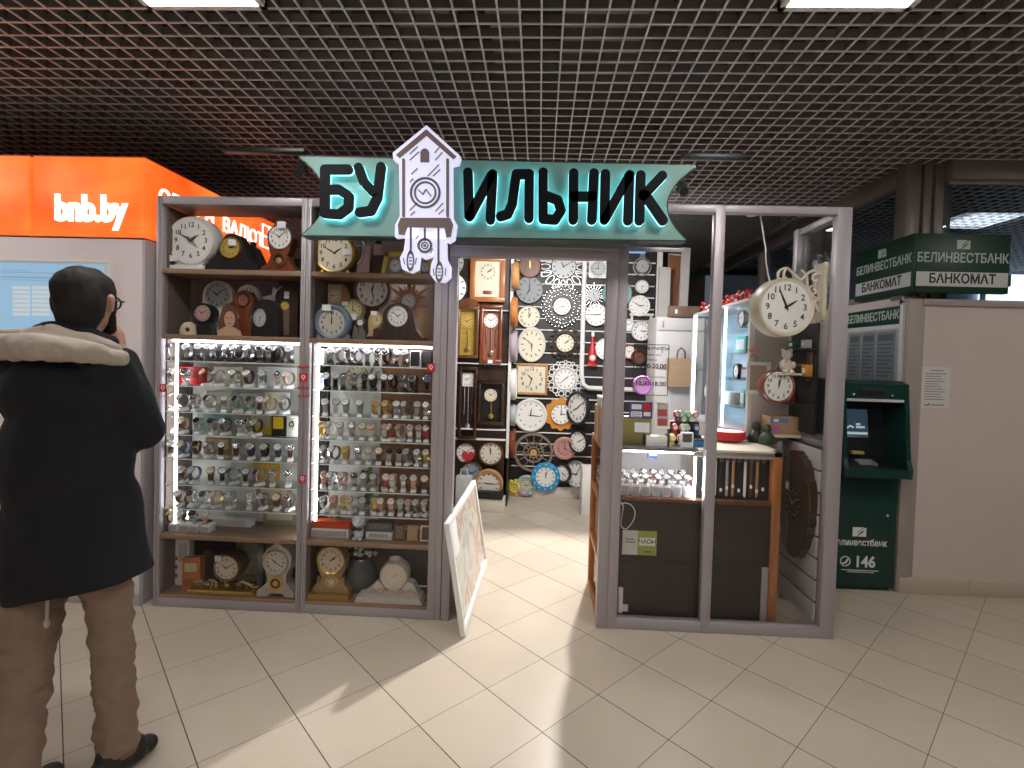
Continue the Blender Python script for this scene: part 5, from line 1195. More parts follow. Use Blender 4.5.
cx, cz = o.p(229.5, 316); MB().lathe([(0, -0.0015), (5.6 * o.k, -0.0015), (5.6 * o.k, 0), (0, 0)], 24, sz=1.45).build('printed_face', SKINP, o.t, (cx, 0, cz), smooth=False)
MB().prism(o.poly([(217, 333), (219, 327), (226, 323), (234, 324), (241, 328), (243, 333)]), -0.002, -0.0005).build('printed_shoulder', SKINP, o.t, smooth=False)
fe = MB()
for ex_ in (-2.3, 2.3): fe.stroke([(cx + (ex_ - .9) * o.k, cz + 1.2 * o.k), (cx + (ex_ + .9) * o.k, cz + 1.3 * o.k)], 0.8 * o.k, -0.0028, -0.0016)
fe.stroke([(cx - 1.4 * o.k, cz - 4.4 * o.k), (cx + 1.4 * o.k, cz - 4.4 * o.k)], 0.9 * o.k, -0.0028, -0.0016); fe.build('printed_features', mat('printed_dark_red', (0.22, 0.05, 0.04), 0.5), o.t, smooth=False)
o = Px('dome_ornament', 'small beige dome ornament with a dark window on the second shelf', 'ornament', 189, 333, YM - 0.02, Z2)
MB().vlathe([(8 * o.k, 0), (8.2 * o.k, 4 * o.k), (7 * o.k, 9 * o.k), (4 * o.k, 12.3 * o.k), (0, 13.5 * o.k)], 20).build('dome', BEIGEC, o.t); MB().sphere((3 * o.k, -6.6 * o.k, 5 * o.k), (2.4 * o.k, 1.6 * o.k, 2.4 * o.k)).build('dark_window', DKWOOD, o.t)
o = Px('mantel_clock', 'black arched mantel clock with an oval silver dial on the second shelf', 'clock', 267, 333, YM, Z2)
o.prism('case', dome(254, 281, 333, 295, 1), BLACK, -0.03, 0.04); o.dial(263, 314, 7, -0.032, PALEG, 'dash', (1, 30), SILVER, sz=1.4)
o = Px('mantel_clock', 'tall dark brown arched clock with a long glass ending the second shelf', 'clock', 288, 333, YM + 0.05, Z2)
o.prism('case', dome(276, 299, 333, 281, 0), DKWOOD, -0.02, 0.03); o.prism('glass_strip', dome(282, 291, 330, 296, 0), mat('smoky_glass', (0.16, 0.12, 0.10), 0.2), -0.023, -0.02); o.dial(286.5, 301, 4, -0.023, BRASSDIAL, 'dash', (9, 0)); o.tagp(288, 290, 5, 7, -0.024)
o = Px('cat_ornament', 'small white cat shaped ornament at the back of the second shelf', 'ornament', 272, 333, YM + 0.115, Z2)
o.prism('body', [(262, 333), (262, 296), (268, 290), (272, 290), (273, 281), (277, 285), (281, 280), (283, 288), (280, 296), (278, 333)], WHITE, -0.01, 0.01); o.tagp(266, 293, 6, 4, -0.011)
# top shelf, cabinet beside the doorway
o = Px('alarm_clock', 'round gold rimmed alarm clock with black numerals beneath the sign', 'clock', 335, 271, YM, Z1)
k = o.k; cx, cz = o.p(335.5, 250); MB().lathe([(19 * k, 0.06), (21 * k, 0.03), (21 * k, -0.01), (20 * k, -0.028), (17.8 * k, -0.018)], 40).build('case', GOLD, o.t, (cx, 0, cz)); o.dial(335.5, 250, 17.9, -0.016, CREAM, 'arabic', (1, 50))
for s in (-1, 1): MB().sphere((cx + s * 13 * k, -0.005, 2.4 * k), 2.6 * k).build('foot', GOLD, o.t)
o.tagp(349, 249, 9, 6, -0.030)
o = Px('pink_card', 'pink folded card with a silver bracelet on the top shelf', 'card', 362, 271, YM + 0.02, Z1)
o.prism('card', [(355, 271), (357, 262), (367, 238), (370, 240), (369, 271)], mat('pink_card', (0.66, 0.42, 0.44), 0.6), 0.0, 0.012)
MB().tube([(o.p(a_, b_)[0], -0.012, o.p(a_, b_)[1]) for a_, b_ in ((363, 236), (364, 246), (362, 255), (358, 260))], 1.1 * o.k, 8).build('bracelet', SILVER, o.t)
o = Px('table_clock', 'flat pink table clock leaning at the back of the top shelf', 'clock', 390, 271, YM + 0.10, Z1)
o.prism('case', [(372, 271), (372, 238), (407, 240), (407, 271)], mat('dusky_case', (0.16, 0.09, 0.08), 0.5), 0.0, 0.02); MB().box((o.p(373, 0)[0], -0.002, o.p(0, 248)[1]), (o.p(406, 0)[0], 0, o.p(0, 237)[1])).build('front_strip', mat('pale_pink', (0.66, 0.45, 0.42), 0.5), o.t, smooth=False); o.dial(390, 256, 7, -0.001, CREAM, 'dash', (9, 15))
for nm, x0, x1, dy in (('yellow framed table clock standing behind the emblem pendulums', 383, 408, 0.0), ('second yellow framed table clock by the cabinet post', 418, 432, 0.03)):
    o = Px('table_clock', nm, 'clock', (x0 + x1) / 2, 271, YM + dy, Z1); f = MB()
    P_ = [(x0, 271), (x0 + 4, 250), (x1 - 3, 249), (x1, 271)]
    for a_, b_ in zip(P_, P_[1:] + P_[:1]): f.stroke([o.p(*a_), o.p(*b_)], 4 * o.k, -0.015, 0.015)
    f.build('frame', YEL, o.t, smooth=False); o.prism('panel', P_, mat('clear_grey_panel', (0.30, 0.24, 0.20), 0.3), 0.0, 0.008); o.dial((x0 + x1) / 2, 261, min(6, (x1 - x0) / 3), -0.002, DIAL)
# second shelf, cabinet beside the doorway
o = Px('table_clock', 'square beige clock at the back behind the blue alarm clock', 'clock', 338, 336, YM + 0.11, Z2)
o.prism('case', [(327, 336), (327, 280), (342, 280), (348, 286), (350, 300), (350, 336)], HONEY, 0.0, 0.03); o.prism('front', [(327, 334), (327, 281), (341, 281), (341, 334)], mat('tan_dial', (0.58, 0.40, 0.26), 0.5), -0.004, 0.0); o.dial(334, 292, 6.5, -0.005, CREAM, 'arabic', (8, 45))
o = Px('wall_clock', 'large brown rimmed round clock propped behind the middle of the second shelf', 'clock', 372, 333, YM + 0.12, Z2)
k = o.k; cx, cz = o.p(372, 283); MB().lathe([(18.5 * k, 0.02), (19 * k, 0.0), (18 * k, -0.02), (15.5 * k, -0.012)], 36).build('rim', BRWOOD, o.t, (cx, 0, cz)); o.dial(372, 283, 15.6, -0.01, DIAL, 'arabic', (12, 28)); MB().prism(o.poly([(362, 333), (366, 298), (378, 298), (382, 333)]), 0.002, 0.02).build('easel', BRWOOD, o.t, smooth=False)
o = Px('alarm_clock', 'blue grey round alarm clock on two feet at the front of the second shelf', 'clock', 333, 336, YM - 0.02, Z2)
SLB = mat('slate_blue', (0.17, 0.24, 0.33), 0.45); k = o.k; cx, cz = o.p(333, 319.5); MB().lathe([(17 * k, 0.05), (18 * k, 0.02), (18 * k, -0.02), (16 * k, -0.03), (13 * k, -0.018)], 40).build('case', SLB, o.t, (cx, 0, cz)); o.dial(333, 320, 13.2, -0.016, mat('grey_dial', (0.55, 0.52, 0.47), 0.5), 'arabic', (12, 0))
for s in (-1, 1): MB().prism([(cx + s * 9 * k, 8 * k), (cx + s * 14 * k, 9 * k), (cx + s * 17.5 * k, 0), (cx + s * 11 * k, 0)], -0.01, 0.03).build('foot', SLB, o.t, smooth=False)
o.tagp(328, 305, 9, 6, -0.032)
o = Px('alarm_clock', 'little yellow green bell clock between the blue clock and the figurine', 'clock', 353, 336, YM + 0.05, Z2)
k = o.k; cx, cz = o.p(353, 306); MB().lathe([(11 * k, 0.03), (11.5 * k, 0), (10 * k, -0.012), (8.5 * k, -0.006)], 30).build('case', mat('olive_case', (0.34, 0.28, 0.14), 0.5), o.t, (cx, 0, cz)); o.dial(353, 306, 8.6, -0.005, mat('lemon_dial', (0.62, 0.58, 0.32), 0.5), 'dash', (4, 0)); o.prism('foot', [(347, 336), (350, 315), (357, 315), (360, 336)], BRWOOD, 0.0, 0.03); o.tagp(353, 313, 8, 6, -0.016); o.tagp(345, 300, 6, 4, -0.016)
o = Px('bird_figurine', 'grey winged bird figurine carrying a tiny clock on the second shelf', 'figurine', 360, 336, YM - 0.02, Z2)
PEW = mat('pewter', (0.20, 0.19, 0.19), 0.4, 0.6); k = o.k
MB().prism(o.poly([(353, 336), (355, 328), (359, 330), (359, 322), (357, 316), (361, 312), (365, 316), (363, 324), (366, 330), (366, 336)]), -0.008, 0.01).prism(o.poly([(352, 334), (354, 322), (358, 326), (358, 334)]), -0.004, 0.006).build('body', PEW, o.t, smooth=False); o.dial(361, 319, 3.2, -0.010, DIAL, None, (10, 10), SILVER)
o = Px('bird_figurine', 'gold heron figurine carrying a round yellow face', 'figurine', 376, 336, YM, Z2)
o.prism('body', [(366, 336), (369, 328), (368, 316), (371, 309), (377, 307), (382, 311), (383, 318), (379, 323), (373, 325), (372, 336)], mat('pale_gold', (0.58, 0.46, 0.22), 0.35, 0.5), -0.01, 0.01); o.dial(377, 316, 5, -0.012, mat('lemon_dial2', (0.62, 0.55, 0.3), 0.5), None, (3, 0)); o.tagp(374, 309, 6, 4, -0.013); o.prism('perch', [(366, 336), (366, 333), (384, 333), (384, 336)], DKWOOD, -0.02, 0.02)
o = Px('mantel_clock', 'dark brown round topped mantel clock on a long base beside the doorway', 'clock', 400, 336, YM - 0.01, Z2)
o.prism('case', [(376, 333), (381, 328), (385, 318)] + [(399 + 15.5 * cos(pi - pi * i / 16), 313 - 14.5 * sin(pi * i / 16)) for i in range(17)] + [(417, 324), (421, 330), (424, 333)], DKWOOD, -0.03, 0.05)
o.prism('base', [(370, 336), (370, 332.5), (430, 332.5), (430, 336)], DKWOOD, -0.045, 0.06); o.dial(399, 312, 11, -0.032, DIAL, 'arabic', (1, 52), SILVER)
o = Px('leaf_clock', 'wooden leaf wreath clock with a small white dial beside the doorway', 'clock', 409, 333, YM + 0.10, Z2)
LFW = wood('leaf_wood', (0.42, 0.18, 0.08), (0.62, 0.34, 0.20), 0.5); k = o.k; cx, cz = o.p(409, 293); lf = MB()
for i in range(20):
    a = 2 * pi * i / 20; L = 12 + 4 * (i % 3); T = Matrix.Translation((cx, 0, cz)) @ Matrix.Rotation(-a, 4, 'Y')
    lf.prism([(5 * k, 0), (L * .7 * k, 2.6 * k), ((L + 4) * k, 0.4 * k), (L * .7 * k, -2.2 * k)], -0.008 - 0.003 * (i % 3), -0.002 - 0.003 * (i % 3), T)
lf.build('leaf_wreath', LFW, o.t, smooth=False); o.dial(409, 293, 7, -0.018, DIAL, 'dash', (10, 22), WHITE); o.prism('stand', [(404, 333), (407, 300), (411, 300), (414, 333)], BRWOOD, 0.0, 0.012)
# floor level of the cabinets
o = Px('tea_box', 'white upright box behind the orange box on the cabinet floor', 'box', 180, 599, YM + 0.03, Z3)
o.prism('carton', [(170, 599), (170, 552), (189, 550), (189, 599)], WHITE, 0, 0.05); o.prism('printed_panel', [(178, 575), (178, 556), (187, 555), (187, 575)], PALEG, -0.002, 0.0)
for i in range(3): o.prism('printed_stripe', [(171, 592 - i * 9), (177, 591 - i * 9), (177, 587 - i * 9), (171, 588 - i * 9)], RED, -0.002, 0.0)
o = Px('tea_box', 'orange printed box on the floor of the cabinet beside the booth', 'box', 191, 599, YM - 0.03, Z3)
o.prism('carton', [(181, 599), (181, 566), (200, 564), (200, 599)], mat('orange_carton', (0.52, 0.16, 0.05), 0.5), 0, 0.045); o.prism('printed_panel', [(184, 580), (184, 571), (197, 570), (197, 579)], BEIGEC, -0.002, 0.0); o.prism('printed_band', [(183, 595), (183, 588), (198, 587), (198, 594)], mat('brown_print', (0.3, 0.08, 0.03), 0.5), -0.002, 0.0)
ANT = mat('antique_gold', (0.40, 0.29, 0.15), 0.4, 0.5, noise=0.3, nscale=40)
o = Px('mantel_clock', 'gold drum clock on a long ornate base, cabinet beside the booth', 'clock', 226, 602, YM - 0.02, Z3)
k = o.k; cx, cz = o.p(227, 577)
MB().lathe([(13 * k, 0.10), (14 * k, 0.07), (13 * k, 0.03), (14.5 * k, 0), (13.5 * k, -0.014), (11.5 * k, -0.008)], 36).build('drum', mat('bronze_case', (0.26, 0.16, 0.09), 0.35, 0.5), o.t, (cx, 0, cz)); o.dial(227, 577, 11.6, -0.006, CREAM, 'roman', (10, 10)); o.prism('base', [(190, 602), (191, 598), (258, 598), (260, 602)], GOLD, -0.05, 0.06)
orn = MB(); rnd = random.Random(4)
for i in range(26):
    x_ = rnd.uniform(195, 255); y_ = rnd.uniform(589, 597) + abs(x_ - 226) * .08; q = o.p(x_, min(y_, 597)); orn.sphere((q[0], rnd.uniform(-.03, .03), q[1]), (rnd.uniform(1.6, 3) * k, 1.5 * k, rnd.uniform(1.4, 3) * k), 8, 5)
for s in (-1, 1): orn.tube([(cx + s * (10 + 6 * j) * k, 0, (8 + 3 * sin(j * 1.5)) * k) for j in range(5)], 1.4 * k, 6)
orn.build('scroll_ornament', ANT, o.t); o.tagp(219, 567, 7, 6, -0.018)
o = Px('mantel_clock', 'tall cream waisted clock with a round pendulum hole, cabinet beside the booth', 'clock', 278, 604, YM - 0.03, Z3)
CRW = mat('cream_lacquer', (0.62, 0.56, 0.50), 0.35)
o.prism('case', [(258, 604), (259, 598), (265, 594), (269, 588), (268, 580), (264, 572), (264, 562), (268, 555), (274, 552), (277, 548), (281, 548), (284, 552), (290, 555), (294, 563), (293, 573), (289, 580), (288, 588), (292, 594), (297, 599), (297, 604), (287, 604), (285, 601), (271, 601), (269, 604)], CRW, -0.03, 0.05)
o.dial(278, 568, 13, -0.032, OFFW2, 'roman', (10, 20), mat('shell_bezel', (0.66, 0.55, 0.42), 0.3)); cx, cz = o.p(278, 590); MB().ring(cx, cz, 6.5 * o.k, 2 * o.k, -0.038, -0.03, 24).build('hole_ring', GOLD, o.t); MB().lathe([(0, -0.032), (5.8 * o.k, -0.032), (5.8 * o.k, -0.03), (0, -0.03)]).build('pendulum_window', BRWOOD, o.t, (cx, 0, cz)); MB().lathe([(0, -0.037), (2.8 * o.k, -0.036), (2.8 * o.k, -0.033), (0, -0.033)]).build('pendulum_bob', GOLD, o.t, (cx, 0, cz))
o = Px('mantel_clock', 'antique gold waisted pendulum clock, cabinet beside the doorway', 'clock', 331, 606, YM - 0.03, Z3)
o.prism('case', [(313, 601), (314, 594), (320, 590), (322, 584), (318, 575), (317, 564), (321, 555), (328, 551), (336, 551), (343, 555), (347, 564), (346, 575), (342, 584), (344, 590), (349, 594), (350, 601)], ANT, -0.02, 0.04); o.prism('base', [(309, 606), (310, 600.5), (351, 600.5), (352, 606)], mat('gilt_base', (0.45, 0.28, 0.07), 0.3, 0.6), -0.045, 0.055)
o.dial(332, 566, 15, -0.022, mat('champagne_dial', (0.62, 0.53, 0.36), 0.4), 'arabic', (2, 8), GOLD); cx, cz = o.p(333, 588)
MB().ring(cx, cz, 5.5 * o.k, 2 * o.k, -0.028, -0.02, 20).build('hole_ring', GOLD, o.t); MB().lathe([(0, -0.032), (3.4 * o.k, -0.03), (3.4 * o.k, -0.022), (0, -0.02)]).build('pendulum_bob', SILVER, o.t, (cx, 0, cz))
for s in (-1, 1): MB().tube([(o.p(331 + s * 13, 0)[0], -0.01, o.p(0, y_)[1]) for y_ in (600, 594, 588, 584)], [2.6 * o.k, 2.2 * o.k, 1.5 * o.k, 1 * o.k], 8).build('side_scroll', ANT, o.t)
o = Px('mantel_clock', 'white and gold marble look mantel clock on a broad base by the doorway', 'clock', 391, 609, YM - 0.03, Z3)
MRB = mat('white_marble', (0.62, 0.58, 0.55), 0.3, noise=0.12, nscale=18); k = o.k; cx, cz = o.p(394, 583)
o.prism('base', [(356, 609), (358, 603), (422, 603), (425, 609)], MRB, -0.05, 0.06); o.prism('plinth_body', [(362, 603), (370, 596), (378, 588), (386, 597), (402, 597), (408, 588), (414, 590), (418, 597), (421, 603)], MRB, -0.02, 0.04)
MB().lathe([(13.5 * k, 0.07), (15 * k, 0.03), (15 * k, -0.01), (13.5 * k, -0.026), (11.5 * k, -0.018)], 36).build('drum', MRB, o.t, (cx, 0, cz)); o.dial(394, 583, 11.6, -0.016, OFFW2, 'roman', (2, 10), hands=GOLD, ink=GOLD)
orn = MB()
for i in range(12):
    x_ = 368 + i * 4.4; q = o.p(x_, 600 - 3 * abs(sin(i * 1.7))); orn.sphere((q[0], -0.026, q[1]), (2.6 * k, 1.5 * k, 2 * k), 8, 5)
MB().sphere((o.p(394, 566)[0], 0.01, o.p(0, 567)[1]), (7 * k, 3 * k, 3 * k)).build('crest', MRB, o.t); orn.build('leaf_ornament', mat('peach_gilt', (0.60, 0.44, 0.32), 0.4), o.t)
o = Px('flower_vase', 'smoky glass vase holding a white flower bunch behind the clocks', 'vase', 361, 600, YM + 0.08, Z3)
k = o.k; MB().vlathe([(9 * k, 0), (14 * k, 8 * k), (15 * k, 20 * k), (11 * k, 30 * k), (9 * k, 34 * k), (8 * k, 33 * k), (0, 30 * k)], 24).build('vase_body', mat('smoked_glass', (0.10, 0.11, 0.11), 0.15), o.t)
fl = MB(); rnd = random.Random(9)
for i in range(44):
    a = rnd.uniform(0, 6.28); rr = rnd.uniform(0, 14) * k; fl.sphere((rr * cos(a), rr * sin(a) * .6, (40 + rnd.uniform(-4, 15)) * k), 2.3 * k, 8, 5)
fl.build('blossoms', mat('pale_blossom', (0.62, 0.62, 0.60), 0.6), o.t)
lf = MB()
for i in range(18):
    a = rnd.uniform(-1.4, 1.4); lf.sphere((0, 0, 0), (6 * k, 1 * k, 2 * k), 8, 5, Matrix.Translation((rnd.uniform(-9, 9) * k, rnd.uniform(-5, 5) * k, (36 + rnd.uniform(-4, 8)) * k)) @ Matrix.Rotation(a, 4, 'Y'))
lf.build('leaves', mat('dark_leaf', (0.02, 0.035, 0.02), 0.5), o.t)
photo_frame('gilt framed leafy picture at the back of the cabinet floor', 233, 540, 272, 598, FY + 0.235, Z3, ANT, mat('leafy_print', (0.30, 0.33, 0.22), 0.5, noise=0.7, nscale=22))
pxbox('slim_box', 'slim grey green box between the gold drum clock and the cream clock', 'box', 256, 556, 263, 598, FY + 0.18, 0.02, mat('grey_green', (0.18, 0.21, 0.20), 0.5), Z3, decor=window_decor(mat('grey_green_pale', (0.28, 0.30, 0.28), 0.5)))  # front panel in a paler grey green than the box

# ---------------------------------------------------------------- counter behind the window
CX0, CX1, CY0, CY1 = 0.485, 1.405, 2.945, 3.50
CTZ = 1.03; LEDC = mat('led_strip_counter', (0.95, 0.97, 1), 0.5, 0, 40.0, (0.95, 0.96, 1.0))
ct = thing('shop_counter', 'dark panelled glass topped shop counter behind the window', 'counter', (0, 0, 0))
MB().box((CX0 + 0.02, CY0 + 0.01, 0.0), (CX1 - 0.05, CY1, 0.715)).build('front_panel', DKPANEL, ct, smooth=False)
MB().box((CX0 + 0.02, CY0 + 0.008, 0.355), (CX1 - 0.05, CY0 + 0.0105, 0.360)).build('panel_joint', BLACK, ct, smooth=False)
MB().bbox((CX0 - 0.0, CY0, 0.715), (CX1 - 0.05, CY1, 0.735), 0.003).build('display_floor', BRWOOD, ct)
MB().bbox((CX1 - 0.05, CY0, 0.0), (CX1, CY0 + 0.06, CTZ + 0.0), 0.004).build('end_post', ORWOOD, ct)
MB().bbox((CX1 - 0.09, CY0 + 0.004, 0.0), (CX1 - 0.052, CY0 + 0.012, 0.36), 0.002).build('grey_strip', ALU2, ct)
MB().box((CX1 - 0.05, CY0 + 0.06, 0.0), (CX1 - 0.03, CY1, CTZ - 0.02)).build('end_panel', mat('pale_end_panel', (0.5, 0.46, 0.43), 0.5), ct, smooth=False)
MB().bbox((CX0, CY0, CTZ - 0.02), (0.93, CY1, CTZ), 0.003).build('glass_top', mat('counter_top_edge', (0.16, 0.16, 0.16), 0.25), ct)
MB().bbox((0.93, CY0, CTZ - 0.035), (CX1, CY1, CTZ), 0.004).build('pale_top', mat('beige_top', (0.58, 0.52, 0.42), 0.3), ct)
MB().bbox((0.90, CY0 - 0.004, CTZ - 0.045), (CX1 - 0.05, CY0, CTZ - 0.012), 0.002).build('metal_edge', SILVER, ct)
MB().box((CX0 + 0.01, CY0 + 0.004, 0.74), (0.92, CY0 + 0.008, CTZ - 0.02)).build('display_glass', GLASS, ct, smooth=False)
MB().box((CX0 + 0.01, CY1 - 0.2, 0.735), (0.93, CY1 - 0.19, CTZ - 0.02)).build('display_back', mat('display_back_white', (0.7, 0.68, 0.68), 0.5), ct, smooth=False)
MB().box((0.915, CY0 + 0.02, 0.74), (0.925, CY0 + 0.03, CTZ - 0.02)).build('light_strip', LEDC, ct, smooth=False)
MB().box((CX0 + 0.02, CY0 + 0.015, CTZ - 0.03), (0.92, CY0 + 0.03, CTZ - 0.021)).build('light_strip', LEDC, ct, smooth=False)
MB().box((0.93, CY0 + 0.05, 0.735), (CX1 - 0.05, CY0 + 0.06, CTZ - 0.03)).build('black_display', BLKC, ct, smooth=False)
# wood framed glass side of the counter along the passage
cs2 = thing('glazed_side_case', 'orange wood framed glass case along the passage side of the counter', 'display case', (0.405, 2.94, 0))
f = MB()
for (y0, y1) in ((0, 0.035), (0.50, 0.54)): f.bbox((-0.03, y0, 0), (0.045, y1, 1.03), 0.003)
for z in (0, 0.34, 0.68, 1.0): f.bbox((-0.03, 0.035, z), (0.045, 0.50, z + 0.03), 0.003)
f.build('frame', ORWOOD, cs2); MB().box((-0.012, 0.035, 0.03), (-0.008, 0.5, 1.0)).build('glass_side', GLASS, cs2, smooth=False); MB().box((0.03, 0.035, 0.03), (0.04, 0.5, 1.0)).build('inner_back', BRWOOD, cs2, smooth=False)
o = thing('cardboard_box', 'brown cardboard box standing on the wood framed case by the passage', 'box', (0.415, 3.02, 1.031))
MB().bbox((-0.045, 0, 0), (0.05, 0.30, 0.21), 0.004).build('carton', CARD, o); MB().box((-0.0455, 0.12, 0.0), (-0.0445, 0.17, 0.21)).build('tape', BEIGEC, o, smooth=False)
o = thing('cardboard_box', 'pale green and white box on the larger cardboard box by the passage', 'box', (0.415, 3.05, 1.242))
MB().bbox((-0.04, 0, 0), (0.045, 0.2, 0.05), 0.003).build('carton', mat('mint_box', (0.55, 0.62, 0.55), 0.5), o); MB().bbox((-0.042, -0.002, 0.05), (0.047, 0.202, 0.062), 0.002).build('lid', WHITE, o)

# white stands in the lit counter display
def white_cube_stand(i, row, x, y, zz):
    lb = '%s white cube with a watch, %s row of the lit counter' % (ord_(i), row)
    t = thing('watch_cube', lb, 'watch stand', (x, y, zz), group='white cubes in the lit counter')
    MB().bbox((-0.026, 0, 0), (0.026, 0.05, 0.066), 0.004).build('cube', ACRYL, t); MB().box((-0.021, -0.001, 0.008), (0.021, 0.0, 0.055)).build('price_card', mat('price_card_grey', (0.50, 0.50, 0.52), 0.6), t, smooth=False)
    w = thing('wristwatch', 'white and silver watch on the %s cube, %s row of the lit counter' % (ord_(i), row), 'watch', (x, y + 0.025, zz + 0.066), random.uniform(-.3, .3), 'watches in the lit counter')
    s, d_ = random.choice([('silver', 'white'), ('white', 'silver'), ('rose', 'white'), ('grey', 'silver')])
    wobj('strap', wmesh('strap', s, lambda: strap_mesh(WM[s])), w); cm = 'silver'; wobj('case', wmesh('case', cm, lambda: case_mesh(WM[cm])), w); wobj('dial', wmesh('dial', d_, lambda: dial_mesh(WD[d_])), w); wobj('hands', wmesh('hands', INK.name, lambda: hand2_mesh(INK)), w)
for i in range(7): white_cube_stand(i, 'front', 0.525 + i * 0.0605, CY0 + 0.04, 0.7355)
for i in range(7): white_cube_stand(i, 'rear', 0.535 + i * 0.058, CY0 + 0.16, 0.7355)
# straps hanging on the black display
SCOL = [('black', WM['black']), ('dark brown', DKWOOD), ('white', WHITE), ('black', WM['black']), ('grey', GREY), ('tan', HONEY), ('black', WM['black']), ('white', WHITE), ('brown', WM['brown']), ('tan', HONEY), ('black', WM['black'])]
for i, (cn, m_) in enumerate(SCOL):
    x = at(703 + i * 6.0, 480, CY0 + 0.045).x
    t = thing('watch_strap', '%s watch strap, %s along the black display from the lit cubes' % (cn, ord_(i)), 'watch strap', (x, CY0 + 0.0495, 0.76), group='straps hanging on the black display')
    MB().bbox((-0.008, -0.005, 0.0), (0.008, -0.001, 0.2), 0.002).prism([(-0.008, 0.002), (0.008, 0.002), (0.0, -0.012)], -0.005, -0.001).build('band', m_, t)
    MB().ring(0, 0.205, 0.009, 0.003, -0.006, 0, 14).build('buckle', SILVER, t); MB().box((-0.007, -0.0065, 0.02 + 0.012 * (i % 3)), (0.007, -0.0055, 0.04 + 0.012 * (i % 3))).build('price_tag', TAG, t, smooth=False)

# things standing on the counter
Zc = CTZ + 0.001
o = pxbox('olive_panel', 'olive green box with a white label on the counter by the window', 'box', 622, 419, 650, 447, 3.02, 0.05, mat('olive_box', (0.26, 0.21, 0.06), 0.5), Zc, decor=lambda t, hw, H, k: MB().box((-hw * .15, -0.001, H * .45), (hw * .9, 0, H * .8)).build('label', TAG, t, smooth=False))
o = photo_frame('white photo frame with two red pictures on the counter', 654.5, 402, 669.5, 429, 3.10, Zc + 0.09, WHITE, PALEG)
for zz in (0.018, 0.075): MB().box((-0.028, -0.0075, zz), (0.028, -0.006, zz + 0.042)).build('red_picture', mat('red_photo', (0.42, 0.07, 0.06), 0.4), o, smooth=False)
o = pxbox('card_rack', 'low white tray rack with dark ends on the counter', 'rack', 645, 437, 668, 447, 2.99, 0.06, WHITE, Zc, decor=lambda t, hw, H, k: [MB().bbox((s * hw - 0.006, -0.004, -0.0), (s * hw + 0.006, 0.064, H * 1.15), 0.002).build('rack_end', BLACK, t) for s in (-1, 1)])
pxbox('small_blue_box', 'small blue box lying on the counter tray rack', 'box', 649, 428, 658, 437, 3.0, 0.04, mat('royal_blue', (0.06, 0.10, 0.30), 0.4), at(0, 437, 2.99).z + 0.011, decor=window_decor(PALEG))
pxbox('card_holder', 'white price card holder with a dark picture on the counter', 'card', 681, 432, 693, 447, 2.985, 0.02, TAG, Zc, decor=window_decor(mat('holder_print', (0.10, 0.08, 0.07), 0.5)))
pxbox('blue_tray', 'bright blue flat tray on the counter beside the mullion', 'tray', 693, 441, 709, 447, 3.02, 0.10, mat('tray_blue', (0.03, 0.20, 0.50), 0.4), Zc, decor=lambda t, hw, H, k: MB().bbox((-hw - 0.004, -0.004, H), (hw + 0.004, 0.104, H + 0.006), 0.002).build('tray_rim', BLACK, t))
# rack of little egg clocks
rk = thing('clock_rack', 'black stepped rack for the little alarm clocks on the counter', 'rack', (at(685, 430, 3.15).x, 3.12, Zc))
k = px_m(3.12); MB().bbox((-15 * k, 0.0, 0), (15 * k, 0.05, 0.055), 0.003).build('lower_step', BLACK, rk); MB().bbox((-15 * k, 0.05, 0), (15 * k, 0.10, 0.13), 0.003).build('upper_step', BLACK, rk)
EGG = [('bright red', RED, 675, 0), ('white faced cream', CREAM, 683, 0), ('lime green', mat('lime', (0.15, 0.42, 0.08), 0.4), 688, 1), ('dark red', mat('wine', (0.30, 0.02, 0.03), 0.4), 676.5, 1), ('white and red', WHITE, 695, 1), ('yellow', YEL, 673, 2), ('plain white', WHITE, 681, 2), ('pale green', mat('mint', (0.30, 0.55, 0.35), 0.4), 687, 0), ('navy blue', mat('navy', (0.04, 0.07, 0.25), 0.4), 696, 0), ('green', mat('leaf_green', (0.05, 0.30, 0.10), 0.4), 680, 1)]
for n_, (cn, m_, px, lv) in enumerate(EGG):
    y = 3.12 + (0.075 if lv == 1 else 0.025); zb = Zc + (0.13 if lv == 1 else 0.055)
    if lv == 2: y = 3.075; zb = Zc
    d = ray(px, 420); x = d.x / d.y * y
    t = thing('alarm_clock', 'little %s egg shaped alarm clock on the counter rack' % cn, 'clock', (x, y, zb), group='little egg clocks on the counter')
    MB().vlathe([(0.012, 0), (0.013, 0.006), (0.008, 0.014), (0.019, 0.03), (0.021, 0.045), (0.014, 0.06), (0, 0.066)], 16).build('case', m_, t); dial(t, 0.014, -0.0215, DIAL, None, (10, 10), cz=0.043); MB().ring(0, 0.043, 0.0155, 0.004, -0.024, -0.012, 18).build('bezel', m_ if m_ is not WHITE else RED, t)
o = thing('red_bowl', 'round red dish with a white inside on the counter behind the mullion', 'dish', (at(724, 437, 3.35).x, 3.33, Zc))
MB().vlathe([(0.09, 0), (0.118, 0.012), (0.122, 0.055), (0.118, 0.066), (0.112, 0.058), (0, 0.05)], 40).build('bowl', RED, o); MB().vlathe([(0, 0.0595), (0.110, 0.0605), (0.110, 0.0585), (0, 0.0575)], 40).build('inside', WHITE, o)
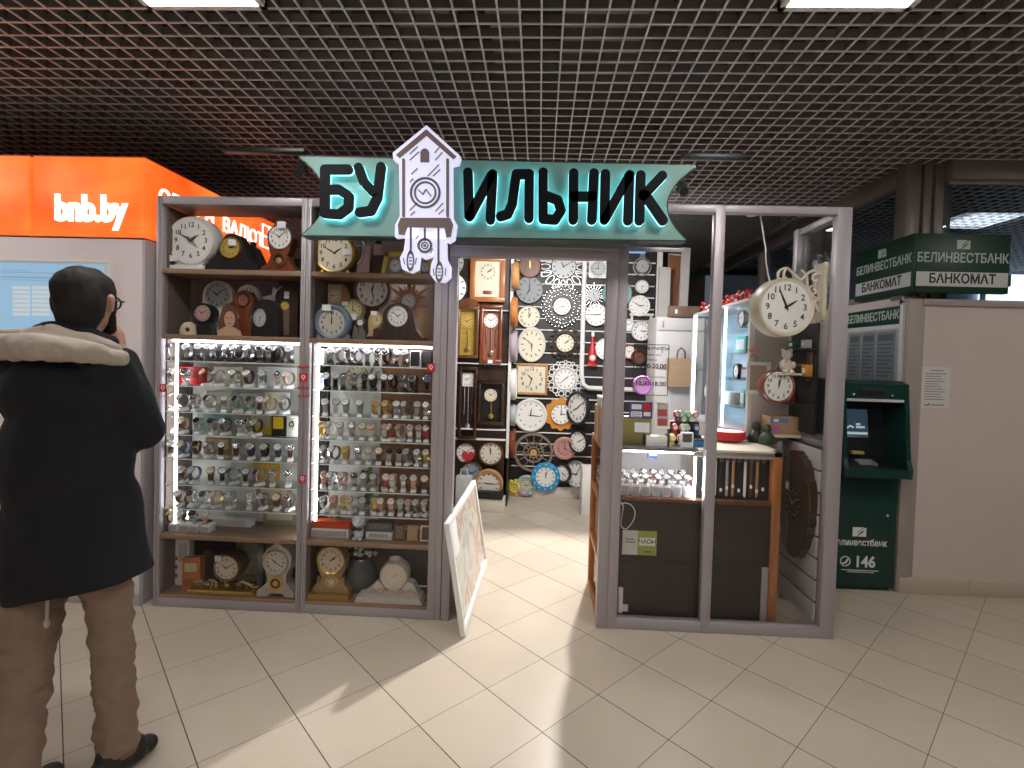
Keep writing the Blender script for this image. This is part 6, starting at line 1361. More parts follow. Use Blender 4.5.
# stickers on the window glass
GY = FY + 0.0195
def glass_sheet(name, label, cat, x0, y0, x1, y1, m, Y=GY):
    k = px_m(Y); q = at((x0 + x1) / 2, y1, Y); t = thing(name, label, cat, (q.x, Y, q.z)); hw = (x1 - x0) / 2 * k; H = (y1 - y0) * k
    if m: MB().box((-hw, -0.001, 0), (hw, 0, H)).build('sheet', m, t, smooth=False)
    return t, hw, H, k
t, hw, H, k = glass_sheet('poster', 'dark blue poster with white blocks and a red disc on the counter window', 'poster', 629, 402, 652, 418.5, mat('poster_blue', (0.04, 0.06, 0.22), 0.5))
MB().box((-hw * .85, -0.0018, H * .08), (hw * .1, -0.001, H * .42)).box((hw * .25, -0.0018, H * .15), (hw * .85, -0.001, H * .4)).box((-hw * .8, -0.0018, H * .55), (hw * .05, -0.001, H * .85)).build('white_block', TAG, t, smooth=False)
MB().lathe([(0, -0.0022), (hw * .36, -0.0022), (hw * .36, -0.001), (0, -0.001)], 24).build('red_disc', RED, t, (hw * .5, 0, H * .7), smooth=False)
hz = MB()
for j in range(3): hz.box((-hw * .78, -0.0024, H * (.12 + .1 * j)), (hw * .0, -0.0018, H * (.15 + .1 * j)))
hz.build('text_lines', mat('poster_ink', (0.05, 0.07, 0.25), 0.5), t, smooth=False)
t, hw, H, k = glass_sheet('hours_sign', 'opening hours lettering in a thin frame on the counter window', 'sign', 633, 345, 667, 395, None)
fr = MB()
for a_, b_ in (((-hw, 0), (hw, 0)), ((hw, 0), (hw, H)), ((hw, H), (-hw, H)), ((-hw, H), (-hw, 0))): fr.stroke([a_, b_], 0.004, -0.001, 0, n=2)
fr.build('frame_line', INK, t, smooth=False)
tx = MB(); add_text(tx, 'РЕЖИМ РАБОТЫ', 0.023, 0, -0.001, H - 0.022, 0.0006); add_text(tx, 'понедельник', 0.017, 0, -0.001, H * .80); add_text(tx, 'пятница', 0.017, 0, -0.001, H * .70)
add_text(tx, '10.00-20.00', 0.036, 0, -0.001, H * .57, 0.001); add_text(tx, 'суббота, воскресенье', 0.015, 0, -0.001, H * .36); add_text(tx, '10.00-18.00', 0.036, 0, -0.001, H * .22, 0.001); tx.build('lettering', INK, t, smooth=False)
t, hw, H, k = glass_sheet('leaflet', 'white and lime green leaflet on the dark panel behind the window', 'leaflet', 622, 530.5, 656, 555, mat('leaflet_white', (0.66, 0.68, 0.66), 0.6), 2.9405 + 0.012)
MB().box((-hw * .1, -0.0018, 0), (hw, -0.001, H)).build('green_half', mat('lime_green', (0.34, 0.42, 0.07), 0.6), t, smooth=False)
MB().box((-hw * .02, -0.0025, H * .4), (hw * .92, -0.0018, H * .72), Matrix.Rotation(0.0, 4, 'Y')).build('white_band', TAG, t, smooth=False)
tx = MB(); add_text(tx, 'ЧАСЫ', 0.034, hw * .45, -0.0026, H * .56, 0.001); tx.box((-hw * .85, -0.0018, H * .62), (-hw * .3, -0.001, H * .66)).box((-hw * .85, -0.0018, H * .5), (-hw * .25, -0.001, H * .54)).box((hw * .3, -0.0025, H * .12), (hw * .7, -0.0018, H * .18)); tx.build('print', mat('leaflet_ink', (0.10, 0.12, 0.08), 0.6), t, smooth=False)
# white power adapter and its cable
o = thing('power_adapter', 'white power adapter with a plug on the sill inside the window', 'adapter', (at(621, 617, 2.93).x, 2.928, 0.063))
MB().bbox((-0.02, 0, 0), (0.008, 0.018, 0.15), 0.005).build('adapter_body', WHITE, o); MB().bbox((0.008, 0.002, 0.01), (0.04, 0.016, 0.05), 0.004).build('plug', WHITE, o)
tag(MB().tube(smooth_path([at(a_, b_, 2.935) for a_, b_ in ((617, 500), (623, 505), (622, 515), (621, 525), (626, 529), (633, 521), (635, 512), (631, 505), (624, 503), (619, 506))]), 0.0028, 8).build('white_cable', WHITE), 'thin white cable loop hanging against the dark counter panel', 'cable')

# ---------------------------------------------------------------- lit glass showcase, hanging clocks, back of the shop
SX = 1.36
shc = thing('glass_showcase', 'tall blue lit glass showcase standing behind the counter', 'display case', (0, 0, 0))
Y0, Y1, Zb, Zt = 3.36, 4.62, 1.0315, 1.962
fm = MB()
for y in (Y0, Y1 - 0.03): fm.bbox((SX, y, Zb), (SX + 0.03, y + 0.03, Zt), 0.003).bbox((SX + 0.25, y, Zb), (SX + 0.28, y + 0.03, Zt), 0.003)
fm.bbox((SX, Y0, Zt - 0.02), (SX + 0.28, Y1, Zt), 0.003).bbox((SX, Y0, Zb), (SX + 0.28, Y1, Zb + 0.03), 0.003); fm.build('frame', mat('white_case_frame', (0.62, 0.60, 0.58), 0.4), shc)
BLUEB = mat('pale_blue_back', (0.48, 0.72, 0.92), 0.5)
MB().box((SX + 0.262, Y0 + 0.03, Zb + 0.03), (SX + 0.268, Y1 - 0.03, Zt - 0.02)).build('back_panel', BLUEB, shc, smooth=False)
MB().box((SX + 0.03, Y0 + 0.004, Zb + 0.03), (SX + 0.25, Y0 + 0.01, Zt - 0.02)).build('end_panel', mat('beige_end', (0.50, 0.46, 0.43), 0.5), shc, smooth=False)
LEDB = mat('blue_white_led', (0.8, 0.9, 1), 0.5, 0, 13.0, (0.58, 0.83, 1.0))
for y in (3.84, Y1 - 0.06): MB().box((SX + 0.012, y, Zb + 0.03), (SX + 0.022, y + 0.022, Zt - 0.02)).build('light_strip', LEDB, shc, smooth=False)
for z in (1.22, 1.41, 1.60, 1.78):
    MB().box((SX + 0.012, Y0 + 0.03, z), (SX + 0.26, Y1 - 0.03, z + 0.006)).build('glass_shelf', GLASS_CASE, shc, smooth=False)
MB().box((SX + 0.004, Y0 + 0.03, Zb + 0.03), (SX + 0.008, Y1 - 0.03, Zt - 0.02)).build('front_glass', GLASS_CASE, shc, smooth=False)
sb = thing('base_cabinet', 'plain beige base cabinet under the lit glass showcase', 'cabinet', (0, 0, 0))
MB().bbox((SX, 3.52, 0.05), (SX + 0.28, Y1, 1.03), 0.004).build('body', mat('beige_end2', (0.44, 0.40, 0.37), 0.5), sb); MB().bbox((SX + 0.01, 3.54, 0), (SX + 0.27, Y1 - 0.02, 0.05), 0.002).build('plinth', BLACK, sb)
def in_case(name, label, cat, y, z, build):
    t = thing(name, label, cat, (SX + 0.075, y, z), -pi / 2, 'things in the lit showcase'); build(t)
def cbx(m1, m2, w, h):
    def f(t): MB().bbox((-w / 2, 0, 0), (w / 2, 0.06, h), 0.003).build('carton', m1, t); MB().box((-w * .35, -0.001, h * .2), (w * .35, 0, h * .8)).build('print', m2, t, smooth=False)
    return f
def cck(m1, r_, face=DIAL):
    def f(t): MB().lathe([(r_, 0.02), (r_ * 1.02, 0), (r_ * .95, -0.015), (r_ * .82, -0.008)], 28).build('case', m1, t, (0, 0, r_ * 1.05)); dial(t, r_ * .83, -0.009, face, 'dash', cz=r_ * 1.05); MB().bbox((-r_ * .5, -0.01, 0), (r_ * .5, 0.03, r_ * .15), 0.002).build('foot', m1, t)
    return f
TEALB = mat('turquoise_box', (0.05, 0.45, 0.42), 0.45); PALEB = mat('pale_print', (0.60, 0.62, 0.72), 0.5)
in_case('gift_box', 'turquoise and lilac box on the third showcase shelf', 'box', 3.71, 1.606, cbx(TEALB, PALEB, 0.20, 0.12))
in_case('gift_box', 'turquoise box on the lower showcase shelf', 'box', 3.64, 1.226, cbx(TEALB, WHITE, 0.08, 0.12))
in_case('gift_box', 'dark blue box on the second showcase shelf', 'box', 3.62, 1.416, cbx(mat('deep_blue', (0.06, 0.10, 0.22), 0.4), PALEB, 0.12, 0.09))
in_case('alarm_clock', 'black rimmed clock with pale face on the top showcase shelf', 'clock', 3.68, 1.786, cck(BLACK, 0.06, PALEB))
in_case('alarm_clock', 'dark framed round clock on the second showcase shelf', 'clock', 3.74, 1.416, cck(BLACK, 0.055))
in_case('alarm_clock', 'silver twin bell clock on the third showcase shelf, far end', 'clock', 4.32, 1.606, cck(SILVER, 0.075, PALEG))
in_case('alarm_clock', 'silver clock on the second showcase shelf, far end', 'clock', 4.3, 1.416, cck(SILVER, 0.065, PALEG))
in_case('alarm_clock', 'white round clock at the far end of the lower showcase shelf', 'clock', 4.35, 1.226, cck(WHITE, 0.06))
def mug(m1):
    def f(t): MB().vlathe([(0.035, 0), (0.038, 0.004), (0.038, 0.09), (0.034, 0.09), (0.034, 0.01), (0, 0.01)], 24).build('cup', m1, t); MB().tube([(0.036, 0, 0.07), (0.06, 0, 0.065), (0.062, 0, 0.035), (0.037, 0, 0.022)], 0.005, 8).build('handle', m1, t)
    return f
in_case('mug', 'white mug on the showcase floor beside the second mug', 'mug', 3.86, 1.226, mug(WHITE)); in_case('mug', 'grey patterned mug on the lower showcase shelf', 'mug', 3.76, 1.226, mug(PALEG))
def tinsel(label, py, Y_, n, wd):
    t = thing('tinsel_garland', label, 'decoration', (SX + 0.10, Y_, Zt)); rnd = random.Random(int(Y_ * 100)); r_ = MB(); s_ = MB()
    for i in range(n):
        m_ = r_ if rnd.random() < .7 else s_; m_.sphere((rnd.uniform(-.07, .07), rnd.uniform(-wd, wd), rnd.uniform(.012, .08)), rnd.uniform(.010, .016), 7, 5)
    for i in range(10): r_.sphere((rnd.uniform(-.07, .07), -wd + 2 * wd * i / 9, .011), .012, 7, 5)
    r_.build('red_baubles', RED, t); s_.build('silver_baubles', SILVER, t)
tinsel('red and silver tinsel on top of the showcase, far end', 0, 4.3, 40, 0.22); tinsel('red and silver tinsel on top of the showcase, near the white clock', 0, 3.75, 50, 0.18)

# double sided station clocks hung from the window frame
def station_clock(label, px, py, rp, Y, m, face, yaw, num, t, arm, back=True):
    k = px_m(Y); R = rp * k; c_ = at(px, py, Y); r = thing('station_clock', label, 'clock', c_, yaw, 'double sided clocks on brackets')
    D = R * 0.72
    MB().lathe([(R * .86, D / 2 - 0.006), (R * .95, D / 2), (R, D * .3), (R, -D * .3), (R * .96, -D / 2), (R * .86, -D / 2 + 0.01)], 44).build('drum', m, r)
    dial(r, R * .86, -D / 2 + 0.008, face, num, t)
    f2 = MB().lathe([(0, 0), (R * .86, 0), (R * .86, 0.002), (0, 0.002)], 32).build('rear_face', face, r, (0, D / 2 - 0.004, 0), smooth=False)
    arm(r, R); return r
IV = mat('ivory_enamel', (0.66, 0.60, 0.46), 0.35)
def white_arm(r, R):
    # scrolled bracket to the plate on the window's end post
    M_ = r.matrix_basis.inverted() if False else Matrix.Rotation(-r.rotation_euler.z, 4, 'Z')
    inv = lambda p: tuple((Matrix.Rotation(-r.rotation_euler.z, 3, 'Z') @ (Vector(p) - r.location)))
    pl = [(1.632, 3.01, z) for z in (2.10, 1.80)]
    b = MB(); px0, py0 = 1.622, 3.02
    for i in range(1):
        v = [(0.0, 0.155), (0.03, 0.165), (0.04, 0.14), (0.028, 0.10), (0.034, 0.0), (0.028, -0.10), (0.04, -0.14), (0.03, -0.165), (0.0, -0.175), (-0.03, -0.165), (-0.04, -0.14), (-0.028, -0.10), (-0.034, 0.0), (-0.028, 0.10), (-0.04, 0.14), (-0.03, 0.165)]
        T = Matrix.Rotation(-r.rotation_euler.z, 4, 'Z') @ Matrix.Translation(Vector((1.623, 3.0, 1.955)) - r.location) @ Matrix.Rotation(-pi / 2, 4, 'Z')
        b.prism(v, -0.022, 0.0, T)
    b.build('wall_plate', IV, r, ang=30)
    s = MB()
    def path(pts, rad): s.tube(smooth_path([inv(p) for p in pts]), rad, 8)
    def spiral(c, r0, a0, a1, n=16, shrink=.25):
        return [(c[0] + r0 * (1 - (1 - shrink) * i / n) * cos(a0 + (a1 - a0) * i / n), 3.0 - 0.0 * i, c[1] + r0 * (1 - (1 - shrink) * i / n) * sin(a0 + (a1 - a0) * i / n)) for i in range(n + 1)]
    cx, cz = r.location.x, r.location.z
    y = 3.0
    path([(1.605, y, 2.05), (1.57, y, 2.075), (1.53, y, 2.06), (1.49, y, 2.02), (1.45, y, 2.05), (1.41, y, 2.085), (1.37, y, 2.07), (1.36, y, 2.035), (1.385, y, 2.015), (1.405, y, 2.035)], 0.008)
    path([(1.605, y, 1.90), (1.56, y, 1.93), (1.53, y, 1.98), (1.52, y, 2.04), (1.49, y, 2.08)], 0.008)
    path([(cx, y, cz + R * .98), (cx, y, cz + R * 1.2), (1.41, y, 2.085)], 0.008)
    path(spiral((1.575, 2.03), 0.035, 0, 5.5), 0.006); path(spiral((1.565, 1.96), 0.03, 2, 7.5), 0.006)
    path([(1.605, y, 1.84), (1.585, y, 1.86), (1.575, y, 1.90), (1.605, y, 1.92)], 0.007)
    s.build('scroll_bracket', IV, r)
station_clock('white double sided station clock on a scrolled bracket in the window', 781, 308, 28.5, 3.02, IV, DIAL, 0.10, 'arabic', (1, 56), white_arm)
def brown_arm(r, R):
    inv = lambda p: tuple((Matrix.Rotation(-r.rotation_euler.z, 3, 'Z') @ (Vector(p) - r.location)))
    s = MB(); x, y, z = r.location
    s.tube([inv(p) for p in [(x, y, z + R * .97), (x + 0.01, y, z + R * 1.25), (x + 0.10, y, z + R * 1.3), (1.632, 3.12, z + R * 1.25)]], 0.01, 8); s.build('bracket_arm', BRWOOD, r)
    T = Matrix.Rotation(-r.rotation_euler.z, 4, 'Z') @ Matrix.Translation(Vector((1.632, 3.12, z + R * 1.2)) - r.location)
    MB().bbox((-0.015, -0.03, -0.09), (0.0, 0.03, 0.09), 0.004, T).build('wall_plate', BRWOOD, r)
station_clock('brown double sided station clock hanging under the white one', 776, 386, 16.5, 3.17, REDWOOD, DIAL, 0.10, 'arabic', (12, 2), brown_arm)
o = thing('bear_figure', 'small white bear figure sitting above the brown station clock', 'figurine', at(786, 373, 3.15)); k = px_m(3.15)
MB().sphere((0, 0, 7 * k), (6 * k, 5 * k, 7.5 * k)).sphere((0, -0.005, 18 * k), (5 * k, 4.6 * k, 4.6 * k)).sphere((0, -0.03, 16.5 * k), (2 * k, 2 * k, 1.6 * k)).build('body', OFFW2, o)
for s in (-1, 1):
    MB().sphere((s * 3.8 * k, 0, 22 * k), 1.8 * k, 8, 6).build('ear', OFFW2, o); MB().sphere((s * 5.5 * k, -0.015, 8 * k), (2 * k, 3 * k, 3.6 * k), 8, 6).build('arm', OFFW2, o); MB().sphere((s * 3.5 * k, -0.025, 1.8 * k), (2.4 * k, 3 * k, 2 * k), 8, 6).build('leg', OFFW2, o)
MB().bbox((-9 * k, -0.03, -2 * k), (1.632 - o.location.x, 0.03, 0), 0.003).build('perch', IV, o)
o = photo_frame('white framed beige picture behind the brown station clock', 743, 362, 766, 393, 3.40, at(743, 393, 3.40).z, WHITE, mat('beige_picture', (0.42, 0.32, 0.25), 0.5, noise=0.35, nscale=14)); o.rotation_euler = (0, 0, 0); o.location.y = Y0 - 0.001
o = thing('starfish_ornament', 'peach coloured starfish ornament on the end of the showcase', 'ornament', at(754, 352, Y0 - 0.001)); k = px_m(Y0)
MB().prism([((7 if i % 2 == 0 else 3) * k * sin(2 * pi * i / 10), (7 if i % 2 == 0 else 3) * k * cos(2 * pi * i / 10)) for i in range(10)], -0.012, 0).build('star_body', mat('peach', (0.60, 0.36, 0.26), 0.6, noise=0.2, nscale=60), o, smooth=False); MB().sphere((0, -0.012, 0), (2 * k, 0.004, 2 * k)).build('star_centre', mat('peach_light', (0.66, 0.44, 0.34), 0.6), o)
# white lamp cable and the small lamp at the window head
tag(MB().tube([at(760, 213, 2.95), at(763, 232, 2.95), at(765.5, 248, 2.96), at(766, 262, 2.98), at(768, 275, 3.0), at(771.5, 287, 3.015)], 0.0045, 8).build('lamp_cable', WHITE), 'white cable running from the window head down to the white station clock', 'cable')
o = thing('spot_lamp', 'small round glowing spot lamp at the head of the counter window', 'lamp', (at(752, 213, 2.98).x, 2.98, 2.385))
MB().vlathe([(0.03, -0.008), (0.034, 0), (0.034, 0.012), (0.01, 0.02)], 20).build('housing', WHITE, o); MB().vlathe([(0, -0.006), (0.026, -0.006), (0.026, -0.004), (0, -0.004)], 20).build('bulb', LED, o)
MB().box((-0.012, -0.07, 0.0), (0.012, 0, 0.014)).build('arm', GREY, o)
# wood slice clock on the slatted side wall
o = thing('wood_slice_clock', 'dark bark edged wood slice clock hanging on the white slatted board', 'clock', (1.598, 3.10, 0.70), -pi / 2)
rnd = random.Random(5); pts = []
for i in range(60):
    a = 2 * pi * i / 60; q = 1 + rnd.uniform(-.035, .035) + .03 * sin(3 * a + 1) ; pts.append((0.172 * q * cos(a), 0.315 * q * sin(a) * (1.0 if sin(a) > 0 else 1.02)))
SLICE = wood('slice_wood', (0.035, 0.016, 0.010), (0.11, 0.055, 0.035), 0.2, 9.0, 'Z', 0.8)
MB().prism(pts, -0.05, 0.0).build('slice', SLICE, o, smooth=False); MB().prism([(x * 1.03, z * 1.02) for x, z in pts], -0.044, -0.004).build('bark', DKWOOD, o, smooth=False)
dial(o, 0.09, -0.0515, mat('slice_dial', (0.09, 0.045, 0.03), 0.25), 'dash', (10, 9), GOLD, ink=GOLD); price_tag(o, -0.07, -0.053, 0.09, 0.04, 0.045)
# cardboard boxes above the slatted board
o = thing('cardboard_box', 'brown cardboard box with a blue label on the rail above the slatted board', 'box', (1.56, 3.22, 1.095))
MB().bbox((-0.11, 0, 0), (0.08, 0.14, 0.11), 0.003).build('carton', CARD, o); MB().box((-0.10, -0.001, 0.02), (-0.05, 0, 0.05)).build('lilac_label', PURPLE, o, smooth=False); MB().box((-0.11, -0.0012, 0.072), (-0.0, -0.0002, 0.10)).build('blue_label', mat('label_blue', (0.10, 0.18, 0.5), 0.5), o, smooth=False)
MB().box((-0.09, -0.002, 0.078), (-0.06, -0.0013, 0.095)).build('label_print', TAG, o, smooth=False); MB().box((-0.12, -0.005, -0.02), (0.085, 0.15, -0.001)).build('tray_base', IV, o, smooth=False)
def fig(label, px, Y, m1, m2):
    t = thing('toy_figure', label, 'figurine', (at(px, 430, Y).x, Y, Zc)); k = px_m(Y)
    MB().vlathe([(7 * k, 0), (8 * k, 4 * k), (6 * k, 9 * k), (3 * k, 12 * k), (4.5 * k, 15 * k), (3 * k, 19 * k), (0, 20 * k)], 16).build('body', m1, t); MB().sphere((5 * k, -3 * k, 4 * k), (5 * k, 3 * k, 3 * k)).build('paw', m2, t)
fig('black and white toy figure on the counter by the showcase', 756, 3.30, BLACK, PALEG); fig('dark green toy figure on the counter corner', 767, 3.22, mat('bottle_green', (0.03, 0.06, 0.03), 0.5), BRWOOD)

# ---------------------------------------------------------------- back corner: white cupboard, bag, boards
WY2 = 4.95
x0 = at(655, 380, WY2).x; x1 = at(697, 380, WY2).x; zt = at(680, 317, WY2).z
cb = thing('white_cupboard', 'tall white cupboard with panel lines behind the counter', 'cupboard', ((x0 + x1) / 2, WY2, 0)); hw = (x1 - x0) / 2 + 0.03; cb.location.x += 0.03
MB().bbox((-hw, 0.015, 0), (hw, 0.40, zt), 0.004).build('carcass', mat('cupboard_white', (0.55, 0.53, 0.52), 0.5), cb)
for (za, zb) in ((0.05, 0.75), (0.76, 1.45), (1.46, zt - 0.14), (zt - 0.13, zt - 0.01)):
    d = MB().bbox((-hw + 0.01, 0, za), (hw - 0.01, 0.014, zb), 0.003).build('door', mat('cupboard_door', (0.60, 0.58, 0.57), 0.45), cb); MB().bbox((-hw + 0.05, -0.015, (za + zb) / 2 - 0.03), (-hw + 0.06, 0, (za + zb) / 2 + 0.03), 0.002).build('handle', GREY, d)
o = thing('paper_bag', 'brown paper carrier bag hanging on the white cupboard', 'bag', at(680, 387, WY2 - 0.075)); k = px_m(WY2)
MB().prism([(-12 * k, 0), (12 * k, 0), (13 * k, 28 * k), (-12.5 * k, 28 * k)], 0, 0.05).build('bag_body', mat('kraft_paper', (0.42, 0.28, 0.17), 0.8, noise=0.15, nscale=12), o, smooth=False)
MB().tube([(-4 * k, 0.0, 28 * k), (-3.4 * k, -0.004, 35 * k), (0, -0.004, 38 * k), (3.4 * k, -0.004, 35 * k), (4 * k, 0.0, 28 * k)], 0.8 * k, 8).build('handle', BRWOOD, o); MB().cyl((0, 0.0, 38.5 * k), (0, 0.06, 38.5 * k), 0.006).build('hook', GREY, o)
def board(label, px0, px1, y0, y1, m_, Y=WY2 + 0.03, lean=0.0):
    k = px_m(Y); q = at((px0 + px1) / 2, y1, Y); t = thing('board', label, 'board', (q.x, Y, zt + 0.001), group='boards on the white cupboard'); hw = (px1 - px0) / 2 * k; H = (y1 - y0) * k - (zt - q.z)
    MB().prism([(-hw + lean * k, H), (hw + lean * k, H - 0.01), (hw, 0), (-hw, 0)], 0, 0.04).build('plank', m_, t, smooth=False); MB().prism([(-hw + lean * k, H), (hw + lean * k, H - 0.01), (hw + lean * k, H + 0.006), (-hw + lean * k, H + 0.012)], -0.002, 0.042).build('end_cap', GREY, t, smooth=False)
PLK = mat('grey_plank', (0.36, 0.34, 0.33), 0.6, noise=0.15, nscale=10)
board('short grey plank standing on the white cupboard beside the rear clocks', 658, 669, 269, 317, PLK); board('tall grey plank standing on the white cupboard', 679, 687, 250, 317, PLK, lean=1)
board('brown wooden panel standing between the grey planks', 667, 679, 256, 317, BRWOOD, WY2 + 0.1)
pxbox('flat_box', 'flat dark brown box lying on the white cupboard', 'box', 669, 306, 700, 316.5, WY2 - 0.02, 0.045, wood('flat_brown', (0.14, 0.08, 0.055), (0.22, 0.13, 0.09), 0.6), zt + 0.001, decor=lambda t, hw, H, k: MB().box((-hw * .6, -0.001, H * .3), (-hw * .45, 0, H * .7)).build('label', TAG, t, smooth=False))
struct(MB().box((at(687, 271, 7.55).x, 7.5, at(700, 275, 7.55).z), (at(760, 271, 7.55).x, 7.6, at(700, 268, 7.55).z)).build('trim_12', mat('dim_green_fascia', (0.015, 0.10, 0.035), 0.6), smooth=False))

# black shelf rack against the short side wall, behind the brown clock
o = thing('wall_shelf', 'black shelf rack with small boxes on the side wall behind the brown clock', 'shelf', (1.622, 3.20, 1.12))
MB().bbox((0.0, -0.15, 0.0), (0.016, 0.155, 0.66), 0.002).build('backboard', BLACK, o)
for z in (0.16, 0.33, 0.50): MB().bbox((-0.05, -0.15, z), (0.0, 0.155, z + 0.012), 0.002).build('ledge', BLACK, o)
for lb_, y, z, m_, wd, hh in (('small orange box on the black shelf rack', 3.10, 1.12 + 0.343, ORNG, 0.05, 0.07), ('small green box on the black shelf rack', 3.27, 1.12 + 0.513, mat('rack_green', (0.03, 0.16, 0.07), 0.5), 0.06, 0.05), ('small white box on the black shelf rack', 3.12, 1.12 + 0.513, PALEG, 0.05, 0.05), ('small dark red box on the black shelf rack', 3.29, 1.12 + 0.173, mat('wine', (0.30, 0.02, 0.03), 0.4), 0.06, 0.06)):
    t = thing('small_box', lb_, 'box', (1.60, y, z), -pi / 2, 'small boxes on the black shelf rack')
    MB().bbox((-wd / 2, -0.022, 0), (wd / 2, 0.018, hh), 0.002).build('carton', m_, t); MB().box((-wd * .3, -0.0228, hh * .3), (wd * .3, -0.022, hh * .7)).build('label', TAG, t, smooth=False)

# ---------------------------------------------------------------- the man at the exchange booth
from mathutils import noise as mnoise
def caps(mb, p0, p1, r0, r1):
    p0, p1 = Vector(p0), Vector(p1); mb.cyl(p0, p1, r0, r1, 18); mb.sphere(p0, r0, 18, 10); mb.sphere(p1, r1, 18, 10)
def chain(mb, pts, rs):
    for i in range(len(pts) - 1): caps(mb, pts[i], pts[i + 1], rs[i], rs[i + 1])
def blob(name, mb, voxel, m, parent, amp=0.0, freq=12.0, smooth=6, cut=None, stretch=(1, 1, 1)):
    tmp = bpy.data.objects.new('blob', mb.mesh('blob')); COL.objects.link(tmp)
    md = tmp.modifiers.new('r', 'REMESH'); md.mode = 'VOXEL'; md.voxel_size = voxel
    sm = tmp.modifiers.new('s', 'SMOOTH'); sm.factor = 0.5; sm.iterations = smooth
    dg = bpy.context.evaluated_depsgraph_get(); me = bpy.data.meshes.new_from_object(tmp.evaluated_get(dg))
    bpy.data.objects.remove(tmp)
    bm = bmesh.new(); bm.from_mesh(me)
    if cut:
        co, no = cut
        bmesh.ops.bisect_plane(bm, geom=bm.verts[:] + bm.edges[:] + bm.faces[:], plane_co=co, plane_no=no, clear_outer=True)
        bmesh.ops.holes_fill(bm, edges=[e for e in bm.edges if e.is_boundary], sides=0)
    bm.normal_update()
    if amp:
        for v in bm.verts:
            q = Vector((v.co.x * freq * stretch[0], v.co.y * freq * stretch[1], v.co.z * freq * stretch[2]))
            d = mnoise.noise(q) + 0.5 * mnoise.noise(q * 2.1 + Vector((5, 1, 3)))
            v.co += v.normal * d * amp
    bm.to_mesh(me); bm.free(); me.materials.clear(); me.materials.append(m)
    me.polygons.foreach_set('use_smooth', [True] * len(me.polygons)); me.name = name
    o = bpy.data.objects.new(name, me); COL.objects.link(o); o.parent = parent
    return o
SKIN = mat('skin', (0.50, 0.28, 0.20), 0.5, noise=0.08, nscale=30)
NAVY = mat('navy_cloth', (0.004, 0.005, 0.009), 0.85, noise=0.2, nscale=60)
FLEECE = mat('cream_fleece', (0.44, 0.38, 0.32), 0.95, noise=0.15, nscale=90)
KHAKI = mat('khaki_cloth', (0.235, 0.162, 0.118), 0.85, noise=0.18, nscale=14)
HAIR = mat('dark_hair', (0.009, 0.005, 0.004), 0.75, noise=0.3, nscale=80)
SHOE = mat('black_leather', (0.012, 0.012, 0.012), 0.45)
BX, BY = -1.62, 1.70
man = thing('person', 'man seen from behind in navy jacket with cream hood lining, hand at chin', 'person', (BX, BY, 0))
V = lambda x, y, z: (x - BX, y - BY, z)
HC = Vector(V(-1.582, 1.71, 1.675)); HR = Matrix.Rotation(0.30, 3, 'Z')
def hp(x, y, z): return tuple(HC + HR @ Vector((x, y, z)))
sh_r, el_r, wr_r = V(-1.475, 1.68, 1.43), V(-1.445, 1.80, 1.225), V(-1.572, 1.85, 1.50)
sh_l, el_l, wr_l = V(-1.83, 1.70, 1.43), V(-1.86, 1.86, 1.17), V(-1.60, 1.90, 1.15)
hip_r, kn_r, an_r = V(-1.525, 1.71, 0.86), V(-1.478, 1.715, 0.45), V(-1.462, 1.72, 0.09)
hip_l, kn_l, an_l = V(-1.725, 1.71, 0.86), V(-1.690, 1.61, 0.46), V(-1.615, 1.50, 0.09)
b = MB()
chain(b, [V(-1.63, 1.71, 0.90), V(-1.63, 1.71, 1.10), V(-1.62, 1.70, 1.32)], [0.09, 0.115, 0.13])
caps(b, sh_r, sh_l, 0.065, 0.065)
caps(b, V(-1.61, 1.70, 1.42), tuple(HC + Vector((0, -0.01, -0.06))), 0.062, 0.055)
b.sphere(tuple(HC), (0.074, 0.094, 0.112), 24, 16); caps(b, hp(0, 0.055, -0.075), hp(0, 0.03, -0.06), 0.040, 0.052)
caps(b, hp(0, 0.092, -0.005), hp(0, 0.108, -0.035), 0.010, 0.014)                      # nose
caps(b, hp(-0.018, 0.09, -0.066), hp(0.018, 0.09, -0.066), 0.008, 0.008)               # lips
for s in (-1, 1):
    b.sphere(hp(s * 0.032, 0.083, 0.012), 0.013, 10, 6); caps(b, hp(s * 0.076, -0.012, 0.016), hp(s * 0.078, -0.006, -0.022), 0.017, 0.011)
chain(b, [sh_r, el_r, wr_r], [0.05, 0.042, 0.030]); chain(b, [sh_l, el_l, wr_l], [0.05, 0.042, 0.030])
chain(b, [hip_r, kn_r, an_r], [0.07, 0.045, 0.036]); chain(b, [hip_l, kn_l, an_l], [0.075, 0.05, 0.038])
caps(b, an_r, V(-1.446, 1.78, 0.045), 0.032, 0.022); caps(b, an_l, V(-1.64, 1.58, 0.045), 0.032, 0.022)
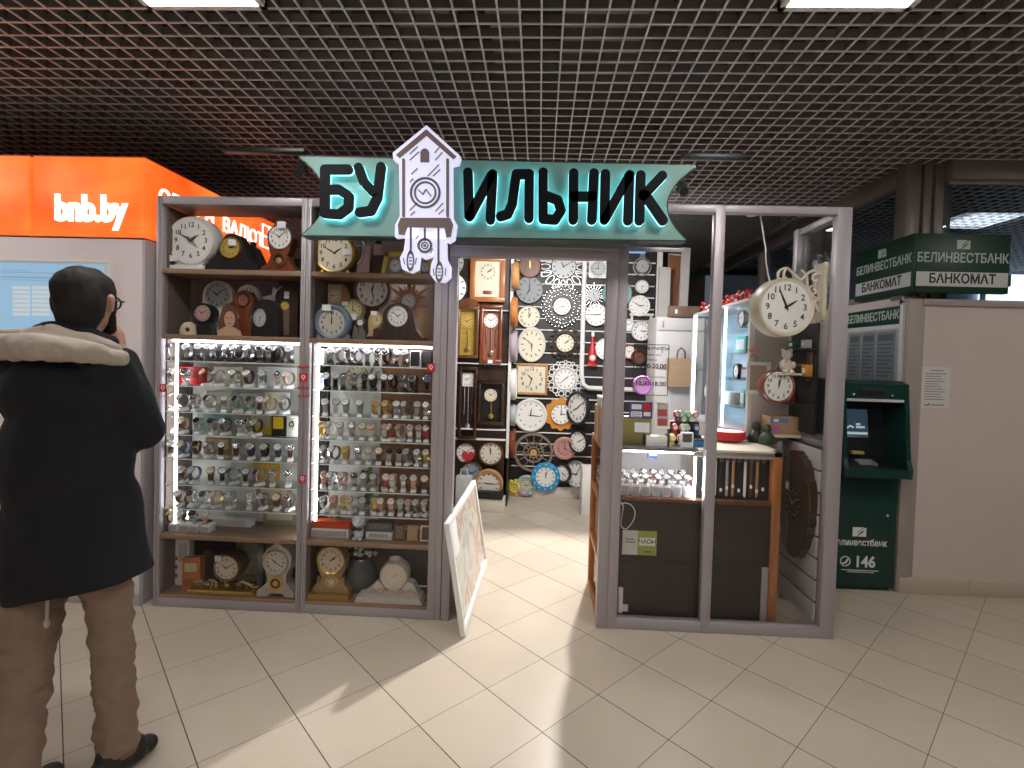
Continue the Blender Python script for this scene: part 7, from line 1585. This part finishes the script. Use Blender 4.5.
def hand(wr, pal_dir, fin_dir, side, curl, L=0.082):
    # palm from the wrist, four unequal bent fingers, a thumb leaving the side of the palm
    w_ = Vector(wr); u = Vector(pal_dir).normalized(); s = Vector(side).normalized(); n = u.cross(s).normalized()
    pe = w_ + u * 0.075
    for t in (-0.028, -0.009, 0.010, 0.028): caps(b, tuple(w_ + s * t * .6 + u * .01), tuple(pe + s * t), 0.015, 0.0125)
    for t, ln in ((-0.030, .80), (-0.010, 1.0), (0.010, 1.06), (0.030, .95)):
        p = pe + s * t; d = u; a = 0.0; seg = L * ln
        for k_, f in enumerate((.42, .32, .26)):
            a += curl[k_]; dd = (u * cos(a) + Vector(fin_dir).normalized() * sin(a)).normalized()
            q = p + dd * seg * f; caps(b, tuple(p), tuple(q), 0.0098 - .0008 * k_, 0.0092 - .0008 * k_); p = q
    p = w_ + s * 0.026 + u * 0.022; q = p + (s * .8 + u * .7).normalized() * 0.042; caps(b, tuple(p), tuple(q), 0.0135, 0.011)
    r = q + (u * 1.0 + Vector(fin_dir).normalized() * .5).normalized() * 0.03; caps(b, tuple(q), tuple(r), 0.011, 0.009)
hand(wr_r, (-0.15, -0.02, 1.0), (-0.7, -0.5, 0.1), (0.35, -0.94, 0.05), (0.35, 0.6, 0.6))
hand(wr_l, (1.0, -0.30, 0.1), (0.2, -0.6, 0.7), (0.1, 0.2, 1.0), (0.2, 0.5, 0.5))
body = blob('body', b, 0.0055, SKIN, man, smooth=3)
# hair
h_ = MB(); h_.sphere(hp(0, -0.010, 0.040), (0.082, 0.100, 0.083), 24, 14); h_.sphere(hp(0, -0.040, -0.005), (0.080, 0.066, 0.105), 24, 14); h_.sphere(hp(0, -0.045, -0.065), (0.062, 0.045, 0.06), 20, 12)
caps(h_, hp(0.070, 0.018, 0.03), hp(0.074, 0.020, -0.035), 0.016, 0.010); caps(h_, hp(-0.070, 0.018, 0.03), hp(-0.074, 0.020, -0.035), 0.016, 0.010)
blob('hair', h_, 0.006, HAIR, man, amp=0.004, freq=45, smooth=4, stretch=(1, 1, .35))
bd_ = MB(); caps(bd_, hp(0.066, 0.022, -0.045), hp(0.05, 0.055, -0.088), 0.016, 0.020); caps(bd_, hp(-0.066, 0.022, -0.045), hp(-0.05, 0.055, -0.088), 0.016, 0.020); caps(bd_, hp(0.05, 0.055, -0.088), hp(0, 0.085, -0.100), 0.020, 0.022); caps(bd_, hp(-0.05, 0.055, -0.088), hp(0, 0.085, -0.100), 0.020, 0.022)
blob('beard', bd_, 0.006, HAIR, man, amp=0.002, freq=60, smooth=3)
# glasses
gl = MB()
for s in (-1, 1):
    T = Matrix.Translation(Vector(hp(s * 0.036, 0.108, 0.008))) @ HR.to_4x4(); gl.ring(0, 0, 0.024, 0.005, -0.002, 0.002, 20, M=T)
    gl.tube([hp(s * 0.060, 0.108, 0.012), hp(s * 0.079, 0.085, 0.014), hp(s * 0.084, 0.0, 0.012), hp(s * 0.083, -0.015, -0.005)], 0.0028, 6)
gl.tube([hp(-0.013, 0.109, 0.012), hp(0, 0.112, 0.016), hp(0.013, 0.109, 0.012)], 0.0028, 6); gl.build('glasses', BLACK, man)
# jacket
j = MB()
j.sphere(V(-1.625, 1.70, 1.36), (0.215, 0.150, 0.16), 24, 14); j.sphere(V(-1.63, 1.70, 1.12), (0.215, 0.155, 0.30), 24, 14); j.sphere(V(-1.625, 1.70, 0.80), (0.235, 0.165, 0.32), 24, 14)
chain(j, [sh_r, el_r, tuple(Vector(el_r).lerp(Vector(wr_r), .92))], [0.088, 0.076, 0.048]); chain(j, [sh_l, el_l, tuple(Vector(el_l).lerp(Vector(wr_l), .85))], [0.092, 0.078, 0.055])
caps(j, V(-1.51, 1.68, 1.455), V(-1.77, 1.68, 1.455), 0.072, 0.075); caps(j, V(-1.52, 1.70, 1.0), V(-1.475, 1.70, 0.72), 0.12, 0.125)
j.sphere(V(-1.615, 1.70, 1.49), (0.11, 0.095, 0.055), 20, 10)
jk = blob('jacket', j, 0.010, NAVY, man, amp=0.010, freq=9, smooth=6, cut=(V(-1.62, 1.70, 0.685), (0.20, 0.0, -1.0)), stretch=(1, 1, .6))
# hood lining and inner collar
c_ = MB()
chain(c_, [V(-1.83, 1.72, 1.475), V(-1.80, 1.62, 1.505), V(-1.70, 1.555, 1.515), V(-1.58, 1.545, 1.515), V(-1.47, 1.58, 1.505), V(-1.415, 1.66, 1.485)], [0.030, 0.040, 0.044, 0.044, 0.040, 0.028])
chain(c_, [V(-1.74, 1.70, 1.515), V(-1.68, 1.62, 1.545), V(-1.59, 1.60, 1.555), V(-1.52, 1.64, 1.54), V(-1.49, 1.72, 1.51)], [0.032, 0.036, 0.036, 0.034, 0.028])
blob('hood_lining', c_, 0.008, FLEECE, man, amp=0.006, freq=25, smooth=5)
ic = MB(); chain(ic, [V(-1.70, 1.72, 1.545), V(-1.675, 1.645, 1.565), V(-1.60, 1.615, 1.575), V(-1.53, 1.645, 1.565), V(-1.505, 1.73, 1.54)], [0.026, 0.03, 0.03, 0.028, 0.024])
blob('inner_collar', ic, 0.007, NAVY, man, amp=0.003, freq=25, smooth=4)
tb_ = MB(); tb_.tube([V(-1.505, 1.60, 1.475), V(-1.44, 1.62, 1.45), V(-1.40, 1.66, 1.43)], 0.014, 8); tb_.build('shoulder_tab', NAVY, man)
# trousers
t_ = MB(); t_.sphere(V(-1.625, 1.71, 0.86), (0.175, 0.125, 0.13), 20, 12)
chain(t_, [hip_r, V(-1.49, 1.715, 0.62), kn_r, V(-1.468, 1.715, 0.25), V(-1.462, 1.72, 0.10)], [0.102, 0.070, 0.061, 0.060, 0.062])
chain(t_, [hip_l, V(-1.712, 1.655, 0.62), kn_l, V(-1.655, 1.55, 0.25), V(-1.617, 1.50, 0.10)], [0.112, 0.092, 0.078, 0.070, 0.068])
blob('trousers', t_, 0.008, KHAKI, man, amp=0.012, freq=15, smooth=4, stretch=(.8, .8, 1.6), cut=(V(-1.6, 1.7, 0.055), (0, 0, -1)))
for nm, hx, hy, tx_, ty_ in (('shoe', -1.472, 1.65, -1.435, 1.83), ('shoe', -1.605, 1.44, -1.665, 1.68)):
    s_ = MB(); d = Vector((tx_ - hx, ty_ - hy, 0)); n = d.normalized(); sd_ = Vector((-n.y, n.x, 0))
    for t, r, z in ((0.0, 0.040, 0.045), (0.35, 0.040, 0.048), (0.7, 0.046, 0.038), (0.95, 0.040, 0.032)):
        p = Vector((hx, hy, z)) + d * t; s_.sphere(V(p.x, p.y, p.z), (r, r, z - 0.002), 16, 10)
    for t0, t1, r0, r1, z0, z1 in ((0, .35, .040, .040, .045, .046), (.35, .7, .040, .043, .046, .037), (.7, .95, .043, .037, .037, .033)):
        p = Vector((hx, hy, z0)) + d * t0; q = Vector((hx, hy, z1)) + d * t1; caps(s_, V(p.x, p.y, p.z), V(q.x, q.y, q.z), min(r0, z0 - .002), min(r1, z1 - .002))
    caps(s_, V(hx + n.x * .03, hy + n.y * .03, 0.06), V(hx + n.x * .04, hy + n.y * .04, 0.09), 0.040, 0.042)
    caps(s_, V(hx + n.x * .06, hy + n.y * .06, 0.075), V(hx + n.x * .13, hy + n.y * .13, 0.058), 0.040, 0.040)
    blob('shoe', s_, 0.006, SHOE, man, smooth=4, cut=((0, 0, 0.004), (0, 0, -1)))
MB().tube([V(-1.60, 1.60, 0.74), V(-1.603, 1.60, 0.66), V(-1.605, 1.60, 0.61)], 0.005, 8).sphere(V(-1.605, 1.60, 0.60), (0.009, 0.009, 0.016)).build('drawcord', FLEECE, man)
# blue bag on the floor beyond his legs
bgx = flo(2, 640)
o = thing('blue_bag', 'blue shopping bag at the picture edge beyond the man', 'bag', (-2.28, 2.0, 0))
MB().bbox((-0.16, -0.09, 0), (0.16, 0.09, 0.42), 0.02).build('bag_body', mat('bag_blue', (0.04, 0.10, 0.30), 0.5, noise=0.15, nscale=10), o); MB().tube([(-0.08, 0, 0.41), (-0.06, 0, 0.55), (0.06, 0, 0.55), (0.08, 0, 0.41)], 0.008, 8).build('handle', BLUEP, o)
